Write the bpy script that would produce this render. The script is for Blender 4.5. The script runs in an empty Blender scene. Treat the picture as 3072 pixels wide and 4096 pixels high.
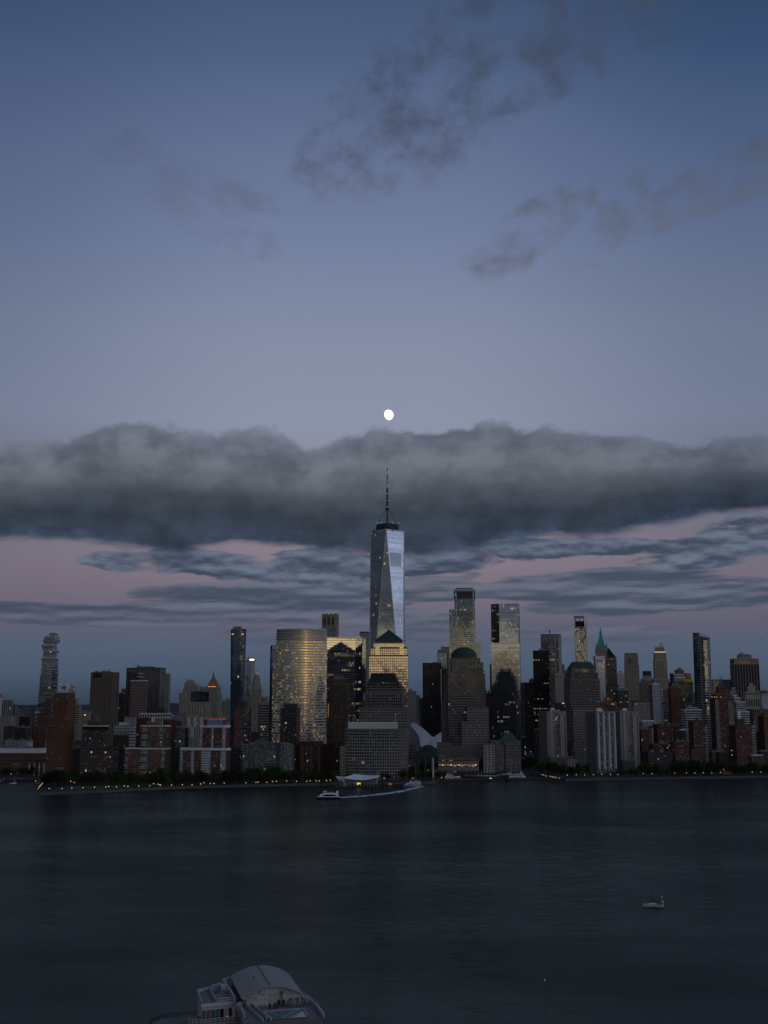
import bpy, math, random
from mathutils import Vector, Matrix
rad = math.radians
SC = bpy.context.scene
COL = SC.collection
# ------------------------------------------------------------------ camera geometry
H, F = 100.0, 4550.0
TH = math.atan((2815 - 2048) / F)
cT, sT = math.cos(TH), math.sin(TH)
GZ = 2.5
def proj(x, y, z):
    dz = z - H
    fw = y * cT + dz * sT
    return 1536 + F * x / fw, 2048 - F * (-y * sT + dz * cT) / fw
def zat(py, Y):
    v = (2048 - py) / F
    return H + Y * (sT + v * cT) / (cT - v * sT)
def xat(px, py, Y):
    v = (2048 - py) / F
    return (px - 1536) / F * Y / (cT - v * sT)
def gnd(px, py, z=GZ):
    v = (2048 - py) / F
    Y = (z - H) * (cT - v * sT) / (sT + v * cT)
    return xat(px, py, Y), Y
def azel(px, py):
    u, v = (px - 1536) / F, (2048 - py) / F
    x, y, z = u, cT - v * sT, sT + v * cT
    return math.degrees(math.atan2(x, y)), math.degrees(math.atan2(z, math.hypot(x, y)))
# ------------------------------------------------------------------ node expression helper
NT = None
class X:
    def __init__(s, k): s.k = k
    def __add__(a, b): return mth('ADD', a, b)
    __radd__ = __add__
    def __sub__(a, b): return mth('SUBTRACT', a, b)
    def __rsub__(a, b): return mth('SUBTRACT', b, a)
    def __mul__(a, b): return mth('MULTIPLY', a, b)
    __rmul__ = __mul__
    def __truediv__(a, b): return mth('DIVIDE', a, b)
def lk(sock, v):
    if isinstance(v, X): NT.links.new(v.k, sock)
    elif isinstance(v, (tuple, list)):
        sock.default_value = tuple(v) + (1,) if len(v) == 3 and len(sock.default_value) == 4 else v
    else: sock.default_value = v
def mth(op, a, b=0.0, c=0.0, clamp=False):
    n = NT.nodes.new('ShaderNodeMath'); n.operation = op; n.use_clamp = clamp
    for i, t in enumerate((a, b, c)): lk(n.inputs[i], t)
    return X(n.outputs[0])
def mn(a, b): return mth('MINIMUM', a, b)
def mx(a, b): return mth('MAXIMUM', a, b)
def lt(a, b): return mth('LESS_THAN', a, b)
def gt(a, b): return mth('GREATER_THAN', a, b)
def ab(a): return mth('ABSOLUTE', a)
def flo(a): return mth('FLOOR', a)
def fra(a): return mth('FRACT', a)
def ss(x, a, b, lo=0.0, hi=1.0):
    n = NT.nodes.new('ShaderNodeMapRange'); n.interpolation_type = 'SMOOTHSTEP'
    for i, t in enumerate((x, a, b, lo, hi)): lk(n.inputs[i], t)
    return X(n.outputs[0])
def vec(x, y, z):
    n = NT.nodes.new('ShaderNodeCombineXYZ')
    for i, t in enumerate((x, y, z)): lk(n.inputs[i], t)
    return X(n.outputs[0])
def sep(v):
    n = NT.nodes.new('ShaderNodeSeparateXYZ'); lk(n.inputs[0], v)
    return [X(o) for o in n.outputs]
def vm(op, a, b=(0, 0, 0), s=None):
    n = NT.nodes.new('ShaderNodeVectorMath'); n.operation = op
    lk(n.inputs[0], a); lk(n.inputs[1], b)
    if s is not None: lk(n.inputs[3], s)
    return X(n.outputs[0])
def noise(v, sc=1.0, det=4.0, ro=0.5, col=False, dist=0.0):
    n = NT.nodes.new('ShaderNodeTexNoise'); n.noise_dimensions = '3D'
    lk(n.inputs['Vector'], v); lk(n.inputs['Scale'], sc); lk(n.inputs['Detail'], det)
    lk(n.inputs['Roughness'], ro); lk(n.inputs['Distortion'], dist)
    return X(n.outputs[1 if col else 0])
def white(v):
    n = NT.nodes.new('ShaderNodeTexWhiteNoise'); n.noise_dimensions = '3D'; lk(n.inputs['Vector'], v)
    return X(n.outputs['Value']), X(n.outputs['Color'])
def mixc(f, a, b, mode='MIX'):
    n = NT.nodes.new('ShaderNodeMix'); n.data_type = 'RGBA'; n.blend_type = mode
    lk(n.inputs[0], f); lk(n.inputs[6], a); lk(n.inputs[7], b)
    return X(n.outputs[2])
def ramp(f, stops, interp='LINEAR'):
    n = NT.nodes.new('ShaderNodeValToRGB'); cr = n.color_ramp; cr.interpolation = interp
    while len(cr.elements) < len(stops): cr.elements.new(0.5)
    for e, (p, c) in zip(cr.elements, stops): e.position = p; e.color = tuple(c) + (1,)
    lk(n.inputs[0], f); return X(n.outputs[0])
def fcurve(x, pts):
    n = NT.nodes.new('ShaderNodeFloatCurve'); c = n.mapping.curves[0]
    while len(c.points) < len(pts): c.points.new(0.5, 0.5)
    for p, (a, b) in zip(c.points, pts): p.location = (a, b)
    n.mapping.update(); lk(n.inputs['Value'], x); return X(n.outputs[0])
def shader(kind, **kw):
    n = NT.nodes.new(kind)
    for k, v in kw.items(): lk(n.inputs[k.replace('_', ' ')], v)
    return X(n.outputs[0])
def mixs(f, a, b):
    n = NT.nodes.new('ShaderNodeMixShader'); lk(n.inputs[0], f)
    NT.links.new(a.k, n.inputs[1]); NT.links.new(b.k, n.inputs[2]); return X(n.outputs[0])
def adds(a, b):
    n = NT.nodes.new('ShaderNodeAddShader')
    NT.links.new(a.k, n.inputs[0]); NT.links.new(b.k, n.inputs[1]); return X(n.outputs[0])
def newmat(name):
    global NT
    m = bpy.data.materials.new(name); m.use_nodes = True; NT = m.node_tree; NT.nodes.clear()
    return m
def outm(s):
    o = NT.nodes.new('ShaderNodeOutputMaterial'); NT.links.new(s.k, o.inputs[0])
def node(kind, out=0):
    return X(NT.nodes.new(kind).outputs[out])
def geo(out): return X(NT.nodes.new('ShaderNodeNewGeometry').outputs[out])

MATS, FAC = {}, {}
def P(name, col, rough=0.75, metal=0.0, var=0.25, scale=0.08, spec=0.25, emit=None, es=0.0):
    """plain procedural surface: base colour broken up by weathering noise"""
    if name in MATS: return name
    m = newmat(name)
    pos = geo('Position')
    n1 = noise(pos, scale, 5, 0.6); n2 = noise(pos, scale * 9, 3, 0.6)
    k = (n1 - 0.5) * (2 * var) + (n2 - 0.5) * var + 1.0
    c = vm('SCALE', tuple(col), s=k)
    b = NT.nodes.new('ShaderNodeBsdfPrincipled')
    lk(b.inputs['Base Color'], c); lk(b.inputs['Roughness'], rough); lk(b.inputs['Metallic'], metal)
    lk(b.inputs['Specular IOR Level'], spec)
    if emit: lk(b.inputs['Emission Color'], tuple(emit)); lk(b.inputs['Emission Strength'], es)
    outm(X(b.outputs[0])); MATS[name] = m; return name
def facade(name, wall, bay=3.2, fl=3.6, wu=0.55, wv=0.55, glass=(0.85, 0.9, 1.0), refl=0.22, lit=0.03, row=0.0,
           litc=(1.0, 0.56, 0.22), ls=0.8, sp=None, pier=0, pierc=None, blind=0.12, blindc=(0.22, 0.22, 0.21), wob=0.012,
           rough=0.04, inner=(0.012, 0.014, 0.017), stag=0.0, hline=None, hl=0.1, wspec=0.2, wvar=0.2, brk=0.0):
    """a wall with a grid of window panes: u counts bays, v counts floors"""
    m = newmat(name); FAC[name] = (bay, fl)
    u, v, _ = sep(node('ShaderNodeUVMap'))
    orn = X(NT.nodes.new('ShaderNodeObjectInfo').outputs['Random'])
    if stag: u = u + flo(v * 0.25) * stag
    fu, fv, cu, cv = fra(u), fra(v), flo(u), flo(v)
    inu = lt(ab(fu - 0.5), wu / 2); inv = lt(ab(fv - 0.5), wv / 2)
    if stag: inu = inu * gt(white(vec(flo(u * 0.5), flo(v * 0.25), 3.0))[0], 0.25)
    win = inu * inv
    pos = geo('Position')
    k = (noise(pos, 0.035, 5, 0.6) - 0.5) * (2.2 * wvar) + (noise(pos, 0.4, 3, 0.6) - 0.5) * wvar + 1.0
    wc = tuple(wall)
    if sp: wc = mixc(inu, wc, tuple(sp))
    if hline: wc = mixc(gt(fv, 1 - hl), wc, tuple(hline)); win = win * lt(fv, 1 - hl)
    if pier:
        isp = lt(mth('MODULO', mth('ADD', cu, 0.5), float(pier)), 1.0)
        win = win * (1.0 - isp)
        if pierc: wc = mixc(isp, wc, tuple(pierc))
    wc = vm('SCALE', wc, s=k)
    r1, rc = white(vec(cu, cv, orn * 91.7))
    rx, ry, rz = sep(rc)
    on = gt(r1, 1 - lit * 0.45)
    if row:
        r2, _ = white(vec(flo(u * 0.14), cv, orn * 37.3))
        on = mx(on, gt(r2, 1 - row) * gt(r1, 0.3))
    bl = lt(rz, blind * 0.6) if blind else 0.0
    wallS = shader('ShaderNodeBsdfPrincipled', Base_Color=wc, Roughness=0.8, Specular_IOR_Level=wspec)
    nrm = geo('Normal')
    rip = noise(pos, 0.045, 2, 0.5, col=True)
    d = vm('ADD', vm('SCALE', vm('SUBTRACT', rc, (0.5, 0.5, 0.5)), s=wob * 0.7), vm('SCALE', vm('SUBTRACT', rip, (0.5, 0.5, 0.5)), s=wob * 2.0))
    n2 = vm('NORMALIZE', vm('ADD', nrm, d))
    dif = shader('ShaderNodeBsdfDiffuse', Color=mixc(bl, tuple(inner), tuple(blindc)))
    gl = shader('ShaderNodeBsdfGlossy', Color=tuple(glass), Roughness=rough, Normal=n2)
    lw = NT.nodes.new('ShaderNodeLayerWeight'); lw.inputs[0].default_value = 0.22
    rf = (ry * 0.2 + white(vec(cv, 2.0, orn * 17.0))[0] * 0.3 + 0.75) * refl
    if brk: rf = rf * gt(rx, brk)
    fr = mn(rf + X(lw.outputs['Fresnel']) * 0.12, 0.95)
    gs = mixs(fr, dif, gl)
    em = shader('ShaderNodeEmission', Color=mixc(rx, tuple(litc), (1.0, 0.78, 0.5)), Strength=on * (ry * ry * ry + 0.06) * ls * 0.62)
    gs = adds(gs, em)
    outm(mixs(win, wallS, gs)); MATS[name] = m; return name
def lampmat(name, col, s):
    m = newmat(name); outm(shader('ShaderNodeEmission', Color=tuple(col), Strength=s)); MATS[name] = m; return name
# ------------------------------------------------------------------ mesh helper
class MB:
    def __init__(s): s.v, s.f, s.uv, s.mi, s.mats = [], [], [], [], []
    def m(s, name):
        if name not in s.mats: s.mats.append(name)
        return s.mats.index(name)
    def face(s, pts, mat, uvs=None):
        b = len(s.v); s.v += [tuple(p) for p in pts]
        s.f.append(tuple(range(b, b + len(pts)))); s.mi.append(s.m(mat))
        s.uv += uvs if uvs else [(0.0, 0.0)] * len(pts)
    def wall(s, p0, p1, z0, z1, mat, q0=None, q1=None, uo=0.0, n=None):
        """vertical (or leaning, with q0 q1 the top points) wall panel with bay/floor coordinates"""
        q0 = q0 or p0; q1 = q1 or p1
        bay, fl = FAC.get(mat, (3.0, 3.5))
        L = max(math.hypot(p1[0] - p0[0], p1[1] - p0[1]), math.hypot(q1[0] - q0[0], q1[1] - q0[1]))
        n = n if n else max(1, round(L / bay))
        a, b = (z0 - GZ) / fl, (z1 - GZ) / fl
        s.face([(p0[0], p0[1], z0), (p1[0], p1[1], z0), (q1[0], q1[1], z1), (q0[0], q0[1], z1)], mat,
               [(uo, a), (uo + n, a), (uo + n, b), (uo, b)])
    def prism(s, poly, z0, z1, mats, roof='roof_dark', top=None, floor=False, uo=0.0):
        top = top or poly; n = len(poly)
        for i in range(n):
            mt = mats if isinstance(mats, str) else mats[i % len(mats)]
            s.wall(poly[i], poly[(i + 1) % n], z0, z1, mt, top[i], top[(i + 1) % n], uo=uo + i * 64)
        if roof: s.face([(p[0], p[1], z1) for p in top], roof)
        if floor: s.face([(p[0], p[1], z0) for p in reversed(poly)], roof or mats)
    def curve(s, poly, z0, z1, mat, roof='roof_dark', closed=True, ztop=None):
        """prism on a many-sided outline whose bays run on round the curve; ztop gives each point its own top"""
        bay, fl = FAC.get(mat, (3.0, 3.5)); u = 0.0; n = len(poly)
        zt = ztop or [z1] * n
        for i in range(n if closed else n - 1):
            j = (i + 1) % n; p, q = poly[i], poly[j]; L = math.hypot(q[0] - p[0], q[1] - p[1]) / bay
            s.face([(p[0], p[1], z0), (q[0], q[1], z0), (q[0], q[1], zt[j]), (p[0], p[1], zt[i])], mat,
                   [(u, (z0 - GZ) / fl), (u + L, (z0 - GZ) / fl), (u + L, (zt[j] - GZ) / fl), (u, (zt[i] - GZ) / fl)])
            u += L
        if roof: s.face([(poly[i][0], poly[i][1], zt[i]) for i in range(n)], roof)
    def box(s, cx, cy, z0, sx, sy, sz, mat, yaw=0.0):
        a = rad(yaw); c, d = math.cos(a), math.sin(a)
        pl = [(cx + x * c - y * d, cy + x * d + y * c) for x, y in ((-sx/2, -sy/2), (sx/2, -sy/2), (sx/2, sy/2), (-sx/2, sy/2))]
        s.prism(pl, z0, z0 + sz, mat, roof=mat, floor=True)
    def tube(s, a, b, r0, r1, mat, n=8):
        a, b = Vector(a), Vector(b); d = (b - a).normalized()
        e = d.orthogonal().normalized(); g = d.cross(e)
        ra = [a + (e * math.cos(2*math.pi*i/n) + g * math.sin(2*math.pi*i/n)) * r0 for i in range(n)]
        rb = [b + (e * math.cos(2*math.pi*i/n) + g * math.sin(2*math.pi*i/n)) * r1 for i in range(n)]
        for i in range(n):
            j = (i + 1) % n; s.face([ra[i], ra[j], rb[j], rb[i]], mat, [(i, 0), (i + 1, 0), (i + 1, 1), (i, 1)])
        s.face(rb, mat); s.face(ra[::-1], mat)
    def lathe(s, cx, cy, prof, mat, n=24, a0=0.0, a1=360.0, uk=1.0, vk=1.0, lens=(1, 1), yaw=0.0):
        """prof = [(radius, z)] turned about a vertical axis, optionally an ellipse turned by yaw"""
        cs, sn = math.cos(rad(yaw)), math.sin(rad(yaw))
        def pt(r, t, z):
            x, y = r * lens[0] * math.cos(t), r * lens[1] * math.sin(t)
            return (cx + x * cs - y * sn, cy + x * sn + y * cs, z)
        for i in range(n):
            t0, t1 = rad(a0 + (a1 - a0) * i / n), rad(a0 + (a1 - a0) * (i + 1) / n)
            for k in range(len(prof) - 1):
                (r0, z0), (r1, z1) = prof[k], prof[k + 1]
                if r1 < 1e-4: s.face([pt(r0, t0, z0), pt(r0, t1, z0), pt(r1, t0, z1)], mat, [(i*uk, k*vk), ((i+1)*uk, k*vk), (i*uk, (k+1)*vk)])
                elif r0 < 1e-4: s.face([pt(r0, t0, z0), pt(r1, t1, z1), pt(r1, t0, z1)], mat)
                else: s.face([pt(r0, t0, z0), pt(r0, t1, z0), pt(r1, t1, z1), pt(r1, t0, z1)], mat, [(i*uk, k*vk), ((i+1)*uk, k*vk), ((i+1)*uk, (k+1)*vk), (i*uk, (k+1)*vk)])
    def build(s, name, parent=None, org=(0, 0, 0), smooth=False):
        me = bpy.data.meshes.new(name)
        ox, oy, oz = org
        me.from_pydata([(x - ox, y - oy, z - oz) for x, y, z in s.v], [], s.f)
        ul = me.uv_layers.new(name='UVMap')
        ul.data.foreach_set('uv', [c for t in s.uv for c in t])
        for k in s.mats: me.materials.append(MATS[k])
        me.polygons.foreach_set('material_index', s.mi)
        if smooth:
            import bmesh
            bm = bmesh.new(); bm.from_mesh(me); bmesh.ops.remove_doubles(bm, verts=bm.verts, dist=1e-3)
            bm.to_mesh(me); bm.free(); me.polygons.foreach_set('use_smooth', [True] * len(me.polygons))
        me.update()
        o = bpy.data.objects.new(name, me); COL.objects.link(o)
        if parent: o.parent = parent
        else: o.location = org
        return o
def tag(o, label=None, cat=None, group=None, kind=None):
    if label: o['label'] = label
    if cat: o['category'] = cat
    if group: o['group'] = group
    if kind: o['kind'] = kind
    return o
def root(name, label, cat, loc, group=None, yaw=0.0):
    e = bpy.data.objects.new(name, None); COL.objects.link(e); e.location = loc; e.empty_display_size = 1
    e.rotation_euler.z = rad(yaw)
    return tag(e, label, cat, group)
def copy_tree(o, parent=None):
    c = o.copy(); COL.objects.link(c); c.parent = parent
    for ch in o.children: copy_tree(ch, c)
    return c
# ------------------------------------------------------------------ box fitting and the building class
def fit(xl, xr, yt, Yc, yaw, r=1.0, d=None):
    a = rad(yaw); c, s_ = math.cos(a), math.sin(a)
    w = (xr - xl) / F * Yc; cx = xat((xl + xr) / 2, yt, Yc)
    for _ in range(14):
        w = max(w, 1.5); dd = d if d else w * r
        pl = [(cx + x * c - y * s_, Yc + x * s_ + y * c) for x, y in ((-w/2, -dd/2), (w/2, -dd/2), (w/2, dd/2), (-w/2, dd/2))]
        z = zat(yt, min(p[1] for p in pl[:2] + pl[3:] + pl[2:3]))
        ps = [proj(p[0], p[1], z)[0] for p in pl]
        w += ((xr - xl) - (max(ps) - min(ps))) * Yc / F * 0.8
        cx += ((xl + xr) - (max(ps) + min(ps))) / 2 * Yc / F
    return pl, z
RNG = random.Random(5)
def inset(pl, k):
    cx = sum(p[0] for p in pl) / len(pl); cy = sum(p[1] for p in pl) / len(pl)
    return [(cx + (p[0] - cx) * k, cy + (p[1] - cy) * k) for p in pl]
def grow(pl, e):
    """push a rectangle outward by e metres"""
    cx = sum(p[0] for p in pl) / 4; cy = sum(p[1] for p in pl) / 4
    w = math.dist(pl[0], pl[1]); d = math.dist(pl[1], pl[2])
    ux, uy = (pl[1][0] - pl[0][0]) / w, (pl[1][1] - pl[0][1]) / w
    vx, vy = -uy, ux
    out = []
    for sx, sy in ((-1, -1), (1, -1), (1, 1), (-1, 1)):
        A, B = sx * (w / 2 + e), sy * (d / 2 + e)
        out.append((cx + ux * A + vx * B, cy + uy * A + vy * B))
    return out
class Bld:
    def __init__(s, name, label, Yc, xm, yaw=-8.0, cat='building', group=None):
        s.Y, s.yaw = Yc, yaw
        x = xat(xm, 2900, Yc)
        s.org = (x, Yc, GZ); s.e = root(name, label, cat, s.org, group); s.z = GZ; s.pl = None
    def mesh(s, part, mb, parent=None, smooth=False):
        return mb.build(part, parent or s.e, s.org, smooth)
    def tier(s, part, xl, xr, yt, m, r=1.0, d=None, base=None, dy=0.0, roof='roof_dark', trim='trim_grey', th=1.4, yaw=None, taper=None):
        pl, z = fit(xl, xr, yt, s.Y + dy, s.yaw if yaw is None else yaw, r, d)
        z0 = s.z if base is None else base
        b = MB(); b.prism(pl, z0, z, m, roof=roof, top=inset(pl, taper) if taper else None)
        if trim and not taper:
            g = grow(pl, 0.35)
            for i in range(4):
                j = (i + 1) % 4
                b.wall(g[i], g[j], z - th, z + 0.5, trim)
                b.face([(g[i][0], g[i][1], z + .5), (g[j][0], g[j][1], z + .5), (pl[j][0], pl[j][1], z + .5), (pl[i][0], pl[i][1], z + .5)], trim)
        o = s.mesh(part, b)
        s.z, s.pl = z, pl
        return o
    def units(s, n, seed, mat='roof_unit', hmax=4.0, pl=None, z=None):
        rg = random.Random(seed); pl = pl or s.pl; z = s.z if z is None else z
        w, d = math.dist(pl[0], pl[1]), math.dist(pl[1], pl[2])
        for i in range(n):
            fx, fy = rg.uniform(0.15, 0.85), rg.uniform(0.15, 0.7)
            x = pl[0][0] + (pl[1][0] - pl[0][0]) * fx + (pl[3][0] - pl[0][0]) * fy
            y = pl[0][1] + (pl[1][1] - pl[0][1]) * fx + (pl[3][1] - pl[0][1]) * fy
            b = MB(); hh = rg.uniform(1.5, hmax)
            b.box(x, y, z, rg.uniform(.08, .22) * w, rg.uniform(.08, .2) * d, hh, mat, s.yaw)
            if rg.random() < .4: b.box(x, y, z + hh, .04 * w, .04 * d, rg.uniform(.8, 2), mat, s.yaw)
            s.mesh('rooftop_unit', b)
    def mast(s, px, y0, y1, r=0.5, mat='steel_dark', part='antenna', dy=0.0):
        Y = s.Y + dy; z0, z1 = zat(y0, Y), zat(y1, Y); x = xat(px, y0, Y)
        b = MB(); b.tube((x, Y, z0), (x, Y, z1), r, r * 0.4, mat, 6)
        return s.mesh(part, b)
    def beacon(s, px, py, dy=0.0, mat='beacon_red', r=0.7):
        Y = s.Y + dy; z = zat(py, Y); x = xat(px, py, Y)
        b = MB(); b.lathe(x, Y, [(0.01, z - r), (r, z - r * .3), (r * .8, z + r * .5), (0.0, z + r)], mat, 8)
        b.tube((x, Y, z - r * 3), (x, Y, z - r), .25, .25, 'steel_dark', 5)
        return s.mesh('beacon', b)
    def tank(s, px, y0, y1, w, mat='tank_wood', dy=0.0, legs=True, conical=True):
        """roof water tank: staved drum with a conical cap on a frame of legs"""
        Y = s.Y + dy; x = xat(px, y0, Y); z0, z1 = zat(y1, Y), zat(y0, Y); r = w / 2 / F * Y; h = z1 - z0
        b = MB(); zb = z0 + (h * .3 if legs else 0); zc = z1 - (h * .2 if conical else 0.05)
        b.lathe(x, Y, [(0.01, zb), (r, zb), (r, zc), (0.0, z1)], mat, 14)
        o = s.mesh('water_tank', b)
        if legs:
            for i in range(4):
                a = math.pi / 4 + i * math.pi / 2; c, d = math.cos(a) * r * .75, math.sin(a) * r * .75
                l = MB(); l.tube((x + c, Y + d, z0 - 2), (x + c, Y + d, zb), .25, .25, 'steel_dark', 5)
                l.build('leg', o, s.org)
        return o
# ------------------------------------------------------------------ plain materials
P('roof_dark', (0.055, 0.055, 0.058)); P('roof_unit', (0.16, 0.16, 0.16)); P('trim_grey', (0.2, 0.195, 0.185)); P('trim_white', (0.62, 0.63, 0.62))
P('trim_dark', (0.05, 0.05, 0.052)); P('trim_beige', (0.34, 0.29, 0.24)); P('trim_brick', (0.13, 0.05, 0.035)); P('trim_brown', (0.13, 0.095, 0.07))
P('steel_dark', (0.03, 0.032, 0.036), 0.45, 0.3, spec=0.5); P('steel_bright', (0.62, 0.64, 0.68), 0.28, 0.9); P('steel_white', (0.7, 0.7, 0.68), 0.5)
P('tank_wood', (0.09, 0.065, 0.05)); P('tank_cream', (0.5, 0.45, 0.36)); P('copper_green', (0.018, 0.048, 0.041), 0.6, var=0.35, scale=0.05)
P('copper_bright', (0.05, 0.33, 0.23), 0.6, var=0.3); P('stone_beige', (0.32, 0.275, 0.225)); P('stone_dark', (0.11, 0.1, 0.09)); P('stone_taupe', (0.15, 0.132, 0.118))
P('brick_red', (0.125, 0.052, 0.042)); P('brick_dark', (0.07, 0.04, 0.034)); P('brick_brown', (0.15, 0.085, 0.06)); P('brick_orange', (0.22, 0.092, 0.045))
P('gilt_roof', (0.3, 0.13, 0.05), 0.6); P('white_plain', (0.62, 0.64, 0.66)); P('grey_plain', (0.22, 0.23, 0.24)); P('glass_dark', (0.01, 0.014, 0.016), 0.1, spec=0.6)
P('black_matte', (0.014, 0.014, 0.016)); P('yellow_paint', (0.5, 0.3, 0.04)); P('blue_louvre', (0.2, 0.25, 0.36), 0.4); P('hull_white', (0.72, 0.73, 0.74), 0.35, var=0.08)
P('hull_navy', (0.012, 0.025, 0.07), 0.35); P('hull_blue', (0.16, 0.3, 0.42), 0.4); P('boat_glass', (0.01, 0.011, 0.013), 0.12, spec=0.6); P('teak', (0.16, 0.09, 0.05))
P('bark', (0.06, 0.045, 0.035)); P('timber_pile', (0.05, 0.042, 0.036)); P('tent_white', (0.58, 0.61, 0.64), 0.6, var=0.06); P('concrete', (0.085, 0.08, 0.07), var=0.35)
P('water_foam', (0.55, 0.6, 0.66), 0.7, var=0.6, scale=0.5); P('flag_red', (0.4, 0.06, 0.05)); P('flag_white', (0.6, 0.6, 0.6)); P('lamp_post', (0.03, 0.032, 0.03))
P('oculus_white', (0.45, 0.475, 0.515), 0.55, var=0.06); P('paving', (0.035, 0.033, 0.03)); P('city_ground', (0.02, 0.02, 0.019)); P('lawn_green', (0.035, 0.06, 0.022), var=0.4)
P('hill_hazed', (0.012, 0.022, 0.03), var=0.4, scale=0.004); P('asphalt', (0.03, 0.03, 0.032)); P('car_dark', (0.03, 0.03, 0.035), 0.3, spec=0.5); P('mast_red', (0.3, 0.05, 0.035))  # hill colour carries the blue of distance haze over dark woods
lampmat('beacon_red', (1.0, 0.06, 0.05), 1.0); lampmat('light_shop', (1.0, 0.55, 0.2), 0.3); lampmat('lamp_warm', (1.0, 0.66, 0.38), 1.5); lampmat('sign_cyan', (0.1, 0.85, 1.0), 1.0); lampmat('sign_blue', (0.05, 0.2, 1.0), 1.4)
lampmat('light_orange', (1.0, 0.42, 0.12), 1.6); lampmat('light_glow', (1.0, 0.8, 0.55), 0.9); lampmat('light_yellow', (1.0, 0.85, 0.12), 1.0); lampmat('light_green', (0.1, 1.0, 0.5), 0.8)
lampmat('moon_glow', (1.0, 0.98, 0.95), 1.6); lampmat('string_orange', (1.0, 0.4, 0.14), 0.45); lampmat('light_white', (0.9, 0.95, 1.0), 0.12)
# ------------------------------------------------------------------ world: dusk sky, east with the earth's shadow, west with the afterglow
W = bpy.data.worlds.new('World'); SC.world = W; W.use_nodes = True
NT = W.node_tree; NT.nodes.clear()
dx, dy, dz = sep(vm('NORMALIZE', node('ShaderNodeTexCoord')))
D57 = 57.29578
el = mth('ARCSINE', dz) * D57
az = mth('ARCTAN2', dx, dy) * D57
def srgb(r, g, b):
    return tuple((c / 255 / 12.92 if c <= 10 else ((c / 255 + .055) / 1.055) ** 2.4) for c in (r, g, b))
sky_e = ramp(el / 90.0, [(0.0, srgb(52, 64, 80)), (1.4/90, srgb(70, 87, 106)), (2.7/90, srgb(80, 93, 114)), (3.9/90, srgb(94, 95, 114)), (5.0/90, srgb(113, 105, 122)), (7.0/90, srgb(131, 120, 133)), (9.5/90, srgb(134, 129, 144)), (14.0/90, srgb(139, 146, 167)), (18.0/90, srgb(132, 141, 164)), (22.5/90, srgb(115, 128, 159)), (27/90, srgb(100, 114, 147)),
    (31/90, srgb(80, 98, 132)), (34.5/90, srgb(64, 84, 116)), (50/90, srgb(54, 74, 106)), (1.0, srgb(48, 66, 98))])
# lens vignette put into the sky colour: darker to the sides and top right
side = ss(ab(az + 1.5), 3.0, 22.0)
sky_e = mixc(1.0, sky_e, mixc(side * ss(el, 2.0, 10.0), (1, 1, 1), (0.64, 0.69, 0.75)), 'MULTIPLY')
sky_e = mixc(1.0, sky_e, mixc(ss(az, 4.0, 22.0) * ss(el, 20.0, 34.0), (1, 1, 1), (0.66, 0.86, 0.92)), 'MULTIPLY')
# --- clouds of the eastern sky: bank of stratocumulus, ragged sheets under it, wisps above
ae = vec(az, el, 0.0)
def blobs(lst):
    """largest of 1 - r^2 over soft ellipses set in azimuth and elevation"""
    r = None
    for px, py, wpx, hpx, *tl in lst:
        n = NT.nodes.new('ShaderNodeMapping'); n.vector_type = 'TEXTURE'; lk(n.inputs[0], ae)
        n.inputs['Location'].default_value = (*azel(px, py), 0); n.inputs['Rotation'].default_value = (0, 0, rad(tl[0] if tl else 0)); n.inputs['Scale'].default_value = (wpx / F * D57, hpx / F * D57, 1)
        v = X(n.outputs[0]); d = NT.nodes.new('ShaderNodeVectorMath'); d.operation = 'DOT_PRODUCT'; lk(d.inputs[0], v); lk(d.inputs[1], v); t = X(d.outputs['Value'])
        r = t if r is None else mn(r, t)
    return 1.0 - r
n_big = noise(vec(az * 0.16, el * 0.30, 1.7), 1.0, 3, 0.55)
n_mid = noise(vec(az * 0.27, el * 0.85, 8.2), 1.0, 7, 0.56)
n_iso = noise(vec(az * 0.50, el * 0.62, 21.0), 1.0, 6, 0.55)
n_mid_up = noise(vec(az * 0.27, (el + 0.3) * 0.85, 8.2), 1.0, 5, 0.56)
n_str = noise(vec(az * 0.15, el * 1.15, 4.4), 1.0, 6, 0.52)
n_str_up = noise(vec(az * 0.15, (el + 0.22) * 1.15, 4.4), 1.0, 5, 0.52)
n_bar = noise(vec(az * 0.07, el * 0.9, 15.0), 1.0, 5, 0.55)
n_wisp = noise(vec(az * 0.26 + el * 0.22, el * 0.5 - az * 0.24, 12.5), 1.0, 8, 0.66, dist=0.5)
A0 = 22.0
def crv(pts, e0, e1):
    """a height over azimuth, given by photograph-style sights (x, y)"""
    q = []
    for px, py in pts:
        a, e = azel(px, py); q.append(((a + A0) / (2 * A0), (e - e0) / (e1 - e0)))
    return fcurve((az + A0) / (2 * A0), q) * (e1 - e0) + e0
top = crv([(-200, 1790), (0, 1770), (250, 1760), (420, 1700), (600, 1700), (850, 1735), (1000, 1720), (1150, 1755), (1260, 1800), (1400, 1735), (1600, 1720), (1950, 1695), (2200, 1715), (2450, 1740), (2700, 1775), (2900, 1755), (3072, 1745), (3300, 1740)], 0, 20)
bot = crv([(-200, 2200), (0, 2185), (300, 2170), (520, 2215), (640, 2220), (900, 2195), (1200, 2205), (1500, 2220), (1900, 2200), (2100, 2175), (2400, 2150), (2650, 2105), (2850, 2075), (3072, 2055), (3300, 2040)], 0, 20)
t1 = el + (n_iso - 0.5) * 2.1 + (n_big - 0.5) * 0.4
t2 = el + (n_mid - 0.5) * 1.3 + (n_big - 0.5) * 0.8
bank = ss(top + 0.15 - t1, -0.02, 0.40) * ss(t2 - bot, -0.1, 0.42)
sv = (el + (n_big - 0.5) * 1.6 + (n_iso - 0.5) * 1.6 - bot) / (top - bot)
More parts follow.
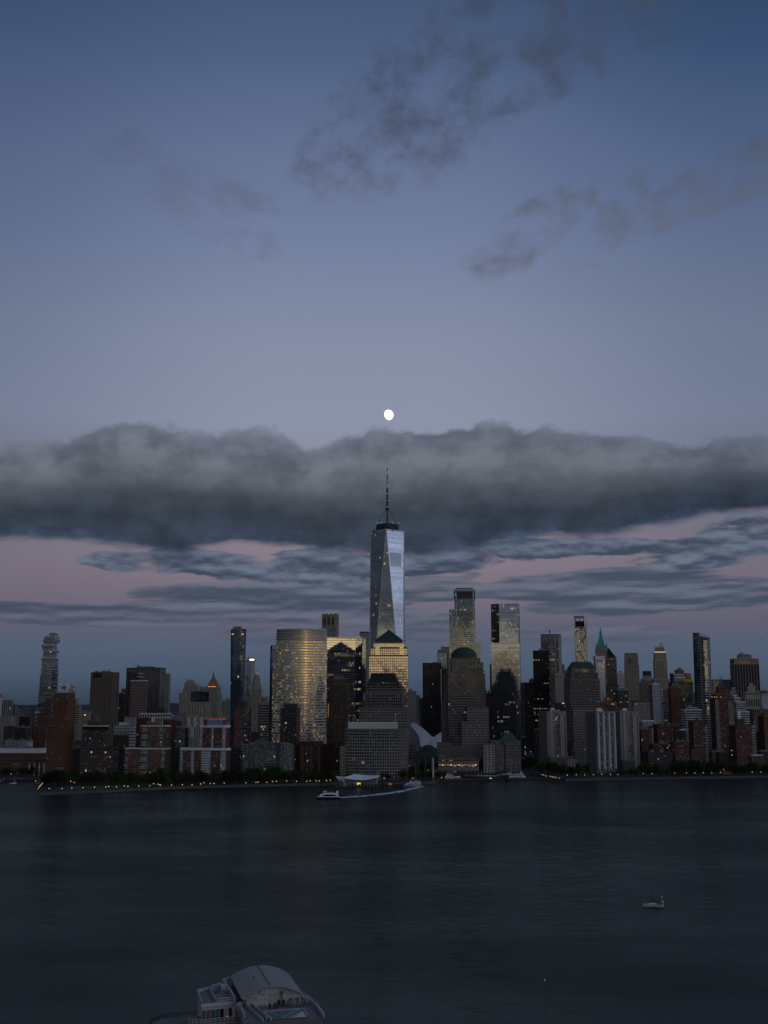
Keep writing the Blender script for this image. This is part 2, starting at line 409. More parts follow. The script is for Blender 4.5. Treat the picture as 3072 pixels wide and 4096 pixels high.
bank_c = ramp(sv, [(0.0, srgb(58, 72, 92)), (0.12, srgb(48, 59, 76)), (0.28, srgb(52, 61, 75)), (0.44, srgb(66, 72, 83)), (0.58, srgb(85, 91, 102)), (0.74, srgb(101, 106, 116)), (0.88, srgb(98, 104, 118)), (1.0, srgb(108, 115, 131))])
bank_c = mixc(1.0, bank_c, mixc(ss(n_iso, 0.33, 0.67), (1.24, 1.23, 1.22), (0.74, 0.755, 0.78)), 'MULTIPLY')
bank_c = mixc(1.0, bank_c, mixc(ss(n_bar, 0.32, 0.68), (0.92, 0.92, 0.93), (1.07, 1.07, 1.07)), 'MULTIPLY')
wm = ss(blobs([(1950, 1880, 420, 110), (640, 1900, 520, 110)]), 0.0, 1.0)
bank_c = mixc(1.0, bank_c, mixc(wm, (1, 1, 1), (1.12, 1.10, 1.08)), 'MULTIPLY')
bank_c = mixc(1.0, bank_c, mixc(ss(az, 8, 20), (1, 1, 1), (0.78, 0.82, 0.88)), 'MULTIPLY')
low = blobs([(1250, 2265, 520, 85), (900, 2262, 300, 66), (640, 2245, 300, 60), (1700, 2240, 340, 80), (2150, 2195, 240, 55), (3040, 2135, 230, 85), (2760, 2190, 260, 40), (2450, 2190, 230, 40), (2700, 2245, 240, 36)])
low_d = ss(mn(low, 0.6) * 1.25 + (n_mid - 0.5) * 4.2, 0.02, 0.5)
str_ = blobs([(1050, 2415, 560, 85), (1380, 2400, 330, 95), (700, 2455, 420, 50), (300, 2462, 420, 44), (1750, 2350, 270, 72), (2350, 2350, 620, 75), (2850, 2375, 520, 66), (2350, 2432, 330, 42), (1790, 2300, 190, 34),
    (1680, 2470, 160, 40), (2370, 2535, 360, 44), (1100, 2545, 240, 40), (60, 2440, 220, 30), (1720, 2540, 200, 30), (2950, 2660, 320, 26)])
str_d = ss(mn(str_, 0.6) * 1.35 + (n_str - 0.5) * 3.6, 0.05, 0.55)
lift = ss(n_mid - n_mid_up, -0.10, 0.14)
low_c = mixc(lift, srgb(56, 69, 89), srgb(102, 113, 132)); str_c = mixc(ss(n_str - n_str_up, -0.10, 0.14), srgb(60, 74, 94), srgb(101, 108, 124))
fade = ss(el, 2.2, 5.0)
low_c = mixc(ss(el, 1.5, 4.5), srgb(72, 86, 104), low_c)
wisp = blobs([(1700, 400, 620, 360, 28), (2050, 200, 680, 330, 20), (1340, 620, 340, 160, 42), (2300, 120, 640, 220, 5), (820, 820, 420, 190, -12), (980, 940, 230, 110, -20), (500, 590, 220, 90),
    (2070, 960, 330, 140, 30), (2250, 850, 270, 110, 40), (2450, 890, 300, 110, 48), (2820, 760, 520, 120, 20), (3060, 700, 280, 90, 20)])
wisp_d = ss(mn(wisp, 0.62) + (n_iso - 0.5) * 1.9 + (n_wisp - 0.5) * 0.8, 0.28, 1.15) * ss(el, 17.0, 19.0) * ss(az, -10.0, -3.0, 0.38, 1.0)
wisp_c = mixc(ss(el, 22.0, 30.0), srgb(94, 98, 112), srgb(64, 73, 93))
e = mixc(wisp_d * 0.85, sky_e, wisp_c)
e = mixc(str_d * (0.35 + 0.6 * fade), e, mixc(ss(el, 1.5, 4.5), srgb(76, 90, 108), str_c))
e = mixc(low_d * 0.97, e, low_c)
e = mixc(bank, e, bank_c)
# --- the west behind the camera: low afterglow under a cloud deck, bright to the south, overcast to the north
sky_w = ramp(el / 90.0, [(0.0, (0.08, 0.07, 0.06)), (0.8/90, (0.15, 0.12, 0.08)), (1.5/90, (0.42, 0.30, 0.15)), (2.3/90, (0.85, 0.63, 0.32)), (3.3/90, (0.98, 0.80, 0.50)), (3.6/90, (0.6, 0.52, 0.36)), (3.9/90, (0.15, 0.165, 0.19)), (6/90, (0.16, 0.18, 0.215)),
    (9/90, (0.21, 0.235, 0.28)), (16/90, (0.26, 0.29, 0.36)), (30/90, (0.25, 0.30, 0.41)), (60/90, (0.14, 0.19, 0.3)), (1.0, srgb(48, 66, 98))])
daz = az - 163.0
daz = mth('WRAP', daz, 180.0, -180.0)
sg = 30.0 - 7.0 * gt(daz, 0.0)
glow = mth('EXPONENT', (daz * daz) * -0.5 / (sg * sg))
hot = mth('EXPONENT', (daz * daz) * (-1.0 / (2 * 7.0 * 7.0)))
n_w = noise(vec(dx * 5.0, dy * 5.0, dz * 26.0), 1.0, 5, 0.55)
gk = ss(el, 4.2, 3.4)
wcol = mixc(gk * (1.0 - glow), sky_w, (0.10, 0.11, 0.13))
wcol = mixc(1.0, wcol, mixc(gk * hot, (1, 1, 1), (2.0, 1.75, 1.35)), 'MULTIPLY')
wcol = vm('SCALE', wcol, s=ss(n_w, 0.3, 0.7, 0.7, 1.3))
# low skyline of the far shore stands before the afterglow
roofs = 0.35 + 0.9 * white(vec(flo(az * 0.7), 4.0, 1.0))[0] * white(vec(flo(az * 0.7), 9.0, 1.0))[0]
wcol = mixc(lt(el, roofs), wcol, (0.03, 0.03, 0.032))
south = mth('EXPONENT', (az - 85.0) * (az - 85.0) * (-1.0 / (2 * 38.0 * 38.0)))
north = mth('EXPONENT', (az + 92.0) * (az + 92.0) * (-1.0 / (2 * 30.0 * 30.0)))
wcol = vm('SCALE', wcol, s=(1.0 + south * 0.9) * (1.0 - north * 0.85))
west = ss(ab(az), 36.0, 80.0)
sky = mixc(west, e, wcol)
# physical dusk sky, sun just at the horizon behind the camera, adds its own faint scatter
st = NT.nodes.new('ShaderNodeTexSky'); st.sky_type = 'NISHITA'; st.sun_disc = False
st.sun_elevation = rad(0.6); st.sun_rotation = rad(163); st.altitude = 100
sky = vm('ADD', sky, vm('SCALE', X(st.outputs[0]), s=0.004 * 1.0))
sky = mixc(lt(el, -0.05), sky, (0.02, 0.022, 0.025))
bg = shader('ShaderNodeBackground', Color=sky, Strength=1.0)
o = NT.nodes.new('ShaderNodeOutputWorld'); NT.links.new(bg.k, o.inputs[0])
# ------------------------------------------------------------------ one weak sun: the last warm light, low in the west
sd = bpy.data.lights.new('sun', 'SUN'); sd.energy = 0.003; sd.angle = rad(4); sd.color = (1.0, 0.78, 0.55)
sun = bpy.data.objects.new('sun', sd); COL.objects.link(sun)
sv_ = Vector((math.sin(rad(163)) * math.cos(rad(1.2)), math.cos(rad(163)) * math.cos(rad(1.2)), math.sin(rad(1.2))))
sun.rotation_euler = (-sv_).to_track_quat('-Z', 'Y').to_euler(); sun.location = sv_ * 500
# ------------------------------------------------------------------ camera and colour management
cd = bpy.data.cameras.new('camera'); cam = bpy.data.objects.new('camera', cd); COL.objects.link(cam); SC.camera = cam
cd.sensor_fit = 'VERTICAL'; cd.sensor_height = 36.0; cd.lens = 36.0 * F / 4096; cd.clip_start = 1; cd.clip_end = 300000
cam.location = (0, 0, H); cam.rotation_euler = (math.pi / 2 + TH, 0, 0)
SC.view_settings.view_transform = 'Standard'; SC.view_settings.look = 'None'; SC.view_settings.exposure = 0.0; SC.view_settings.gamma = 1.0
cy = SC.cycles; W.cycles.sampling_method = 'NONE'; cy.max_bounces = 3; cy.diffuse_bounces = 1; cy.glossy_bounces = 3; cy.transmission_bounces = 2; cy.volume_bounces = 0
cy.caustics_reflective = False; cy.caustics_refractive = False; cy.use_denoising = True; cy.use_adaptive_sampling = True; cy.adaptive_threshold = 0.015; cy.adaptive_min_samples = 16
# ------------------------------------------------------------------ setting: river, land, seawall, promenade, lawn, hills
m = newmat('river_water')
pos = geo('Position')
px_, py_, pz_ = sep(pos)
w1 = noise(vec(px_ * 0.022, py_ * 0.060, 0), 1.0, 4, 0.6, col=True); w2 = noise(vec(px_ * 0.14, py_ * 0.33, 3.0), 1.0, 4, 0.62, col=True); b3 = noise(vec(px_ * 0.004, py_ * 0.009, 7.0), 1.0, 4, 0.55)
slope = vm('ADD', vm('SCALE', vm('SUBTRACT', w1, (0.5, 0.5, 0.5)), s=0.10), vm('SCALE', vm('SUBTRACT', w2, (0.5, 0.5, 0.5)), s=ss(b3, 0.3, 0.7, 0.16, 0.36)))
bn = vm('NORMALIZE', vm('ADD', vm('MULTIPLY', slope, (0.7, 1.0, 0.0)), (0, 0, 1)))
fr = NT.nodes.new('ShaderNodeFresnel'); fr.inputs['IOR'].default_value = 1.33; lk(fr.inputs['Normal'], bn)
wd = shader('ShaderNodeBsdfDiffuse', Color=(0.017, 0.021, 0.021))
wg = shader('ShaderNodeBsdfGlossy', Color=(0.28, 0.325, 0.315), Roughness=0.22, Normal=bn)
outm(mixs(mn(X(fr.outputs[0]) * ss(b3, 0.3, 0.7, 0.62, 1.15), 0.75), wd, wg)); MATS['river_water'] = m
def sheet(name, pts, z, mat, kind='structure'):
    b = MB(); b.face([(x, y, z) for x, y in pts], mat); o = b.build(name); return tag(o, kind=kind)
sheet('river', [(-30000, -400), (30000, -400), (30000, 60000), (-30000, 60000)], 0.0, 'river_water')
sheet('near_shore', [(-3000, -20000), (3000, -20000), (3000, 322), (-3000, 322)], 1.5, 'city_ground')
SH = [(-900, 3113), (145, 3111), (158, 3116), (140, 3126), (140, 3137), (165, 3137), (176, 3128), (152, 3173), (250, 3168), (400, 3163), (560, 3154), (760, 3145), (1000, 3139), (1300, 3134), (1560, 3130), (1700, 3128), (1752, 3126),
      (1764, 3108), (1775, 3093), (2060, 3089), (2150, 3095), (2205, 3106), (2262, 3117), (2500, 3112), (2800, 3108), (3072, 3104), (4200, 3092)]
SHW = [gnd(x, y) for x, y in SH]
b = MB()
land = [(-9000, SHW[0][1])] + SHW + [(9000, SHW[-1][1]), (9000, 5200), (-9000, 5200)]
b.face([(x, y, GZ) for x, y in land], 'city_ground'); tag(b.build('ground'), kind='structure')
b = MB()
for i in range(len(land) - 4 + 1):
    p, q = land[i], land[i + 1]
    b.face([(p[0], p[1], -1), (q[0], q[1], -1), (q[0], q[1], GZ + .45), (p[0], p[1], GZ + .45)], 'concrete')
    b.face([(p[0], p[1], GZ + .45), (q[0], q[1], GZ + .45), (q[0], q[1] + .8, GZ + .45), (p[0], p[1] + .8, GZ + .45)], 'concrete')
tag(b.build('seawall'), kind='structure')
b = MB()
for i in range(7, len(SHW) - 1):
    p, q = SHW[i], SHW[i + 1]
    b.face([(p[0], p[1] + 1, GZ + .03), (q[0], q[1] + 1, GZ + .03), (q[0], q[1] + 11, GZ + .03), (p[0], p[1] + 11, GZ + .03)], 'paving')
tag(b.build('promenade'), kind='structure')
sheet('lawn', [gnd(*p) for p in ((200, 3160), (400, 3155), (560, 3147), (640, 3140), (640, 3134), (420, 3140), (260, 3146))], GZ + .05, 'lawn_green')
sheet('road', [gnd(*p) for p in ((2090, 3070), (2150, 3070), (2128, 2960), (2112, 2960))], GZ + .02, 'asphalt')
# far boroughs: low ground, a ridge of wooded hills on the horizon
sheet('far_ground', [(-30000, 5900), (30000, 5900), (30000, 90000), (-30000, 90000)], 3.0, 'city_ground')
b = MB(); rg = random.Random(3)
for band, (Y, hh) in enumerate(((8200, 70), (10500, 112), (13000, 122))):
    n = 160; xs = [-6500 + 13000 * i / n for i in range(n + 1)]
    zs = [hh * (0.72 + 0.2 * math.sin(x * .0011 + band * 2) + 0.1 * math.sin(x * .0043 + band) + 0.05 * rg.random()) for x in xs]
    for i in range(n):
        b.face([(xs[i], Y, 3), (xs[i+1], Y, 3), (xs[i+1], Y + 600, zs[i+1]), (xs[i], Y + 600, zs[i])], 'hill_hazed')
        b.face([(xs[i], Y + 600, zs[i]), (xs[i+1], Y + 600, zs[i+1]), (xs[i+1], Y + 1600, 3), (xs[i], Y + 1600, 3)], 'hill_hazed')
tag(b.build('hills'), kind='structure')
# ------------------------------------------------------------------ facade materials
G_ = (0.8, 0.88, 1.0); GG = (0.78, 0.86, 0.82)
facade('f_jenga', (0.3, 0.31, 0.31), 3.4, 3.9, .95, .86, (0.75, 0.85, 1), .34, lit=.03, blind=.15, wob=.008)
facade('f_stripe_beige', (0.28, 0.26, 0.23), 4.2, 3.6, .5, .96, G_, .1, lit=.02, blind=.05)
facade('f_white_grid', (0.55, 0.56, 0.57), 3, 3.6, .5, .5, G_, .1, lit=.01)
facade('f_brick_pink', (0.15, 0.075, 0.062), 3.6, 2.9, .6, .5, G_, .1, lit=.02, hline=(0.34, 0.30, 0.28), hl=.16)
facade('f_brick_brown', (0.125, 0.062, 0.042), 3.6, 3.6, .42, .55, G_, .06, lit=.012, blind=.06)
facade('f_brick_orange', (0.2, 0.1, 0.058), 3.4, 3.0, .6, .64, G_, .04, lit=.03, blind=.04)
facade('f_brick_orange_shaded', (0.12, 0.055, 0.03), 6, 3.0, .2, .5, G_, .06, lit=.03)  # darker copy of the orange brick, side shade put into its colour
facade('f_teal_strip', (0.12, 0.14, 0.14), 2.2, 3.0, .85, .7, GG, .35, lit=.08, blind=.3, blindc=(.2, .25, .24))
facade('f_balcony_beige', (0.24, 0.2, 0.16), 4.5, 2.9, .8, .6, G_, .05, lit=.02, hline=(0.42, 0.37, 0.3), hl=.3)
facade('f_windowless', (0.155, 0.118, 0.095), 5.2, 60, .3, 1.0, (0.3, 0.3, 0.3), .0, lit=0, blind=0, inner=(0.115, 0.088, 0.07))
facade('f_federal', (0.2, 0.18, 0.155), 4.0, 3.9, .78, .98, G_, .1, lit=.01, blind=.1, blindc=(.03, .035, .045), inner=(.02, .022, .026))
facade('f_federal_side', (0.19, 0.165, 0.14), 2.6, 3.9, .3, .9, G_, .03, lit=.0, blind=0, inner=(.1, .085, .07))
facade('f_federal_check', (0.17, 0.15, 0.13), 3.2, 7.8, .55, .55, G_, .04, lit=.0, blind=0, stag=.5)
facade('f_beige_fine', (0.27, 0.235, 0.2), 3.2, 3.7, .4, .5, G_, .07, lit=.012)
facade('f_black_brick', (0.085, 0.042, 0.034), 3.2, 2.9, .62, .62, G_, .2, lit=.06, blind=.22, blindc=(.24, .24, .22), hline=(.3, .29, .27), hl=.06, ls=1)
facade('f_grey_bands', (0.33, 0.335, 0.33), 4.4, 4.2, .86, .36, G_, .08, lit=.015, blind=.05)
facade('f_white_frame', (0.6, 0.57, 0.5), 4.4, 19, .66, .93, G_, .1, lit=.0, blind=0)
facade('f_dark_brick', (0.07, 0.037, 0.03), 4, 3.2, .45, .5, G_, .08, lit=.035, blind=.12)
facade('f_solaire', (0.19, 0.105, 0.072), 2.7, 3.0, .56, .58, GG, .2, lit=.035, blind=.35, blindc=(.16, .19, .18))
facade('f_solaire_bay', (0.3, 0.36, 0.36), 1.9, 3.0, .66, .66, GG, .28, lit=.05, blind=.4, blindc=(.24, .3, .29))
facade('f_redwhite', (0.145, 0.066, 0.054), 2.9, 3.0, .6, .58, GG, .2, lit=.03, blind=.35, blindc=(.2, .22, .2))
facade('f_whitebay', (0.55, 0.57, 0.56), 1.7, 3.0, .66, .66, GG, .22, lit=.04, blind=.3, blindc=(.22, .26, .26))
facade('f_redside', (0.12, 0.042, 0.032), 4.5, 3.0, .3, .5, G_, .08, lit=.02)
facade('f_fins', (0.46, 0.42, 0.34), 2.5, 3.9, .55, .94, G_, .1, lit=.04, stag=.37, blind=.05)
facade('f_fins_fine', (0.42, 0.38, 0.31), 1.9, 3.9, .4, 1.0, G_, .08, lit=.0, blind=0)
facade('f_green_glass', (0.035, 0.05, 0.045), 2.4, 3.6, .9, .85, GG, .12, lit=.01, blind=0)
facade('f_stone_class', (0.34, 0.295, 0.24), 3.4, 3.9, .4, .62, G_, .06, lit=.01, blind=.05)
facade('f_blueglass', (0.05, 0.07, 0.09), 2.6, 3.6, .94, .9, (0.45, 0.62, 0.85), .3, lit=.012, blind=.06, blindc=(.05, .06, .07), wob=.01, brk=0)
facade('f_lattice', (0.36, 0.35, 0.34), 3.0, 3.4, .45, .5, G_, .1, lit=.0, stag=.5)
facade('f_brickgreen', (0.19, 0.08, 0.055), 3.2, 3.0, .5, .5, GG, .15, lit=.05, blind=.3, blindc=(.15, .2, .19))
facade('f_tealglass', (0.16, 0.18, 0.17), 1.7, 3.2, .84, .74, (0.72, 0.84, 0.8), .26, lit=.035, blind=.4, blindc=(.17, .2, .19), wob=.02, hline=(.15, .1, .08), hl=.1)
facade('f_darkmid', (0.075, 0.06, 0.055), 2.4, 3.2, .85, .62, GG, .16, lit=.03, blind=.15, blindc=(.1, .12, .12), row=.05)
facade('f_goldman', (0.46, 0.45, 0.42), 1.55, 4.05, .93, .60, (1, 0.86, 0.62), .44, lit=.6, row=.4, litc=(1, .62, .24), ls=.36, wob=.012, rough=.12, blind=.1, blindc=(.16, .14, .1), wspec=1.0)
facade('f_goldtop', (0.4, 0.4, 0.38), 1.55, 4.05, .82, .82, (0.85, 0.88, 0.9), .2, lit=.0, wob=.012, rough=.1, blind=.1)
facade('f_blue_edge', (0.1, 0.14, 0.18), 3, 4.05, .98, .92, (0.62, 0.78, 0.95), .5, lit=.0, blind=0, wob=.01)
facade('f_stone_park', (0.33, 0.29, 0.24), 4.6, 4.4, .4, .5, G_, .05, lit=.02, blind=.08)
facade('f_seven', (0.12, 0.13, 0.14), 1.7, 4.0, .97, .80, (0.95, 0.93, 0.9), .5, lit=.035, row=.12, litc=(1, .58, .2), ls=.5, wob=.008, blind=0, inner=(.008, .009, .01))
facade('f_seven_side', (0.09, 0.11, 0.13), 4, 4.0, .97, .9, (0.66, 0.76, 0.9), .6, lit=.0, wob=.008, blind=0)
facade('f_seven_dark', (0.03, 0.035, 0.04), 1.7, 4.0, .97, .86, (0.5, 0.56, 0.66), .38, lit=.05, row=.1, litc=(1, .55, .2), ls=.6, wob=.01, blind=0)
facade('f_bw_stripe', (0.42, 0.42, 0.4), 3.6, 3.8, .62, .9, G_, .1, lit=.005)
facade('f_deco_brown', (0.13, 0.09, 0.065), 3.6, 3.8, .42, .6, G_, .05, lit=.012, blind=.04)
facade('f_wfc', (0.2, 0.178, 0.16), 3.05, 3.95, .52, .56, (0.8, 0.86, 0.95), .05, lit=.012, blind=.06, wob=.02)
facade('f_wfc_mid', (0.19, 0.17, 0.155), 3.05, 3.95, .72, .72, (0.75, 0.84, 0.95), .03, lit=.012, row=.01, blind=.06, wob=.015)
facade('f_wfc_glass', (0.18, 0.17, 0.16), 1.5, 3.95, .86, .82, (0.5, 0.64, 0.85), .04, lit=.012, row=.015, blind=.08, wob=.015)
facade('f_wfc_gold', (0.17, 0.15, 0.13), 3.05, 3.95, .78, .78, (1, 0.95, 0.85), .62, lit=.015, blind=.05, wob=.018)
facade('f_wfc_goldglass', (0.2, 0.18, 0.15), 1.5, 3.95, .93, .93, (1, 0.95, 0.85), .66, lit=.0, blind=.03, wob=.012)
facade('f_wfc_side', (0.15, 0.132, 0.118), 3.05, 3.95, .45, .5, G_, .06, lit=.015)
facade('f_merc', (0.3, 0.285, 0.26), 3.3, 4.0, .82, .80, (0.75, 0.78, 0.8), .10, lit=.02, row=.06, litc=(1, .62, .28), ls=.3, blind=.1, blindc=(.12, .115, .1), inner=(.03, .029, .027))
facade('f_rib_white', (0.6, 0.6, 0.57), 2.1, 30, .22, .94, G_, .02, lit=0, blind=0, inner=(.2, .2, .19))
facade('f_trade', (0.36, 0.38, 0.42), 1.52, 4.1, .985, .95, (0.74, 0.81, 0.97), .62, lit=.008, row=.02, litc=(1, .62, .3), ls=.75, wob=.006, blind=0, inner=(.012, .014, .018))
facade('f_trade_mid', (0.16, 0.17, 0.18), 1.52, 4.1, .985, .92, (0.6, 0.68, 0.74), .5, lit=.015, row=.05, litc=(1, .62, .28), ls=.7, wob=.006, blind=0)
facade('f_louvre', (0.33, 0.37, 0.46), 6.0, 30, .35, .98, G_, .05, lit=.0, blind=0, inner=(.045, .05, .065))
facade('f_three', (0.1, 0.105, 0.1), 1.6, 4.2, .96, .84, (0.78, 0.9, 0.86), .28, lit=.04, row=.05, litc=(1, .66, .3), ls=.5, wob=.012, blind=.05)
facade('f_black_louvre', (0.1, 0.11, 0.12), 30, 3.2, .99, .62, G_, .05, lit=.0, blind=0)
facade('f_four', (0.12, 0.13, 0.14), 1.55, 4.1, .98, .93, (0.76, 0.84, 0.98), .50, lit=.012, row=.06, litc=(1, .62, .22), ls=.4, wob=.008, blind=0, inner=(.008, .01, .012))
facade('f_blacktower', (0.015, 0.016, 0.018), 2.6, 3.6, .6, .7, (0.4, 0.45, 0.5), .06, lit=.025, litc=(1, .42, .14), ls=.7, blind=0)
facade('f_blackbands', (0.014, 0.014, 0.016), 2.6, 3.9, .9, .6, (0.35, 0.4, 0.45), .05, lit=.03, row=.10, litc=(1, .58, .2), ls=.55, blind=0)
facade('f_bands_light', (0.3, 0.28, 0.26), 2.6, 4.0, .98, .55, G_, .1, lit=.06, row=.12, ls=.55, blind=.05)
facade('f_metal_rib', (0.27, 0.26, 0.245), 2.0, 4.0, .3, 1.0, G_, .03, lit=0, blind=0, inner=(.16, .155, .15))
facade('f_slim', (0.06, 0.065, 0.075), 2.0, 3.7, .95, .9, (0.6, 0.7, 0.95), .34, lit=.02, blind=0, wob=.018, brk=0.1)
facade('f_gothic', (0.29, 0.25, 0.205), 3.0, 3.8, .42, .6, G_, .05, lit=.02, blind=.04)
facade('f_dark_dots', (0.085, 0.078, 0.072), 3.2, 3.8, .5, .5, G_, .08, lit=.1, litc=(1, .8, .5), ls=.5, blind=.03)
facade('f_white_vert', (0.52, 0.56, 0.6), 3.4, 3.9, .55, .86, (0.7, 0.8, 0.92), .3, lit=.005, blind=.1, blindc=(.15, .2, .26))
facade('f_pm_orange', (0.33, 0.135, 0.06), 3, 3.9, .6, .6, G_, .08, lit=.03)
facade('f_ltwhite', (0.5, 0.48, 0.46), 3, 3.6, .45, .55, G_, .1, lit=.02)
facade('f_office_dark', (0.1, 0.095, 0.1), 3, 3.8, .8, .5, G_, .08, lit=.06, row=.08, ls=.5)
facade('f_tan', (0.32, 0.272, 0.22), 3.1, 3.8, .42, .55, G_, .06, lit=.04, blind=.06, ls=1.0)
facade('f_crown_lit', (0.3, 0.26, 0.21), 4, 7, .5, .5, G_, .06, lit=.6, litc=(1, .8, .5), ls=.7, blind=0)
facade('f_whitepunch', (0.45, 0.45, 0.44), 3.4, 3.6, .55, .56, G_, .05, lit=.008, blind=.03)
facade('f_glassmix', (0.04, 0.055, 0.065), 2.6, 3.7, .92, .85, (0.4, 0.6, 0.75), .08, lit=.015, blind=.06)
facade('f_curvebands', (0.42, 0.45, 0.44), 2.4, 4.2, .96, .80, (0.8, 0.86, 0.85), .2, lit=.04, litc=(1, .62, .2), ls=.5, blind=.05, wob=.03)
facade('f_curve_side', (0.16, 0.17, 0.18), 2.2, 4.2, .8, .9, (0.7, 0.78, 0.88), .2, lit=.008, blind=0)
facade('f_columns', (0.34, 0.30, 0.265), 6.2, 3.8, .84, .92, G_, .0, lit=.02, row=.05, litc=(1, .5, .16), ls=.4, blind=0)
facade('f_whitebands', (0.4, 0.415, 0.425), 3.2, 3.8, .94, .48, G_, .08, lit=.02, blind=.05)
facade('f_redflank', (0.115, 0.052, 0.043), 3.2, 3.0, .5, .5, G_, .08, lit=.035, blind=.3, blindc=(.24, .23, .22))
facade('f_beigeflank', (0.25, 0.2, 0.16), 3.2, 3.0, .5, .5, G_, .1, lit=.02, blind=.2)
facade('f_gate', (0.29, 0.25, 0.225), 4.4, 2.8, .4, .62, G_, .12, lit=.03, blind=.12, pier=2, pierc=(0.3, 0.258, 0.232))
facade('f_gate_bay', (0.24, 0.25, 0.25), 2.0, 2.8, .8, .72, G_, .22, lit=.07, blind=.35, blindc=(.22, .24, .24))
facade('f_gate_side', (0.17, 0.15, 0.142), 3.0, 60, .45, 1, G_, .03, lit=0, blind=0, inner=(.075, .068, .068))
facade('f_gate_white', (0.3, 0.295, 0.29), 5.2, 2.8, .72, .8, G_, .18, lit=.03, blind=.3, blindc=(.18, .19, .18))
facade('f_lowbeige', (0.3, 0.27, 0.24), 4.6, 3.4, .5, .45, G_, .06, lit=.02)
facade('f_school', (0.13, 0.055, 0.042), 14, 5.5, .8, .3, G_, .12, lit=.01, blind=.3, blindc=(.25, .25, .24))
facade('f_glassvault', (0.02, 0.04, 0.038), 1.0, 1.0, .9, .9, (0.4, 0.55, 0.5), .16, lit=.0, blind=0, rough=.12)
facade('f_litshop', (0.17, 0.15, 0.13), 5, 8, .7, .3, G_, .05, lit=.8, litc=(1, .62, .24), ls=.25, blind=0)
facade('f_litglass', (0.03, 0.035, 0.03), 2.4, 4, .9, .85, GG, .08, lit=.16, litc=(1, .62, .22), ls=.5, blind=0)
facade('f_generic', (0.13, 0.105, 0.09), 3.4, 3.6, .42, .5, G_, .08, lit=.025, blind=.08)
facade('f_generic_dark', (0.06, 0.052, 0.05), 3.4, 3.6, .42, .5, G_, .06, lit=.02, blind=.05)
# ------------------------------------------------------------------ far left
def crown_box(B, *a, **k): return B.tier(*a, **k)
B = Bld('residential_tower', 'slender glass tower of shifted stacked boxes, like an uneven pile of blocks', 2420, 200, -14)
for i, (x0, x1, y0, y1) in enumerate([(460, 692, 1000, 1600), (475, 702, 870, 1000), (490, 712, 690, 870), (505, 716, 600, 690), (515, 718, 495, 600), (507, 722, 460, 495), (530, 700, 402, 460),
        (530, 730, 368, 402), (520, 705, 335, 368), (510, 700, 300, 335), (540, 705, 278, 300), (532, 738, 230, 278), (545, 728, 195, 230), (605, 716, 157, 195)]):
    B.tier('cantilevered_box' if i > 4 else 'shaft', x0*.3255, x1*.3255, 2480 + y0*.3255, 'f_jenga', .8, trim='steel_white' if i > 2 else 'trim_grey', th=.7, dy=(0, 2, -2, 1, 0, -3, 3)[i % 7] if i else 0)
rg = random.Random(11)
for i in range(44):
    yz = rg.uniform(500, 1300); k = (yz - 500) / 800
    xl = 515 - 60*k; xr = 718 - 25*k; side = rg.random()
    cx = xl - 4 if side < .35 else (xr + 2 if side < .6 else rg.uniform(xl, xr))
    zz = zat(2480 + yz*.3255, B.Y - 16); x = xat(cx*.3255, 2480 + yz*.3255, B.Y - 14)
    b = MB(); b.box(x, B.Y - 15, zz, rg.uniform(5, 10), 9, .6, 'steel_white', -14); B.mesh('balcony', b)
B.beacon(197, 2531); B.beacon(231, 2533)
B = Bld('apartment_tower', 'pale grey gridded tower cut by the picture edge beside the striped beige slab', 2650, -5, -6)
B.tier('shaft', -34, 13, 2788, 'f_white_grid', .7); B.tier('crown', -24, 9, 2774, 'grey_plain', .7); B.beacon(2, 2770)
B = Bld('office_slab', 'beige slab with dark vertical window stripes stepping down towards the stacked-box tower', 2350, 45, -6)
B.tier('shaft', 8, 55, 2801, 'f_stripe_beige', .5); B.tier('wing', 53, 71, 2817, 'f_stripe_beige', 1.4, base=GZ, dy=4); B.tier('wing', 68, 80, 2838, 'f_stripe_beige', 2, base=GZ, dy=9)
B = Bld('apartment_block', 'dull pink brick block with pale balcony lines between striped slab and stacked-box tower', 2450, 122, -8)
B.tier('wall', 99, 146, 2833, 'f_brick_pink', .6); B.tier('penthouse', 118, 144, 2823, 'brick_dark', .6)
B.units(2, 3)
B = Bld('telephone_building', 'brown brick setback tower stepping up behind the tall orange tower', 1960, 165, -12)
B.tier('podium', 127, 204, 2903, 'f_brick_brown', .7, trim='trim_brown'); B.tier('shaft', 150, 210, 2866, 'f_brick_brown', .7, trim='trim_brown', base=GZ, dy=3); B.tier('upper_tier', 172, 212, 2829, 'f_brick_brown', .8, trim='trim_brown', dy=3); B.tier('crown', 186, 212, 2797, 'f_brick_brown', .9, trim='trim_brown', dy=3)
B = Bld('apartment_tower', 'tall narrow orange brick tower with a teal glass corner rising from waterside trees', 1500, 245, -16)
B.tier('base', 190, 272, 2903, ['f_brick_orange', 'f_brick_orange_shaded', 'brick_orange', 'f_brick_orange'], .55, trim='brick_orange')
B.tier('shaft', 218, 301, 2772, ['f_brick_orange', 'f_brick_orange_shaded', 'brick_orange', 'f_brick_orange'], .8, base=GZ, trim='brick_orange', dy=3)
B.tier('glass_corner', 207, 226, 2772, 'f_teal_strip', 1.0, base=GZ, dy=8, trim='trim_grey')
B.tier('entrance_hall', 224, 254, 3072, 'f_teal_strip', .5, base=GZ, dy=-14)
zr = zat(2772, 1495)
pl, z = fit(242, 281, 2741, 1508, -16, .5); b = MB(); b.prism(pl, zr, z - 5, 'white_plain', roof=None); q = inset(pl, .75); b.prism(pl, z - 5, z, 'white_plain', top=q, roof='roof_unit'); B.mesh('roof_arch', b)
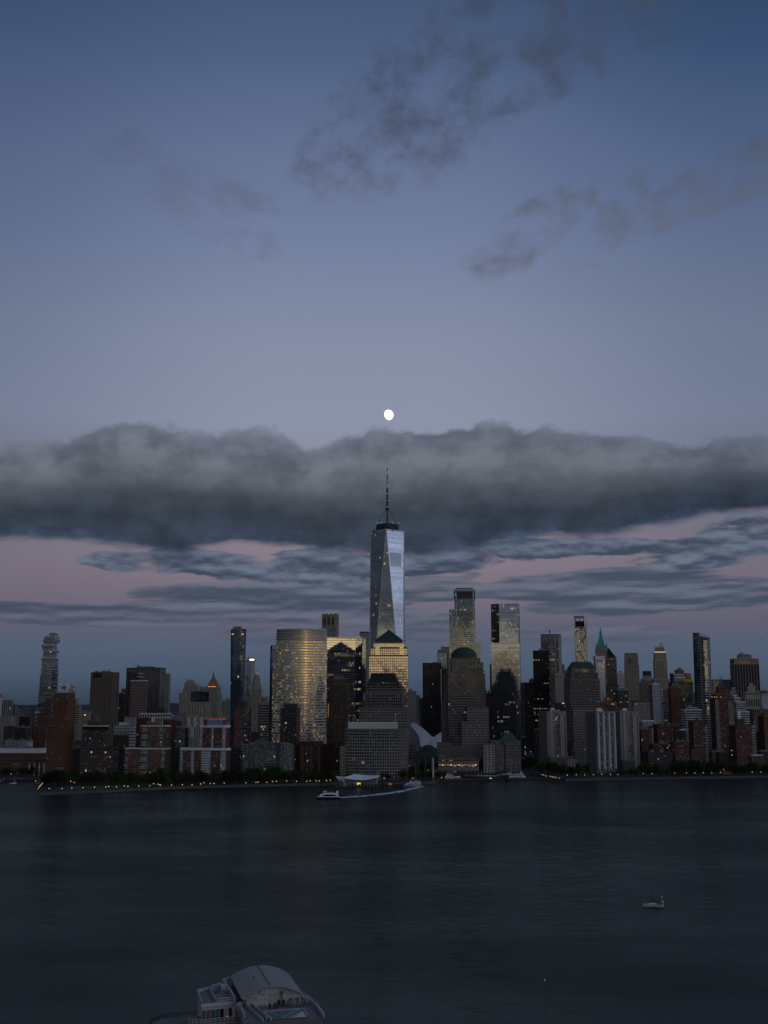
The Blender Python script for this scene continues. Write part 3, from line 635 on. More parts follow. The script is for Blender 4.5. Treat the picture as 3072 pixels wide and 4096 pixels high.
pl, z = fit(282, 301, 2741, 1506, -16, .8); b = MB(); b.prism(pl, zr, z, 'f_whitebay'); B.mesh('roof_lattice', b)
for px in (262, 270): 
    b = MB(); x = xat(px - 14, 2752, 1496); b.box(x, 1499.5, zat(2756, 1500), 2.2, .5, 3.5, 'glass_dark', -16); B.mesh('roof_opening', b)
B.beacon(244, 2738); B.beacon(269, 2737)
B = Bld('apartment_slab', 'narrow slab with beige balcony bands and a grey-green glass end beside the orange tower', 1780, 310, -10)
B.tier('glass_end', 282, 303, 2804, 'f_teal_strip', 2.2, base=GZ, trim='trim_dark', dy=-6); B.tier('shaft', 299, 328, 2815, 'f_balcony_beige', 1.0, base=GZ, trim='trim_beige'); B.tier('penthouse', 301, 314, 2796, 'stone_beige', 1.0)
B = Bld('school_building', 'long low red brick building with a pale roof band on the basin shore', 1640, 90, -4, 'school')
B.tier('wall', -70, 193, 3012, 'f_school', .25, trim=None); B.tier('roof_band', -70, 193, 2995, 'white_plain', .25, trim='trim_white', th=.4); B.units(9, 21, 'roof_unit', 3)
for i in range(5):
    px = 118 + i * 19.8; b = MB(); x = xat(px, 3050, 1600); b.box(x, 1600, GZ, .9, .8, 17, 'trim_white'); B.mesh('column', b)
# ------------------------------------------------------------------ windowless slab to the courthouse group
B = Bld('switching_centre', 'windowless brown stone slab with a row of dark vents under its roof', 2500, 425, -12)
B.tier('shaft', 368, 478, 2688, 'f_windowless', .62, trim=None)
zt = B.z; fr_ = B.pl
for k in range(4):
    fx = .13 + k * .095; x = fr_[0][0] + (fr_[1][0]-fr_[0][0])*fx; y = fr_[0][1] + (fr_[1][1]-fr_[0][1])*fx
    b = MB(); b.box(x, y - .3, zt - 11, 3.0, 1.5, 9.5, 'black_matte', -12); B.mesh('vent', b)
for fx, w in ((.02, 5), (.6, 4.5), (.97, 5)):
    x = fr_[0][0] + (fr_[1][0]-fr_[0][0])*fx; y = fr_[0][1] + (fr_[1][1]-fr_[0][1])*fx
    b = MB(); b.box(x, y - 1.2, GZ, w, 3, zt - GZ - .8, 'f_windowless', -12); B.mesh('pier', b)
for fx in (.3, .75):
    x = fr_[1][0] + (fr_[2][0]-fr_[1][0])*fx; y = fr_[1][1] + (fr_[2][1]-fr_[1][1])*fx
    b = MB(); b.box(x, y, GZ, 4, 8, zt - GZ - .6, 'f_windowless', -12); B.mesh('pier', b)
B.units(4, 31, 'roof_unit', 3.5)
b = MB(); rg = random.Random(8)
for i in range(26):
    x, y, z = xat(430 + rg.gauss(8, 7), 2688, 2500), 2500 + rg.uniform(-4, 4), zt + abs(rg.gauss(3, 2.2)); r = rg.uniform(.8, 2.0)
    b.lathe(x, y, [(.01, z - r), (r * .8, z - r * .5), (r, z), (r * .7, z + r * .6), (0, z + r * .9)], 'white_plain', 7)

tag(b.build('steam', None, (xat(438, 2688, 2500), 2500, zt)), 'small puff of pale steam over the windowless brown slab', 'steam', kind='stuff')
B = Bld('apartment_tower', 'dark red brick tower in the gap between brown windowless slab and black striped slab', 2720, 492, -10)
B.tier('shaft', 475, 506, 2771, 'f_dark_brick', .8); B.tier('penthouse', 486, 506, 2755, 'brick_red', .8)
B = Bld('federal_building', 'broad dark office slab with fine pale vertical ribs and roof clutter', 2560, 590, -11)
B.tier('shaft', 506, 664, 2671, ['f_federal', 'f_federal_side', 'f_federal', 'f_federal_side'], .42, trim='trim_dark'); B.units(9, 41, 'roof_unit', 4)
p1, p2 = B.pl[1], B.pl[2]; b = MB(); e0, e1 = .42, .72
q0 = (p1[0] + (p2[0]-p1[0])*e0 + .8, p1[1] + (p2[1]-p1[1])*e0 - .15); q1 = (p1[0] + (p2[0]-p1[0])*e1 + .8, p1[1] + (p2[1]-p1[1])*e1 - .15)
b.wall(q0, q1, GZ, B.z - 2, 'f_federal_check'); B.mesh('window_column', b)
B.mast(539, 2671, 2646, .5); B.mast(549, 2671, 2657, 1.1); B.mast(553, 2671, 2658, 1.1)
B = Bld('office_tower', 'plain beige tower showing a narrow strip behind the black striped slab', 2760, 672, -10)
B.tier('shaft', 655, 683, 2694, 'f_beige_fine', .8, trim='trim_beige')
B = Bld('apartment_tower', 'pinkish brick tower with many pale balcony lines in front of the black striped slab', 2150, 558, -6)
B.tier('shaft', 523, 593, 2722, 'f_brick_pink', .5, trim='trim_white', th=.8); B.tier('penthouse', 551, 576, 2707, 'brick_red', .6, trim='trim_white', th=.6); B.tier('upper_penthouse', 555, 574, 2694, 'brick_red', .6, trim='trim_white', th=.6)
B = Bld('apartment_building', 'dark brick block with white cornice line and black upper floors behind the park tip', 1500, 390, -13)
B.tier('wall', 324, 474, 2989, 'f_black_brick', .45, trim='trim_dark', th=3); B.tier('tower', 330, 436, 2904, 'f_black_brick', .5, trim='trim_white', th=.5)
B.tier('roof_hut', 350, 404, 2886, 'brick_red', .4, trim='trim_brick'); B.tank(376, 2851, 2886, 24, 'tank_wood'); B.units(3, 51)
for i in range(24):
    b = MB(); px = 332 + i * 4.3; Yb = 1476 + (px - 330) * -.05; x = xat(px, 2914, Yb); b.box(x, Yb + 1, zat(2921, Yb), .9, 1.2, 4.5, 'black_matte', -13); B.mesh('cornice_bracket', b)
B = Bld('office_building', 'light grey block with dark ribbon windows and two setback roof boxes', 1720, 500, -8)
B.tier('wall', 457, 547, 2901, 'f_grey_bands', .5, trim='grey_plain'); B.tier('upper_storey', 476, 520, 2891, 'white_plain', .4, trim='trim_white', th=.5); B.tier('roof_box', 499, 546, 2869, 'grey_plain', .5, base=zat(2901, 1720), trim='trim_grey')
b = MB(); b.wall((xat(503, 2880, 1706), 1706), (xat(522, 2880, 1706), 1706), zat(2891, 1706), zat(2873, 1706), 'f_metal_rib'); B.mesh('louvre', b)
B = Bld('brick_building', 'small dark brick house with pale window bays below the grey ribbon-window block', 1590, 485, -8)
B.tier('wall', 453, 517, 2936, 'f_dark_brick', .5); B.units(3, 61)
B = Bld('office_building', 'low block faced with a giant white frame of columns and dark glass', 1840, 620, -7)
B.tier('wall', 558, 686, 2854, 'f_white_frame', .4, trim='trim_white', th=1.2); B.tier('roof_box', 587, 661, 2834, 'green_box' if P('green_box', (.035, .045, .042)) else 0, .35, trim='trim_dark')
B = Bld('apartment_building', 'dark red brick block between grey ribbon-window block and orange brick block', 1580, 575, -9)
B.tier('wall', 546, 602, 2871, 'f_dark_brick', .6, trim='trim_brick')
B = Bld('apartment_building', 'plain dark brown brick tower standing just behind the orange brick block', 1620, 682, -9)
B.tier('wall', 654, 709, 2880, ['brick_dark', 'f_dark_brick', 'brick_dark', 'brick_dark'], .6, trim='trim_brick')
B = Bld('apartment_building', 'orange-brown brick block with pale teal glass bays and a cream roof tank', 1500, 590, -14)
B.tier('wall', 500, 682, 2994, ['f_solaire', 'f_brick_brown', 'f_solaire', 'f_solaire'], .28, trim='trim_white', th=1.0); zl = B.z
flo_ = B.pl
B.tier('tower', 563, 683, 2903, ['f_solaire', 'f_brick_brown', 'f_solaire', 'f_solaire'], .42, trim='trim_white', th=1.0, base=GZ, dy=2); up_ = B.pl; zu = B.z
B.tier('penthouse', 590, 646, 2888, 'brick_orange', .4, trim='trim_grey'); B.tank(611, 2870, 2888, 11, 'tank_cream', legs=False)
for pl_, zt_, sp_ in ((flo_, zl, [(.02, .09), (.40, .56), (.91, .99)]), (up_, zu, [(.05, .27), (.76, .9)])):
    for fa, fb in sp_:
        for k in range(4):
            zz1 = zt_ - 1.5 - k * 9.2; zz0 = zz1 - (6.2 if pl_ is flo_ or k < 3 else 5)
            if pl_ is up_ and zz0 < zl + 1: continue
            q0 = [pl_[0][i] + (pl_[1][i]-pl_[0][i])*fa for i in (0, 1)]; q1 = [pl_[0][i] + (pl_[1][i]-pl_[0][i])*fb for i in (0, 1)]
            b = MB(); b.prism([(q0[0], q0[1] - .7), (q1[0], q1[1] - .7), (q1[0], q1[1] + .2), (q0[0], q0[1] + .2)], zz0, zz1, 'f_solaire_bay', roof='trim_grey', floor=True); B.mesh('bay_window', b)
B = Bld('apartment_building', 'small teal glass block with lit rooms behind the orange brick block', 1600, 728, -8)
B.tier('wall', 706, 742, 2906, 'f_teal_strip', .6, trim='trim_grey'); B.tier('brick_end', 738, 756, 2908, 'f_dark_brick', 1, base=GZ, dy=8)
for xl_, xr_, lb in ((472, 505, 'dark infill block in the shaded gap between black brick and orange brick blocks'), (683, 724, 'dark infill block in the shaded gap between orange brick and red-white brick blocks'), (917, 970, 'dark block with a few lit rooms between red-white brick block and teal glass block')):
    B = Bld('infill_building', lb, 1570, (xl_ + xr_) / 2, -8); B.tier('wall', xl_, xr_, 2990, 'f_generic_dark', .8, trim='trim_dark'); B.units(2, int(xl_))
B = Bld('school_tower', 'white-finned block with staggered dark windows and a dark green glass penthouse', 1780, 800, -13)
B.tier('shaft', 748, 846, 2809, ['f_fins', 'f_fins_fine', 'f_fins', 'f_fins'], .75, trim='stone_beige', th=.6); B.tier('penthouse', 763, 836, 2767, 'f_green_glass', .75, trim='trim_dark', th=.6); B.units(3, 71, hmax=2.5)
B = Bld('courthouse', 'stepped beige stone tower with a rounded crown behind the white-finned block', 2540, 760, -8)
B.tier('wall', 717, 800, 2772, 'f_stone_class', .8, trim='trim_beige'); B.tier('upper_tier', 731, 800, 2757, 'f_stone_class', .8, trim='trim_beige'); B.tier('crown', 736, 799, 2738, 'f_stone_class', .8, trim='trim_beige'); B.tier('belfry', 739, 784, 2729, 'stone_beige', .8, trim='trim_beige'); B.tier('cap', 741, 781, 2718, 'stone_beige', .8, trim=None, taper=.72)
B = Bld('office_building', 'narrow drab stone building beside the white-finned block, below the stepped stone tower', 1930, 737, -8)
B.tier('wall', 726, 750, 2843, 'f_beige_fine', 1, trim='trim_beige')
B = Bld('office_building', 'block with brightly lit top floor peeping between stepped tower and pyramid-roofed courthouse', 2720, 809, -8)
B.tier('wall', 800, 819, 2756, 'f_beige_fine', 1); B.tier('lit_floor', 800, 818, 2747, 'f_crown_lit', 1)
B = Bld('courthouse', 'square stone tower under a gold-orange pyramid roof with a small finial', 2600, 853, -8)
B.tier('base', 813, 889, 2777, 'f_stone_class', 1, trim='trim_beige'); B.tier('tower', 819, 884, 2748, 'f_stone_class', 1, trim='trim_beige')
Yq = B.Y; pl, _ = fit(826, 881, 2747, Yq, -8, 1); za = zat(2700, Yq)
b = MB(); b.prism(pl, B.z, za, 'gilt_roof', roof='gilt_roof', top=inset(pl, .06)); B.mesh('pyramid_roof', b)
b = MB(); x = xat(854, 2700, Yq); b.lathe(x, Yq, [(2.0, za - 1), (1.6, za + 2.5), (2.2, za + 3), (.7, za + 5), (0, za + 9)], 'gilt_roof', 8); B.mesh('finial', b)
for k in range(3):
    b = MB(); fx = .25 + .25 * k; x = pl[0][0] + (pl[1][0]-pl[0][0])*fx; y = pl[0][1] + (pl[1][1]-pl[0][1])*fx - .4; b.box(x, y, B.z + .6, 4, .5, .8, 'light_orange', -8); B.mesh('roof_light', b)
B = Bld('office_building', 'low beige stone building between pyramid-roofed courthouse and dark blue glass tower', 2340, 905, -8)
B.tier('wall', 892, 925, 2800, 'f_beige_fine', .8, trim='trim_beige'); B.units(2, 81)
# dark blue glass tower with flared top: lofted rounded outline
B = Bld('residential_tower', 'tall dark blue glass tower with softly rounded sides flaring at a notched crown', 1930, 953, -10)
def rounded(xl, xr, yt, Y, yaw, r=.8, n=5, k=.28):
    pl, z = fit(xl, xr, yt, Y, yaw, r); out = []
    for i in range(4):
        p0, p1, p2 = pl[i-1], pl[i], pl[(i+1) % 4]
        a = (p1[0] + (p0[0]-p1[0])*k, p1[1] + (p0[1]-p1[1])*k); c = (p1[0] + (p2[0]-p1[0])*k, p1[1] + (p2[1]-p1[1])*k)
        for t in range(n + 1):
            t /= n; out.append(tuple((1-t)**2*a[j] + 2*t*(1-t)*p1[j] + t*t*c[j] for j in (0, 1)))
    return out, z
def loft(b, levels, mat, roof='roof_dark'):
    """levels = [(outline, z)], all outlines with the same number of points"""
    bay, fl = FAC[mat]; n = len(levels[0][0])
    us = [0.0]
    for i in range(n): us.append(us[-1] + math.dist(levels[0][0][i], levels[0][0][(i+1) % n]) / bay)
    for (A, za), (C, zc) in zip(levels, levels[1:]):
        for i in range(n):
            j = (i + 1) % n; zi = lambda z, q: z[q] if isinstance(z, list) else z
            b.face([(A[i][0], A[i][1], zi(za, i)), (A[j][0], A[j][1], zi(za, j)), (C[j][0], C[j][1], zi(zc, j)), (C[i][0], C[i][1], zi(zc, i))], mat,
                   [(us[i], (zi(za, i)-GZ)/fl), (us[i+1], (zi(za, j)-GZ)/fl), (us[i+1], (zi(zc, j)-GZ)/fl), (us[i], (zi(zc, i)-GZ)/fl)])
    if roof: A, z = levels[-1]; b.face([(p[0], p[1], z[i] if isinstance(z, list) else z) for i, p in enumerate(A)], roof)
b = MB(); l1, _ = rounded(917, 978, 2960, 1930, -14); l2, z2 = rounded(918, 981, 2780, 1930, -14); l3, z3 = rounded(919, 985, 2620, 1930, -14); l4, z4 = rounded(919, 989, 2519, 1930, -14)
loft(b, [(l1, GZ), (l2, z2), (l3, z3), (l4, [z4 + (4 if p[1] > 1930 else 0) - (p[0] - l4[0][0]) * .09 for p in l4])], 'f_blueglass'); B.mesh('shaft', b, smooth=False)
B.z = z4 - 2; B.tier('crown', 934, 966, 2507, 'grey_plain', .5, base=z4 - 3, trim='trim_grey'); B.tier('crown_screen', 960, 984, 2516, 'grey_plain', .8, base=z4 - 4, trim='trim_grey', dy=4)
B.pl = [(p[0], p[1]) for p in fit(921, 986, 2520, 1930, -14, .8)[0]]
for px in (931, 971): 
    b = MB(); b.box(xat(px, 2537, 1905), 1904, zat(2538, 1905), 3.2, .8, 1.0, 'light_orange', -10); B.mesh('crown_light', b)
B = Bld('residential_tower', 'slim grey tower with diamond-patterned side and glowing open top behind the dark blue tower', 2640, 1002, -16)
B.tier('shaft', 982, 1021, 2645, ['f_blue_edge', 'f_lattice', 'f_lattice', 'f_blue_edge'], 1.5, trim=None); zz = B.z
B.tier('crown', 984, 1020, 2640, 'black_matte', 1.5, trim=None); B.tier('crown_top', 983, 1021, 2631, 'stone_beige', 1.5, base=zat(2635, 2640), trim=None); B.mast(994, 2631, 2621, .6)
b = MB(); x = xat(1006, 2640, 2612); b.box(x + 1, 2611, zat(2642, 2612), 10, 1.0, 3.6, 'lit_crown' if lampmat('lit_crown', (1, .8, .6), 2.2) else 0, 0); B.mesh('lit_opening', b)
# municipal tower
B = Bld('municipal_building', 'pale stone civic building with tiered wedding-cake tower, corner turrets and gilded statue', 2520, 1028, -8)
B.tier('wall', 982, 1078, 2788, 'f_stone_class', .35, trim='trim_beige'); B.tier('tower', 999, 1048, 2778, 'f_stone_class', .9, trim='trim_beige', base=GZ, dy=-12); B.tier('tower_stage', 1004, 1043, 2758, 'f_stone_class', .9, trim='trim_beige', dy=-12)
x = xat(1025, 2750, 2508); zz = B.z
for px, pt in ((1003, 2745), (1044, 2745), (1011, 2748), (1037, 2748)):
    xx = xat(px, 2770, 2500); b = MB(); z0 = zat(2776, 2500); z1 = zat(pt, 2500); h = z1 - z0
    b.lathe(xx, 2500 + (8 if px in (1011, 1037) else 0), [(3.2, z0), (3.2, z0 + h*.55), (3.7, z0 + h*.56), (3.0, z0 + h*.62), (0, z1)], 'stone_beige', 10); B.mesh('turret', b)
for part, r0, y0, y1 in (('drum', 9.6, 2758, 2735), ('colonnade', 7.2, 2735, 2712), ('lantern', 4.6, 2712, 2699)):
    z0, z1 = zat(y0, 2508), zat(y1, 2508); b = MB(); b.lathe(x, 2508, [(r0, z0), (r0, z1 - 1.6), (r0 + .7, z1 - 1.4), (r0 + .7, z1), (0, z1)], 'stone_beige', 16); o_ = B.mesh(part, b)
    for i in range(12):
        a = i * math.pi / 6; c = MB(); c.tube((x + math.cos(a)*(r0+.2), 2508 + math.sin(a)*(r0+.2), z0), (x + math.cos(a)*(r0+.2), 2508 + math.sin(a)*(r0+.2), z1 - 1.6), .45, .45, 'trim_beige', 5); c.build('column', o_, B.org)
z0 = zat(2699, 2508); b = MB(); b.lathe(x, 2508, [(4.0, z0), (3.4, z0 + 3), (1.8, z0 + 5.5), (1.0, z0 + 7), (.9, z0 + 8)], 'white_plain', 14); B.mesh('dome', b)
b = MB(); z0 += 8; b.lathe(x, 2508, [(.7, z0), (.95, z0 + 1.4), (.6, z0 + 2.6), (.5, z0 + 3.4), (0, z0 + 4.4)], 'gilt_statue' if P('gilt_statue', (.6, .3, .06), .35, .8) else 0, 8); b.tube((x, 2508, z0 + 2.6), (x + 1.5, 2508, z0 + 4.0), .2, .15, 'gilt_statue', 5); B.mesh('statue', b)
B = Bld('office_building', 'beige building with ribbon floors and a dark blank side, left of the curved golden tower', 1830, 1056, 12)
B.tier('shaft', 1034, 1078, 2812, ['f_bands_light', 'f_generic_dark', 'f_bands_light', 'f_generic_dark'], 1.0, trim='trim_beige')
B = Bld('apartment_tower', 'brick tower with a teal glass centre and brick roof house, left of the ribbon-window building', 1570, 970, -16)
B.tier('wall', 938, 1006, 2833, ['f_brickgreen', 'f_dark_brick', 'f_brickgreen', 'f_brickgreen'], .55, trim='trim_brick'); q = B.pl
b = MB(); q0 = [q[0][i] + (q[1][i]-q[0][i])*.5 for i in (0, 1)]; q1 = [q[0][i] + (q[1][i]-q[0][i])*.98 for i in (0, 1)]
b.prism([(q0[0], q0[1]-.8), (q1[0], q1[1]-.8), (q1[0], q1[1]+.3), (q0[0], q0[1]+.3)], GZ, B.z - 1, 'f_teal_strip', roof='trim_grey'); B.mesh('glass_bay', b)
B.tier('roof_house', 949, 990, 2806, 'brick_dark', .6, trim='trim_brick')
B = Bld('apartment_building', 'red brick block with white glazed corners, white top floors and red roof lights', 1495, 830, -14)
B.tier('wall', 722, 922, 2994, ['f_redwhite', 'f_redside', 'f_redside', 'f_redwhite'], .22, trim='trim_white', th=2.6); lo_ = B.pl; zl = B.z
B.tier('tower', 801, 920, 2902, ['f_redwhite', 'f_redside', 'f_redside', 'f_redwhite'], .36, trim='trim_white', th=2.6, base=GZ, dy=3); up_ = B.pl; zu = B.z
B.tier('penthouse', 818, 900, 2878, ['blue_louvre', 'brick_red', 'brick_red', 'brick_red'], .3, trim='trim_white', th=.5); b = MB()
B.tier('penthouse_end', 817, 833, 2877, 'brick_red', 1.2, base=zu, trim=None)
for px in (824, 842, 850, 865, 880, 893, 902): B.beacon(px, 2873, r=.55)
for pl_, z0_, z1_, sp_ in ((lo_, GZ + 3, zl - 2.8, [(0, .05), (.24, .30), (.46, .66), (.88, .99)]), (up_, zl, zu - 2.8, [(0, .09), (.44, .52), (.86, .99)])):
    for fa, fb in sp_:
        q0 = [pl_[0][i] + (pl_[1][i]-pl_[0][i])*fa for i in (0, 1)]; q1 = [pl_[0][i] + (pl_[1][i]-pl_[0][i])*fb for i in (0, 1)]
        b = MB(); b.prism([(q0[0], q0[1]-.6), (q1[0], q1[1]-.6), (q1[0], q1[1]+.3), (q0[0], q0[1]+.3)], z0_, z1_, 'f_whitebay', roof='trim_white'); B.mesh('glazed_bay', b)
B = Bld('apartment_building', 'long teal glass block with a gently bowed roofline right behind the waterside trees', 1510, 1072, -4)
pl, z = fit(968, 1177, 2980, 1510, -4, .2); n = 12; front = [(pl[0][0] + (pl[1][0]-pl[0][0])*i/n, pl[0][1] + (pl[1][1]-pl[0][1])*i/n - 4*math.sin(math.pi*i/n)) for i in range(n + 1)]
out = front + [pl[2], pl[3]]; ztp = [z + 3.2*math.sin(math.pi*min(1, (p[0]-pl[0][0])/(pl[1][0]-pl[0][0])*.9)) for p in out]
b = MB(); b.curve(out, GZ, z, 'f_tealglass', ztop=ztp); B.mesh('wall', b)
b = MB()
for i in range(n):
    p, q = out[i], out[i+1]; b.face([(p[0], p[1]-.4, ztp[i]-.7), (q[0], q[1]-.4, ztp[i+1]-.7), (q[0], q[1]-.4, ztp[i+1]+.5), (p[0], p[1]-.4, ztp[i]+.5)], 'trim_grey')
    b.face([(p[0], p[1]-.4, ztp[i]+.5), (q[0], q[1]-.4, ztp[i+1]+.5), (q[0], q[1]+2, ztp[i+1]+.5), (p[0], p[1]+2, ztp[i]+.5)], 'trim_grey')
B.mesh('roof_edge', b)
b = MB(); x = xat(1114, 3000, 1498); b.box(x, 1498, GZ, 3, 3.5, z - GZ + 2.5, 'trim_dark', -4); B.mesh('stair_recess', b); B.pl = pl; B.z = z + 1; B.units(3, 91, hmax=2.5)
B = Bld('apartment_tower', 'dark glass apartment tower with brick side and open lattice crown standing before the golden tower', 1570, 1160, -19)
B.tier('shaft', 1122, 1201, 2834, ['f_darkmid', 'f_brick_brown', 'f_darkmid', 'f_darkmid'], .55, trim='trim_dark')
pl = B.pl; z = B.z; zt = zat(2812, 1550); g = grow(pl, -.5)
for i in range(4):
    j = (i + 1) % 4
    for k in range(9):
        t = k / 8; x, y = g[i][0] + (g[j][0]-g[i][0])*t, g[i][1] + (g[j][1]-g[i][1])*t
        b = MB(); b.tube((x, y, z), (x, y, zt), .22, .22, 'trim_grey', 4); B.mesh('crown_post', b)
    for k in range(3):
        zz = z + (zt - z) * (k + 1) / 3; b = MB(); b.tube((*g[i], zz), (*g[j], zz), .2, .2, 'trim_grey', 4); B.mesh('crown_rail', b)
B.tier('crown_core', 1135, 1192, 2815, 'f_green_glass', .5, trim=None); B.beacon(1166, 2808); B.beacon(1183, 2808)
# ------------------------------------------------------------------ centre
# curved golden office tower
B = Bld('office_tower', 'broad curved glass tower reflecting golden afterglow, pale floor bands, many lit offices', 1720, 1207, 0)
def arcpoly(xl, xr, py, Y, sag, depth, skew=0.0, n=26):
    x0, x1 = xat(xl, py, Y), xat(xr, py, Y); pts = []
    for i in range(n + 1):
        t = i / n; pts.append((x0 + (x1-x0)*t, Y + skew*t + sag*(1-2*t)**2 - sag))
    return pts + [(x1 - 2, Y + skew + depth), (x0 + 2, Y + depth)]
out = arcpoly(1106, 1308, 2530, 1712, 13, 34, 4); z1 = zat(2515, 1701); z2 = zat(2561, 1701)
b = MB(); b.curve(out, GZ, z2, 'f_goldman', roof=None); B.mesh('shaft', b)
b = MB(); b.curve(out, z2, z1, 'f_goldtop', roof='roof_dark'); B.mesh('crown', b)
b = MB(); o2 = [(p[0]*1.0, p[1] - .5) for p in out[:27]]
for i in range(26): b.face([(*o2[i], z1 - .8), (*o2[i+1], z1 - .8), (*o2[i+1], z1 + .6), (*o2[i], z1 + .6)], 'trim_white'); b.face([(*o2[i], z1 + .6), (*o2[i+1], z1 + .6), (o2[i+1][0], o2[i+1][1] + 1.5, z1 + .6), (o2[i][0], o2[i][1] + 1.5, z1 + .6)], 'trim_white')
B.mesh('parapet', b)
zs = zat(2580, 1714); x0, x1, x2 = xat(1079, 2600, 1730), xat(1091, 2600, 1710), xat(1112, 2600, 1709)
b = MB(); b.prism([(x0, 1738), (x1, 1713), (x2, 1709), (x2, 1740)], GZ, zs, ['f_blue_edge', 'f_goldman', 'f_goldman', 'f_goldman']); B.mesh('shoulder', b)
B.tier('podium', 1190, 1292, 2905, 'f_goldman', .3, base=GZ, dy=-26, trim='trim_white', th=.8)
for k in range(3): B.mast(1268 + 9*k, 2516, 2508 - (k % 2)*3, .35, dy=10)
# setback beige tower behind
B = Bld('residential_tower', 'tall beige stone tower with crenellated corner piers rising behind the curved golden tower', 2300, 1321, -14)
B.tier('shaft', 1289, 1355, 2508, 'f_stone_park', .8, trim='trim_beige'); B.tier('upper_tier', 1293, 1350, 2468, 'f_stone_park', .8, trim='trim_beige'); zz = B.z; q = B.pl
B.tier('crown', 1296, 1348, 2457, 'stone_beige', .8, trim=None)
g = grow(q, .6); zt = zat(2454, 2290)
for i in range(4):
    j = (i + 1) % 4
    for t in (0, .33, .67):
        x, y = g[i][0] + (g[j][0]-g[i][0])*t, g[i][1] + (g[j][1]-g[i][1])*t; b = MB(); b.box(x, y, zz - 22, 3.4, 3.4, zt - zz + 22, 'stone_beige', -14); B.mesh('corner_pier', b)
    for t in (.16, .5, .83):
        x, y = g[i][0] + (g[j][0]-g[i][0])*t, g[i][1] + (g[j][1]-g[i][1])*t; b = MB(); b.box(x, y, zz - 14, 3.0, 1.2, 13, 'glass_dark', -14 + (0 if i % 2 == 0 else 90)); B.mesh('tall_window', b)
B.beacon(1311, 2450); B.beacon(1334, 2450)
# faceted glass slab with blue flank
B = Bld('office_tower', 'dark mirror-glass slab with blue right flank and bright reflections along its roof edge', 1960, 1385, -9)
Yb = 1960; zt = zat(2549, 1950)
pts = [(xat(1307, 2560, 1946), 1946), (xat(1422, 2560, 1958.5), 1958.5), (xat(1448.5, 2560, 1960), 1960), (xat(1463, 2560, 1990), 1990), (xat(1322, 2560, 1996), 1996)]
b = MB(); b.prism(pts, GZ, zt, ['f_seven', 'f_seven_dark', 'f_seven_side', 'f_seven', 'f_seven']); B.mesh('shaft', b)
g = [(p[0], p[1] - .4) for p in pts[:4]]; b = MB()
for i in range(3): b.face([(*g[i], zt - .9), (*g[i+1], zt - .9), (*g[i+1], zt + .4), (*g[i], zt + .4)], 'steel_bright'); b.face([(*g[i], zt + .4), (*g[i+1], zt + .4), (g[i+1][0], g[i+1][1] + 1, zt + .4), (g[i][0], g[i][1] + 1, zt + .4)], 'steel_bright')
B.mesh('roof_edge', b); B.beacon(1362, 2546); B.beacon(1437, 2546)
B = Bld('residential_tower', 'narrow black and white striped tower between mirror-glass slab and the great spired tower', 2650, 1459, -10)
B.tier('shaft', 1438, 1488, 2529, 'f_bw_stripe', .8, trim='trim_dark')
B.tier('crown', 1441, 1480, 2526, 'black_matte', .8, trim='trim_white', th=.6)
# art deco brown tower
B = Bld('telephone_building', 'brown art deco setback tower with vertical buttresses in front of the mirror-glass slab', 1770, 1350, -12)
B.tier('base', 1303, 1380, 2868, 'f_deco_brown', .6, trim='trim_brown'); B.tier('shaft', 1311, 1402, 2760, 'f_deco_brown', .6, trim='trim_brown', base=GZ, dy=4); q = B.pl
B.tier('upper_tier', 1317, 1398, 2738, 'f_deco_brown', .6, trim='trim_brown', dy=4); B.tier('crown', 1321, 1392, 2718, 'f_deco_brown', .6, trim='trim_brown', dy=4)
rg = random.Random(4)
for i in range(11):
    t = i / 10; x, y = q[0][0] + (q[1][0]-q[0][0])*t, q[0][1] + (q[1][1]-q[0][1])*t - .5; b = MB(); zb = zat(2800, 1752); b.box(x, y, zb, 1.5, 1.6, zat(2755 - 8*(i % 2), 1752) - zb, 'stone_dark', -12); B.mesh('buttress', b)
B.tier('penthouse', 1336, 1376, 2705, 'grey_plain', .5, dy=4, trim='trim_grey'); B.units(2, 14)
b = MB(); x = xat(1313.5, 2800, 1751); b.box(x, 1750, zat(2868, 1750), .7, .7, 20, 'light_dim' if lampmat('light_dim', (1, .45, .12), .35) else 0); B.mesh('uplight', b)
# ------------------------------------------------------------------ the great tower
B = Bld('skyscraper', 'tallest tower, tapering faceted blue glass with a ring and banded spire, under the moon', 2135, 1549, -3)
Yc = 2135; xc = xat(1549.5, 2600, Yc); zt = zat(2120, Yc - 28); S = 62.6; zb = 57.0
P('parapet_steel', (.62, .59, .53), .4, .2); a = rad(-4)
def rot(p): return (xc + p[0]*math.cos(a) - p[1]*math.sin(a), Yc + p[0]*math.sin(a) + p[1]*math.cos(a))
bs = [rot(p) for p in ((-S/2, -S/2), (S/2, -S/2), (S/2, S/2), (-S/2, S/2))]
K = S/2 * 1.01
tsq = [rot(p) for p in ((0, -K), (K, 0), (0, K), (-K, 0))]
b = MB(); b.prism([tuple(p) for p in bs], GZ, zb, 'f_trade', roof=None); B.mesh('podium', b)
tall = zt - zb
def facet(tri, mat):
    """triangle facet with floor lines kept level"""
    b = MB(); bay, fl = FAC[mat]
    (p, q, r) = tri; ux, uy = (q[0]-p[0]), (q[1]-p[1]); L = math.hypot(ux, uy) or 1
    uv = [(((t[0]-p[0])*ux + (t[1]-p[1])*uy) / L / bay, (t[2]-GZ)/fl) for t in tri]
    b.face(tri, mat, uv); return b
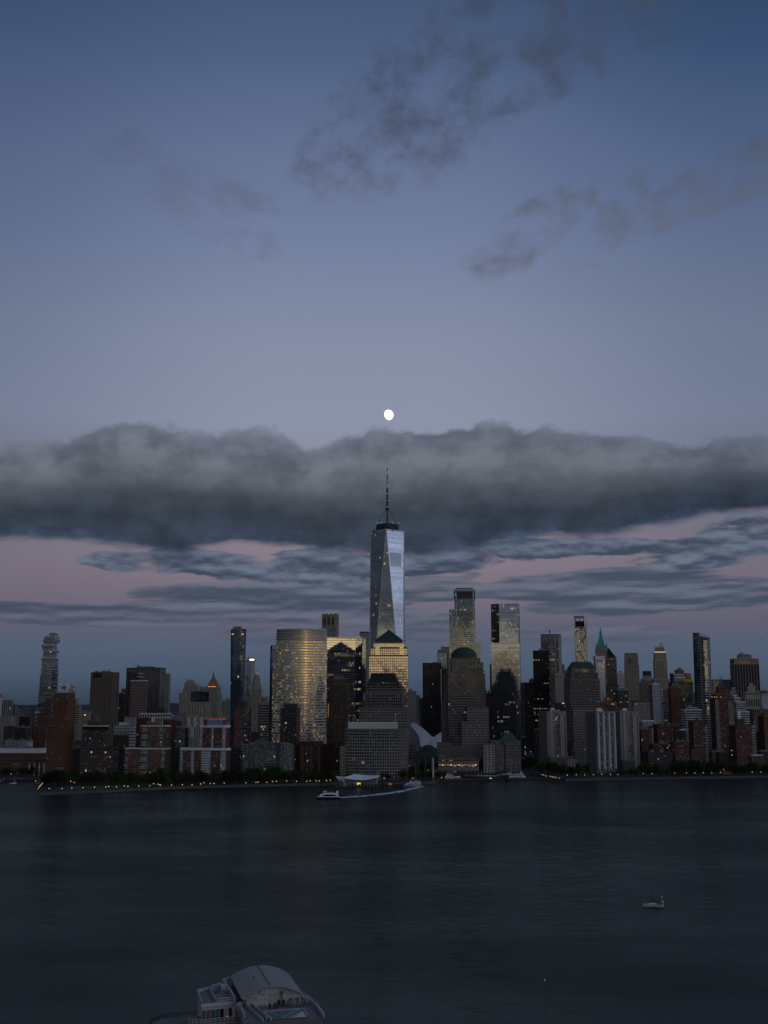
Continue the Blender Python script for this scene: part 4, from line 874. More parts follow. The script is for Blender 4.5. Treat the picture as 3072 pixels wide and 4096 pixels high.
for i in range(4):
    j = (i + 1) % 4
    B.mesh('glass_facet', facet([(*bs[i], zb), (*bs[j], zb), (*tsq[i], zt)], 'f_trade_mid' if i == 0 else 'f_trade'))
    B.mesh('glass_facet', facet([(*tsq[j], zt), (*tsq[i], zt), (*bs[j], zb)], 'f_trade'))
    for p, q in (((*bs[i], zb), (*tsq[i], zt)), ((*bs[j], zb), (*tsq[i], zt))):
        e = MB(); e.tube(p, q, .95, .8, 'parapet_steel', 6); B.mesh('edge_trim', e)
    e = MB(); A_, C_ = tsq[i], tsq[j]; e.tube((*A_, zt + .5), (*C_, zt + .5), 1.5, 1.5, 'parapet_steel', 4); B.mesh('parapet', e)
# louvre bands near the mechanical floors, lying in the two side facets
def on_facet(tri, u, v):
    p, q, r = [Vector(t) for t in tri]; return r + (p - r)*v + (q - p)*v*u
for tri, u0, u1 in (([(*tsq[1], zt), (*tsq[0], zt), (*bs[1], zb)], .16, .90)  ,):
    v1 = (zat(2210, Yc - 25) - zb)/tall; v0 = (zat(2265, Yc - 25) - zb)/tall
    nrm = (Vector(tri[1])-Vector(tri[0])).cross(Vector(tri[2])-Vector(tri[0])).normalized()
    if nrm.y > 0: nrm = -nrm
    P0, P1, P2, P3 = on_facet(tri, u1, v0), on_facet(tri, u0, v0), on_facet(tri, u0, v1), on_facet(tri, u1, v1)
    b = MB(); N = 17
    for k in range(N):
        t0, t1 = k/N, (k + .2)/N
        q = [P0 + (P1-P0)*t0, P0 + (P1-P0)*t1, P3 + (P2-P3)*t1, P3 + (P2-P3)*t0]
        f_ = [p + nrm*.25 for p in q]
        b.face(f_, 'steel_dark'); b.face([q[0], f_[0], f_[3], q[3]], 'steel_dark'); b.face([f_[1], q[1], q[2], f_[2]], 'steel_dark')
    B.mesh('louvre_band', b)
b = MB(); b.face([(*p, zt - .5) for p in tsq], 'roof_dark'); B.mesh('roof', b)
R_ = (1597-1504)/2/F*Yc
for k, (py, r) in enumerate(((2113, .95), (2107, 1.0), (2100, 1.0), (2095, .96))):
    z = zat(py, Yc - R_); b = MB(); rr = R_*r; b.lathe(xc, Yc, [(rr - 2.2, z - .8), (rr, z - .8), (rr + .2, z), (rr, z + .8), (rr - 2.2, z + .8), (rr - 2.2, z - .8)], 'steel_dark', 40); B.mesh('communications_ring', b)
for k in range(20):
    t = 2*math.pi*k/20; x, y = xc + math.cos(t)*(R_-1), Yc + math.sin(t)*(R_-1); b = MB(); b.tube((x, y, zat(2119, Yc-R_)), (x, y, zat(2094, Yc - R_)), .3, .3, 'steel_dark', 4); B.mesh('ring_post', b)
b = MB(); b.lathe(xc, Yc, [(13, zt - .4), (13, zat(2096, Yc)), (0, zat(2095, Yc))], 'roof_unit', 16); B.mesh('roof_core', b)
for k in range(4):
    t = rad(20 + 90*k); x, y = xc + math.cos(t)*27, Yc + math.sin(t)*24; b = MB(); b.box(x, y, zt, 4, 3, 4, 'roof_unit'); B.mesh('rooftop_unit', b)
def sp(part, y0, y1, w0, w1, mat, n=10):
    z0, z1 = zat(y0, Yc), zat(y1, Yc); b = MB(); b.lathe(xc, Yc, [(0.01, z0), (w0/2/F*Yc, z0), (w1/2/F*Yc, z1), (0, z1)], mat, n); return B.mesh(part, b)
P('spire_olive', (.1, .12, .05), .5, .3); P('spire_dark', (.06, .055, .055), .4, .6); P('spire_bronze', (.5, .36, .26), .35, .7); P('spire_steel', (.55, .5, .47), .3, .8)
sp('spire_base', 2096, 2041, 10.5, 6.5, 'spire_olive'); sp('spire_platform', 2041, 2032, 15, 16, 'steel_dark')
segs = [(2032, 2026, 6.5, 6.0, 'spire_bronze'), (2026, 2008, 8.0, 9.4, 'spire_dark'), (2007, 2001, 8.5, 8.0, 'spire_bronze'), (2001, 1982, 9, 6.6, 'spire_dark'), (1980, 1973, 5.5, 5.2, 'spire_bronze'), (1973, 1957, 6.6, 7.8, 'spire_dark'),
        (1953, 1945, 6.6, 6.0, 'spire_bronze'), (1945, 1932, 5.6, 5.2, 'spire_steel'), (1930, 1922, 4.6, 4.4, 'spire_bronze'), (1922, 1904, 4.2, 4.2, 'spire_dark'), (1902, 1893, 3.6, 2.6, 'spire_bronze'), (1893, 1882, 2.4, 2.0, 'spire_steel')]
for y0, y1, w0, w1, mt in segs: sp('spire_section', y0, y1, w0, w1, mt)
for y0, w in ((2007.5, 12), (1981, 11), (1956, 9.4), (1931, 8), (1903, 7)): sp('spire_collar', y0 + 1.2, y0 - 1.4, w, w, 'steel_dark')
sp('beacon_base', 1882, 1874, 5, 4.4, 'spire_dark'); sp('beacon_cone', 1874, 1858, 4.0, .3, 'spire_steel')
for s_ in (-1, 1):
    for dyy in (-1, 1):
        b = MB(); b.tube((xc + s_*17.5, Yc + dyy*10, zat(2096, Yc)), (xc + s_*3.6, Yc + dyy*2, zat(2040, Yc)), .22, .22, 'steel_dark', 4); B.mesh('guy_cable', b)
for px in (1511, 1525, 1571, 1594): B.beacon(px, 2091.5, dy=-4, mat='light_glow', r=.55)
# ------------------------------------------------------------------ stone towers with copper tops
def copper(B, part, b, **k): return B.mesh(part, b, **k)
B = Bld('office_tower', 'stone tower with gold-reflecting windows and a green copper pyramid roof', 1790, 1556, -1)
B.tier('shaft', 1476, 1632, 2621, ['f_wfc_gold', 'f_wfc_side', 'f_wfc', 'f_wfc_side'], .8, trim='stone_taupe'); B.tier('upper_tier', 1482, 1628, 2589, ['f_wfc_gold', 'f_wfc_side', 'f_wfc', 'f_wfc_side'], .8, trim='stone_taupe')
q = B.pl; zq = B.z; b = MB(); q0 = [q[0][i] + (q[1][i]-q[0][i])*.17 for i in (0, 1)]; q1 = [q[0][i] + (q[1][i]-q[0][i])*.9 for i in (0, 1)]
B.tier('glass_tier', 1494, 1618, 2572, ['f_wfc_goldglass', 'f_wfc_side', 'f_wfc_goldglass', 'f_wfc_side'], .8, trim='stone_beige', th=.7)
for s0, s1 in ((.13, .26), (.80, .90)):
    b = MB(); a0 = [q[0][i] + (q[1][i]-q[0][i])*s0 for i in (0, 1)]; a1 = [q[0][i] + (q[1][i]-q[0][i])*s1 for i in (0, 1)]
    b.prism([(a0[0], a0[1]-.5), (a1[0], a1[1]-.5), (a1[0], a1[1]+.4), (a0[0], a0[1]+.4)], zq - 14, zq + 1, 'f_wfc_goldglass', roof='stone_beige'); B.mesh('glass_notch', b)
B.tier('drum', 1503, 1610, 2561, 'stone_dark', .8, trim='copper_green', th=.5); pl, _ = fit(1500, 1612, 2561, B.Y, -1, .8); za = zat(2519, B.Y)
b = MB(); b.prism(pl, B.z, za, 'copper_green', roof='copper_green', top=inset(pl, .02)); B.mesh('pyramid_roof', b)
B = Bld('office_tower', 'taupe stone tower of stacked setbacks with a dark flat-topped stepped cap, behind the white-roofed block', 1650, 1545, -9)
B.tier('base', 1436, 1641, 2830, ['f_wfc', 'f_wfc_side', 'f_wfc', 'f_wfc_side'], .5, trim='stone_taupe'); B.tier('middle_tier', 1453, 1618, 2771, ['f_wfc_mid', 'f_wfc_side', 'f_wfc', 'f_wfc_side'], .5, trim='stone_taupe'); B.tier('glass_tier', 1462, 1614, 2744, ['f_wfc_mid', 'f_wfc_side', 'f_wfc', 'f_wfc_side'], .5, trim='stone_taupe', th=.8); B.tier('drum', 1468, 1606, 2728, ['f_wfc_glass', 'f_wfc_side', 'f_wfc', 'f_wfc_side'], .5, trim='copper_dark' if P('copper_dark', (.022, .028, .027), .6) else 0, th=.6)
for i, (x0, x1, y1) in enumerate(((1474, 1592, 2714), (1479, 1588, 2703), (1484, 1584, 2692))): B.tier('stepped_cap', x0, x1, y1, 'copper_dark', .5, trim=None, roof='copper_dark', taper=.985)
B.tier('corner_tower', 1616, 1642, 2829, 'f_wfc_side', 2.2, base=GZ, dy=8, trim='stone_taupe'); B.tier('stone_bay', 1585, 1634, 2930, 'f_wfc_side', .9, base=GZ, dy=-24, trim='stone_taupe')
# exchange block with white roof band
B = Bld('exchange_building', 'wide office block gridded with pale mullions under a ribbed white metal roof', 1545, 1495, -6)
x0, x1 = xat(1381, 2925, 1520), xat(1594, 2925, 1512); n = 18; zt = zat(2917, 1510)
arc = [(x0 + (x1-x0)*i/n, 1522 - 9*i/n - 5*math.sin(math.pi*i/n)) for i in range(n + 1)]
b = MB(); b.curve(arc, GZ, zt, 'f_merc', roof=None, closed=False); B.mesh('curtain_wall', b)
b = MB(); pl = [arc[0], (arc[0][0] - 1, 1570), (xat(1632, 2925, 1560), 1560), (xat(1626, 2925, 1520), 1522), arc[-1]]
for i in range(len(pl) - 1): b.wall(pl[i + 1], pl[i], GZ, zt, 'f_wfc_side' if i in (1, 2, 3) else 'stone_taupe')
b.face([(*p, zt) for p in arc] + [(*p, zt) for p in pl[::-1][1:-1]], 'roof_dark'); B.mesh('stone_wall', b)
b = MB()
for i in range(n): b.face([(arc[i][0], arc[i][1] - .5, zt - 2.2), (arc[i+1][0], arc[i+1][1] - .5, zt - 2.2), (arc[i+1][0], arc[i+1][1] - .5, zt + .6), (arc[i][0], arc[i][1] - .5, zt + .6)], 'stone_taupe'); b.face([(arc[i][0], arc[i][1] - .5, zt + .6), (arc[i+1][0], arc[i+1][1] - .5, zt + .6), (arc[i+1][0], arc[i+1][1] + 2, zt + .6), (arc[i][0], arc[i][1] + 2, zt + .6)], 'stone_taupe')
B.mesh('cornice', b)
q = [(xat(1392, 2900, 1524), 1524), (xat(1591, 2900, 1517), 1517), (xat(1591, 2900, 1517) - 1, 1552), (xat(1392, 2900, 1524), 1556)]; z2 = zat(2890, 1520)
b = MB(); b.prism(q, zt, z2, 'f_rib_white', roof='trim_white'); B.mesh('roof_band', b)
b = MB(); b.wall((x0 - 7, 1527), (x0, 1524), GZ, zat(2985, 1525), 'f_lowbeige'); b.wall((x0 - 7, 1545), (x0 - 7, 1527), GZ, zat(2985, 1525), 'f_lowbeige'); b.face([(x0-7, 1527, zat(2985, 1525)), (x0, 1524, zat(2985, 1525)), (x0, 1545, zat(2985, 1525)), (x0-7, 1545, zat(2985, 1525))], 'roof_dark'); B.mesh('side_annex', b)
for i in range(13):
    b = MB(); t = i/12; b.box(arc[0][0] + (arc[-1][0]-arc[0][0])*t, 1519 - 9*t - 5*math.sin(math.pi*t) + 0, GZ, .8, 1.2, 5.2, 'stone_beige'); B.mesh('arcade_pier', b)
b = MB(); b.box((x0+x1)/2, 1515, GZ + 1.2, (x1-x0)*.45, 1.2, 2.2, 'light_dim2' if lampmat('light_dim2', (1, .66, .3), .22) else 0, -6); B.mesh('arcade_light', b)
for px in (1395, 1413, 1581):
    xx = xat(px, 2890, 1524); zf = zat(2858 if px < 1500 else 2852, 1524); r = root('flagpole', {1395: 'thin white flagpole with small flag on the white-roofed block, outer of the close pair', 1413: 'thin white flagpole with small flag on the white-roofed block, inner of the close pair', 1581: 'lone thin flagpole with red striped flag near the far corner of the white-roofed block'}[px], 'flagpole', (xx, 1526, z2), 'flagpoles on the white-roofed block')
    b = MB(); b.tube((xx, 1526, z2), (xx, 1526, zf), .22, .14, 'steel_white', 6); b.build('pole', r, (xx, 1526, z2))
    b = MB()
    for k in range(4): b.face([(xx + k*.7, 1526 + .2*math.sin(k), zf - .2 - k*.1), (xx + k*.7 + .7, 1526 + .2*math.sin(k+1), zf - .3 - k*.1), (xx + k*.7 + .7, 1526 + .2*math.sin(k+1), zf - 2.2 - k*.1), (xx + k*.7, 1526 + .2*math.sin(k), zf - 2.1 - k*.1)], 'flag_red' if (k + (px > 1500)) % 2 else 'flag_white')
    b.build('flag', r, (xx, 1526, z2))
# red and green low-rise and the leaning dark roof
B = Bld('apartment_building', 'low dark block of red brick and green glass strips with round roof tank and dish', 1560, 1250, -10)
B.tier('wall', 1199, 1292, 2967, 'f_dark_brick', .5, trim='trim_dark'); q = B.pl
for k, (fa, fb, mt) in enumerate(((.05, .2, 'brick_red'), (.26, .42, 'f_teal_strip'), (.5, .62, 'brick_red'), (.72, .84, 'f_green_glass'), (.88, .98, 'brick_red'))):
    q0 = [q[0][i] + (q[1][i]-q[0][i])*fa for i in (0, 1)]; q1 = [q[0][i] + (q[1][i]-q[0][i])*fb for i in (0, 1)]
    b = MB(); b.prism([(q0[0], q0[1]-.5), (q1[0], q1[1]-.5), (q1[0], q1[1]+.3), (q0[0], q0[1]+.3)], GZ, B.z - 6, mt, roof='trim_dark'); B.mesh('facade_strip', b)
B.tank(1243, 2934, 2966, 22, 'roof_unit', legs=False, conical=False)
b = MB(); x = xat(1246, 2957, 1540); z = zat(2957, 1540); b.lathe(x, 1538, [(.1, z), (1.2, z + .3), (2.2, z + 1.2), (2.4, z + 1.8)], 'trim_white', 12); b.tube((x, 1538, z - 2), (x, 1538, z), .25, .25, 'steel_dark', 5); B.mesh('satellite_dish', b)
B = Bld('apartment_building', 'dark block with a slanting roof and one column of lit stair windows', 1590, 1330, -16)
pl, z = fit(1262, 1381, 2975, 1590, -16, .5); zl = zat(2984, 1580); zh = zat(2966, 1590)
b = MB(); mts = ['f_dark_brick', 'f_generic_dark', 'f_generic_dark', 'f_generic_dark']; zz = [zl, zh, zh, zl]
for i in range(4):
    j = (i + 1) % 4; b.face([(*pl[i], GZ), (*pl[j], GZ), (*pl[j], zz[j]), (*pl[i], zz[i])], mts[i], [(0, 0), (10, 0), (10, 12), (0, 12)])
b.face([(*pl[i], zz[i]) for i in range(4)], 'stone_dark'); B.mesh('wall', b)
for k in range(6):
    py = 2985 + k*13.5; b = MB(); t = .55; x, y = pl[0][0] + (pl[1][0]-pl[0][0])*t, pl[0][1] + (pl[1][1]-pl[0][1])*t
    b.box(xat(1348, py, y - 3), y - .4, zat(py + 4, y), 1.6, .6, 2.0, 'light_orange' if k in (0, 1, 5) else 'light_dim', -16); B.mesh('stair_window', b)
# ------------------------------------------------------------------ behind the gap
B = Bld('office_tower', 'grey ribbed tower with two round roof tanks seen right of the gold-windowed stone tower', 2560, 1647, -4)
B.tier('base', 1625, 1684, 2882, 'f_metal_rib', .6, trim='trim_grey', th=2); B.tier('shaft', 1628, 1665, 2766, 'f_metal_rib', .8, trim='trim_grey')
for px in (1634, 1645): B.tank(px, 2756, 2766, 7.5, 'roof_unit', legs=False, conical=False)
B = Bld('office_tower', 'plain purple-grey slab with a red roof light beside the twin-tank ribbed tower', 2660, 1672, -4)
B.tier('shaft', 1662, 1679, 2780, 'stone_purple' if P('stone_purple', (.15, .14, .16)) else 0, .8, trim='trim_grey'); B.beacon(1676, 2778)
B = Bld('office_tower', 'dark low tower filling the narrow gap beside the black square tower', 2500, 1685, -4)
B.tier('shaft', 1678, 1694, 2792, 'f_generic_dark', .8, trim='trim_grey')
B = Bld('hotel_tower', 'plain black square glass tower with dotted columns of orange lights, above the white winged hall', 2230, 1727, -3)
B.tier('shaft', 1690, 1765, 2652, 'f_blacktower', .5, trim='trim_dark'); B.tier('roof_box', 1732, 1752, 2649, 'black_matte', .5, trim=None); B.beacon(1722, 2649)
b = MB(); x = xat(1764.5, 2700, 2209); b.box(x, 2209, GZ, .8, .8, B.z - GZ - 14, 'steel_bright'); B.mesh('corner_strip', b)
B = Bld('residential_tower', 'dark blue glass tower with pale roof frames behind the black square tower', 2560, 1772, -6)
B.tier('shaft', 1748, 1789, 2610, 'f_blueglass', .7, trim='trim_grey'); B.tier('crown', 1752, 1786, 2599, 'grey_plain', .6, trim='trim_grey')
B.tier('brick_tower', 1764, 1800, 2588, ['f_stone_class', 'brick_dark', 'brick_dark', 'f_stone_class'], .7, base=GZ, dy=25, trim='trim_grey'); B.beacon(1784, 2585); B.mast(1772, 2588, 2582, 1)
# white winged hall: two ribbed wings meeting at a saddle
e0 = root('transit_hall', 'white ribbed hall with two spread bird-like wings above the glass vault', 'hall', (xat(1720, 2985, 2080), 2080, GZ)); oo = tuple(e0.location)
def wing(sgn, top_, low_, nr):
    b = MB(); ribs = []
    for i in range(nr + 1):
        t = i/nr; A_ = top_(t); C_ = low_(t); mid = (A_ + C_)/2 + Vector((sgn*-1.5*math.sin(math.pi*t), 3.0, 0)); pts = [(1-s)**2*A_ + 2*s*(1-s)*mid + s*s*C_ for s in (0, .25, .5, .75, 1)]
        ribs.append(pts)
    for i in range(nr):
        for k in range(4):
            b.face([ribs[i][k], ribs[i+1][k], ribs[i+1][k+1], ribs[i][k+1]], 'oculus_white'); 
            dn = Vector((0, .8, 0)); b.face([ribs[i][k+1] + dn, ribs[i+1][k+1] + dn, ribs[i+1][k] + dn, ribs[i][k] + dn], 'oculus_white')
    w = b.build('wing', e0, oo)
    for i in range(0, nr + 1):
        c = MB()
        for k in range(4): c.tube(ribs[i][k] + Vector((0, -.3, 0)), ribs[i][k+1] + Vector((0, -.3, 0)), .32, .32, 'oculus_white', 4)
        d = (ribs[i][-1] - ribs[i][-2]).normalized(); c.tube(ribs[i][-1], ribs[i][-1] + d*3.0, .32, .1, 'oculus_white', 4)
        c.build('rib', w, oo)
def W3(px, py, Y): return Vector((xat(px, py, Y), Y, zat(py, Y)))
def spl(pts):
    def f(t):
        n = len(pts) - 1; k = min(int(t*n), n - 1); u = t*n - k; P_ = [W3(*p) for p in pts]
        p0, p1, p2, p3 = P_[max(k-1, 0)], P_[k], P_[k+1], P_[min(k+2, n)]
        return .5*((2*p1) + (p2-p0)*u + (2*p0-5*p1+4*p2-p3)*u*u + (3*p1-p0-3*p2+p3)*u**3)
    return f
wing(-1, spl([(1644, 2894, 2040), (1653, 2889, 2043), (1678, 2903, 2055), (1705, 2925, 2075), (1731, 2949, 2095)]), spl([(1643, 2901, 2036), (1662, 2922, 2040), (1678, 2950, 2050), (1685, 2985, 2060), (1714, 2990, 2085)]), 34)
wing(1, spl([(1733, 2949, 2100), (1752, 2937, 2108), (1772, 2923, 2118), (1800, 2902, 2130)]), spl([(1720, 2990, 2090), (1745, 2990, 2094), (1772, 2990, 2100), (1800, 2984, 2110)]), 26)
b = MB(); f1 = spl([(1731, 2949, 2094), (1724, 2962, 2089), (1719, 2976, 2086), (1717, 2990, 2084)])
for k in range(8): b.tube(f1(k/8), f1((k+1)/8), 1.6, 1.6, 'oculus_white', 6)
b.build('spine', e0, oo)
# glass vaulted hall
e0 = root('winter_garden', 'dark glass hall with a stepped rounded vault, glowing inside, beside the boat cove', 'hall', (xat(1711, 3080, 1630), 1630, GZ)); oo = tuple(e0.location)
x = xat(1711, 3000, 1630); R = 41.5/F*1630; zc = zat(3030, 1612)
for k in range(4):
    Rk = R*(1 - .09*k); b = MB(); y0 = 1612 + k*9; n = 18; ztop = zat(2980, 1612) - zc; kk = ztop/R
    hgt = lambda q, Rk=Rk, k=k: zc + Rk*kk*math.sin(q)*(1.0) + k*.4
    for i in range(n):
        a0, a1 = math.pi*i/n, math.pi*(i+1)/n
        p0 = (x - Rk*math.cos(a0), hgt(a0)); p1 = (x - Rk*math.cos(a1), hgt(a1))
        b.face([(p0[0], y0, p0[1]), (p1[0], y0, p1[1]), (p1[0], y0 + (9 if k < 3 else 26), p1[1]), (p0[0], y0 + (9 if k < 3 else 26), p0[1])], 'f_glassvault', [(i*2, 0), (i*2+2, 0), (i*2+2, 4), (i*2, 4)])
        b.face([(p0[0], y0, zc), (p1[0], y0, zc), (p1[0], y0, p1[1]), (p0[0], y0, p0[1])], 'f_glassvault', [(i, 0), (i+1, 0), (i+1, 3), (i, 3)])
    b.build('vault', e0, oo)
b = MB(); g = [(x - R*.92, 1614), (x + R*.92, 1614), (x + R*.92, 1665), (x - R*.92, 1665)]; b.prism(g, GZ, zc, 'f_litglass'); b.build('glass_front', e0, oo)
b = MB(); b.box(x, 1613, zc - 1, R*2.04, 2, 1.6, 'steel_dark'); b.build('eaves_beam', e0, oo)
for s_ in (-1, 1):
    for fx in (.3, .93):
        b = MB(); b.tube((x + s_*R*fx, 1612.5, GZ), (x + s_*R*fx, 1612.5, zc), .9, .9, 'stone_dark', 8); b.build('column', e0, oo)
B = Bld('office_building', 'low dark taupe block tucked between the glass vault and the dome-topped tower', 1660, 1760, -4)
B.tier('wall', 1747, 1803, 2970, 'f_wfc_side', .5, trim='stone_taupe')
B = Bld('office_building', 'low stone block in shadow just left of the glass vault', 1640, 1648, -4)
B.tier('wall', 1637, 1669, 2972, 'f_wfc_side', .6, trim='stone_taupe'); B.tier('podium', 1630, 1672, 3040, 'f_litshop', .5, base=GZ, dy=-12, trim='stone_taupe')
B = Bld('restaurant_building', 'long low stone terrace building with a row of glowing restaurant windows facing the cove', 1625, 1830, -2)
B.tier('wall', 1751, 1915, 3035, 'f_litshop', .12, trim='stone_taupe'); B.tier('roof_hut', 1752, 1778, 3022, 'stone_taupe', .4); 
b = MB(); q = fit(1755, 1912, 3072, 1612, -2, .03)[0]; b.prism(q, GZ, GZ + 3.4, 'f_generic_dark', roof='lawn_green'); B.mesh('terrace', b)
for k in range(14):
    px = 1760 + k*11; b = MB(); b.box(xat(px, 3059, 1613), 1613, zat(3062, 1613), 2.0 if k % 3 else 3, .5, 1.3, ('light_shop', 'light_glow', 'light_dim')[k % 3 if k % 5 else 2], -2); B.mesh('lit_window', b)
# ------------------------------------------------------------------ right of centre
B = Bld('office_tower', 'tall glass tower with white cross-braced edges and black louvred top, left of the mirror-clear slab', 2240, 1858, -5)
B.tier('shaft', 1817, 1899, 2358, ['f_three', 'f_three', 'f_three', 'f_three'], .55, trim='trim_white', th=1); q = B.pl; zt = B.z
B.tier('left_wing', 1797, 1835, 2438, 'f_three', 1.0, base=GZ, dy=-6, trim='trim_white', th=.8); lw = B.pl; zl = B.z
B.tier('right_wing', 1880, 1922, 2570, 'f_three', 1.0, base=GZ, dy=-6, trim='trim_white', th=.8); rw = B.pl; zr = B.z
b = MB(); q0 = [q[0][i] + (q[1][i]-q[0][i])*.12 for i in (0, 1)]; q1 = [q[0][i] + (q[1][i]-q[0][i])*.88 for i in (0, 1)]
b.prism([(q0[0], q0[1]-.6), (q1[0], q1[1]-.6), (q1[0], q1[1]+.3), (q0[0], q0[1]+.3)], zat(2393, 2225), zat(2366, 2225), 'f_black_louvre', roof='trim_grey'); B.mesh('louvre_screen', b)
B.tier('crown', 1824, 1892, 2351, 'f_metal_rib', .5, base=zt, trim='trim_white', th=.6)
for fx, px in ((.0, 1818), (.99, 1897)):
    x, y = q[0][0] + (q[1][0]-q[0][0])*fx, q[0][1] + (q[1][1]-q[0][1])*fx; b = MB()
    b.face([(x - 1, y - .6, zt - 18), (x + 1, y - .6, zt - 18), (x + (1 if fx else -1), y - .6, zt + 4)], 'steel_dark'); b.face([(x - 1, y + .6, zt - 18), (x + (1 if fx else -1), y + .6, zt + 4), (x + 1, y + .6, zt - 18)], 'steel_dark'); b.face([(x - 1, y - .6, zt - 18), (x + (1 if fx else -1), y - .6, zt + 4), (x + (1 if fx else -1), y + .6, zt + 4), (x - 1, y + .6, zt - 18)], 'steel_dark'); B.mesh('corner_fin', b)
def truss(x0, x1, y, za, zb, n, r=.62):
    for xx in (x0, x1): b = MB(); b.tube((xx, y, za), (xx, y, zb), r, r, 'steel_white', 6); B.mesh('truss_chord', b)
    for k in range(n + 1):
        z0 = za + (zb-za)*k/n; b = MB(); b.tube((x0, y, z0), (x1, y, z0), r*.8, r*.8, 'steel_white', 5); B.mesh('truss_strut', b)
        if k < n:
            z1 = za + (zb-za)*(k+1)/n; b = MB(); b.tube((x0 if k % 2 else x1, y, z0), (x1 if k % 2 else x0, y, z1), r*.8, r*.8, 'steel_white', 5); B.mesh('truss_brace', b)
yf = min(p[1] for p in lw) - 1
truss(xat(1807, 2500, yf), xat(1826, 2500, yf), yf, zat(2660, yf), zat(2440, yf), 8)
yf = min(p[1] for p in rw) - 1
truss(xat(1897, 2600, yf), xat(1914, 2600, yf), yf, zat(2680, yf), zat(2578, yf), 3)
b = MB(); x = xat(1893, 2450, q[0][1] - 1); b.tube((x, q[1][1] - .8, zat(2640, 2225)), (x, q[1][1] - .8, zt - 3), .7, .7, 'steel_white', 6); B.mesh('edge_column', b)
b = MB(); x = xat(1825, 2450, q[0][1] - 1); b.tube((x, q[0][1] - .8, zat(2440, 2225)), (x, q[0][1] - .8, zt - 3), .7, .7, 'steel_white', 6); B.mesh('edge_column', b)
B.mast(1884, 2350, 2346, .5)
# dome topped tower
B = Bld('office_tower', 'massive stone tower of setbacks crowned by a dark green copper dome', 1740, 1868, 4)
B.tier('podium', 1797, 1957, 2985, ['f_wfc_side', 'f_wfc_side', 'f_wfc', 'f_wfc_side'], .4, trim='stone_taupe', dy=-18)
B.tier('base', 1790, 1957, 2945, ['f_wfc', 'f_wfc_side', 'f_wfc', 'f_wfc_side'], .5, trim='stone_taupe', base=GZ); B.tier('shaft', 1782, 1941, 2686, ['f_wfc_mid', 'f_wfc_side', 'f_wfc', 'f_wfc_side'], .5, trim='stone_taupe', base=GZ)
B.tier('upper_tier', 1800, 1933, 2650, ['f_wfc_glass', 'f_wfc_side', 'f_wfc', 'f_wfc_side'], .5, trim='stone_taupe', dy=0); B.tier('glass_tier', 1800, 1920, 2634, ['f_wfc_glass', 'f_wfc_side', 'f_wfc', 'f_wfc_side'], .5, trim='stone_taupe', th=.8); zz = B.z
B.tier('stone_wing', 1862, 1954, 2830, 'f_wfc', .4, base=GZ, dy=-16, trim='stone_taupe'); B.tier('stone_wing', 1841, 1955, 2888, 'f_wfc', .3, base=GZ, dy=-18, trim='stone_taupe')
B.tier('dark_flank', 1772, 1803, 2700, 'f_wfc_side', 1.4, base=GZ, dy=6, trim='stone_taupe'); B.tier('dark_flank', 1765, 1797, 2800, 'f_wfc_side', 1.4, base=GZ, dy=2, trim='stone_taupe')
x = xat(1855.5, 2625, B.Y); R = 51/F*B.Y; zb = zat(2627, B.Y - R*.6); zt = zat(2589, B.Y)
b = MB(); b.lathe(x, B.Y, [(R*.97, zz), (R*.97, zb - .6), (R*1.03, zb - .5), (R*1.03, zb + .4)], 'stone_dark', 32, lens=(1, .62)); B.mesh('drum', b)
b = MB(); b.lathe(x, B.Y, [(R*1.02*math.cos(t), zb + .4 + (zt - zb)*math.sin(t)) for t in [math.pi/2*k/12 for k in range(12)]] + [(0, zt)], 'copper_green', 36, lens=(1, .62)); B.mesh('copper_dome', b, smooth=True)
q = fit(1797, 1818, 2950, 1712, 4, .5)[0]; b = MB(); b.prism(q, GZ, zat(2944, 1712), 'f_wfc_glass'); B.mesh('glass_bay', b)
# gatehouse with small copper roof
B = Bld('gatehouse', 'low stone building under a small green copper hipped roof, below the mirror-clear slab', 1690, 2020, 4)
B.tier('wall', 1955, 2082, 2962, 'f_wfc_side', .3, trim='stone_taupe'); B.tier('left_block', 1930, 1978, 2976, 'f_lowbeige', .6, base=GZ, dy=-20, trim='stone_taupe'); B.tier('front_block', 1976, 2016, 2984, 'f_wfc_side', .5, base=GZ, dy=-16, trim='stone_taupe'); B.tier('right_block', 2014, 2082, 2970, 'f_wfc_side', .5, base=GZ, dy=-10, trim='stone_taupe')
pl, z = fit(1997, 2071, 2962, 1690, 4, .6); b = MB(); b.prism(pl, z, zat(2932, 1690), 'copper_mid' if P('copper_mid', (.025, .075, .064), .6, var=.3) else 0, roof='copper_mid', top=inset(pl, .42)); B.mesh('copper_roof', b)
# mirror slab
B = Bld('office_tower', 'mirror-clear glass slab with sharp bright band halfway up and a dome shape mirrored low', 2290, 2020, 6)
pl, z = fit(1964, 2081, 2571, 2290, -9.2, .6); b = MB(); b.prism(pl, GZ, z, 'f_four'); B.mesh('shaft', b)
zt = zat(2413, 2262); yl = pl[0][1]
ux, uy = (pl[1][0]-pl[0][0]), (pl[1][1]-pl[0][1]); LL = math.hypot(ux, uy)
def E4(t, o): return (pl[0][0] + ux*t - uy/LL*o, pl[0][1] + uy*t + ux/LL*o)
b = MB(); up = [E4(0, 12), E4(.30, .4), E4(.965, .4), E4(1, 10), pl[2], pl[3]]
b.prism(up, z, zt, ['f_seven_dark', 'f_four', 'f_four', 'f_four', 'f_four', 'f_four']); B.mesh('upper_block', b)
b = MB(); p, q = E4(0, -.2), E4(1, -.2); b.tube((*p, z), (*q, z), .5, .5, 'steel_bright', 4); B.mesh('setback_edge', b)
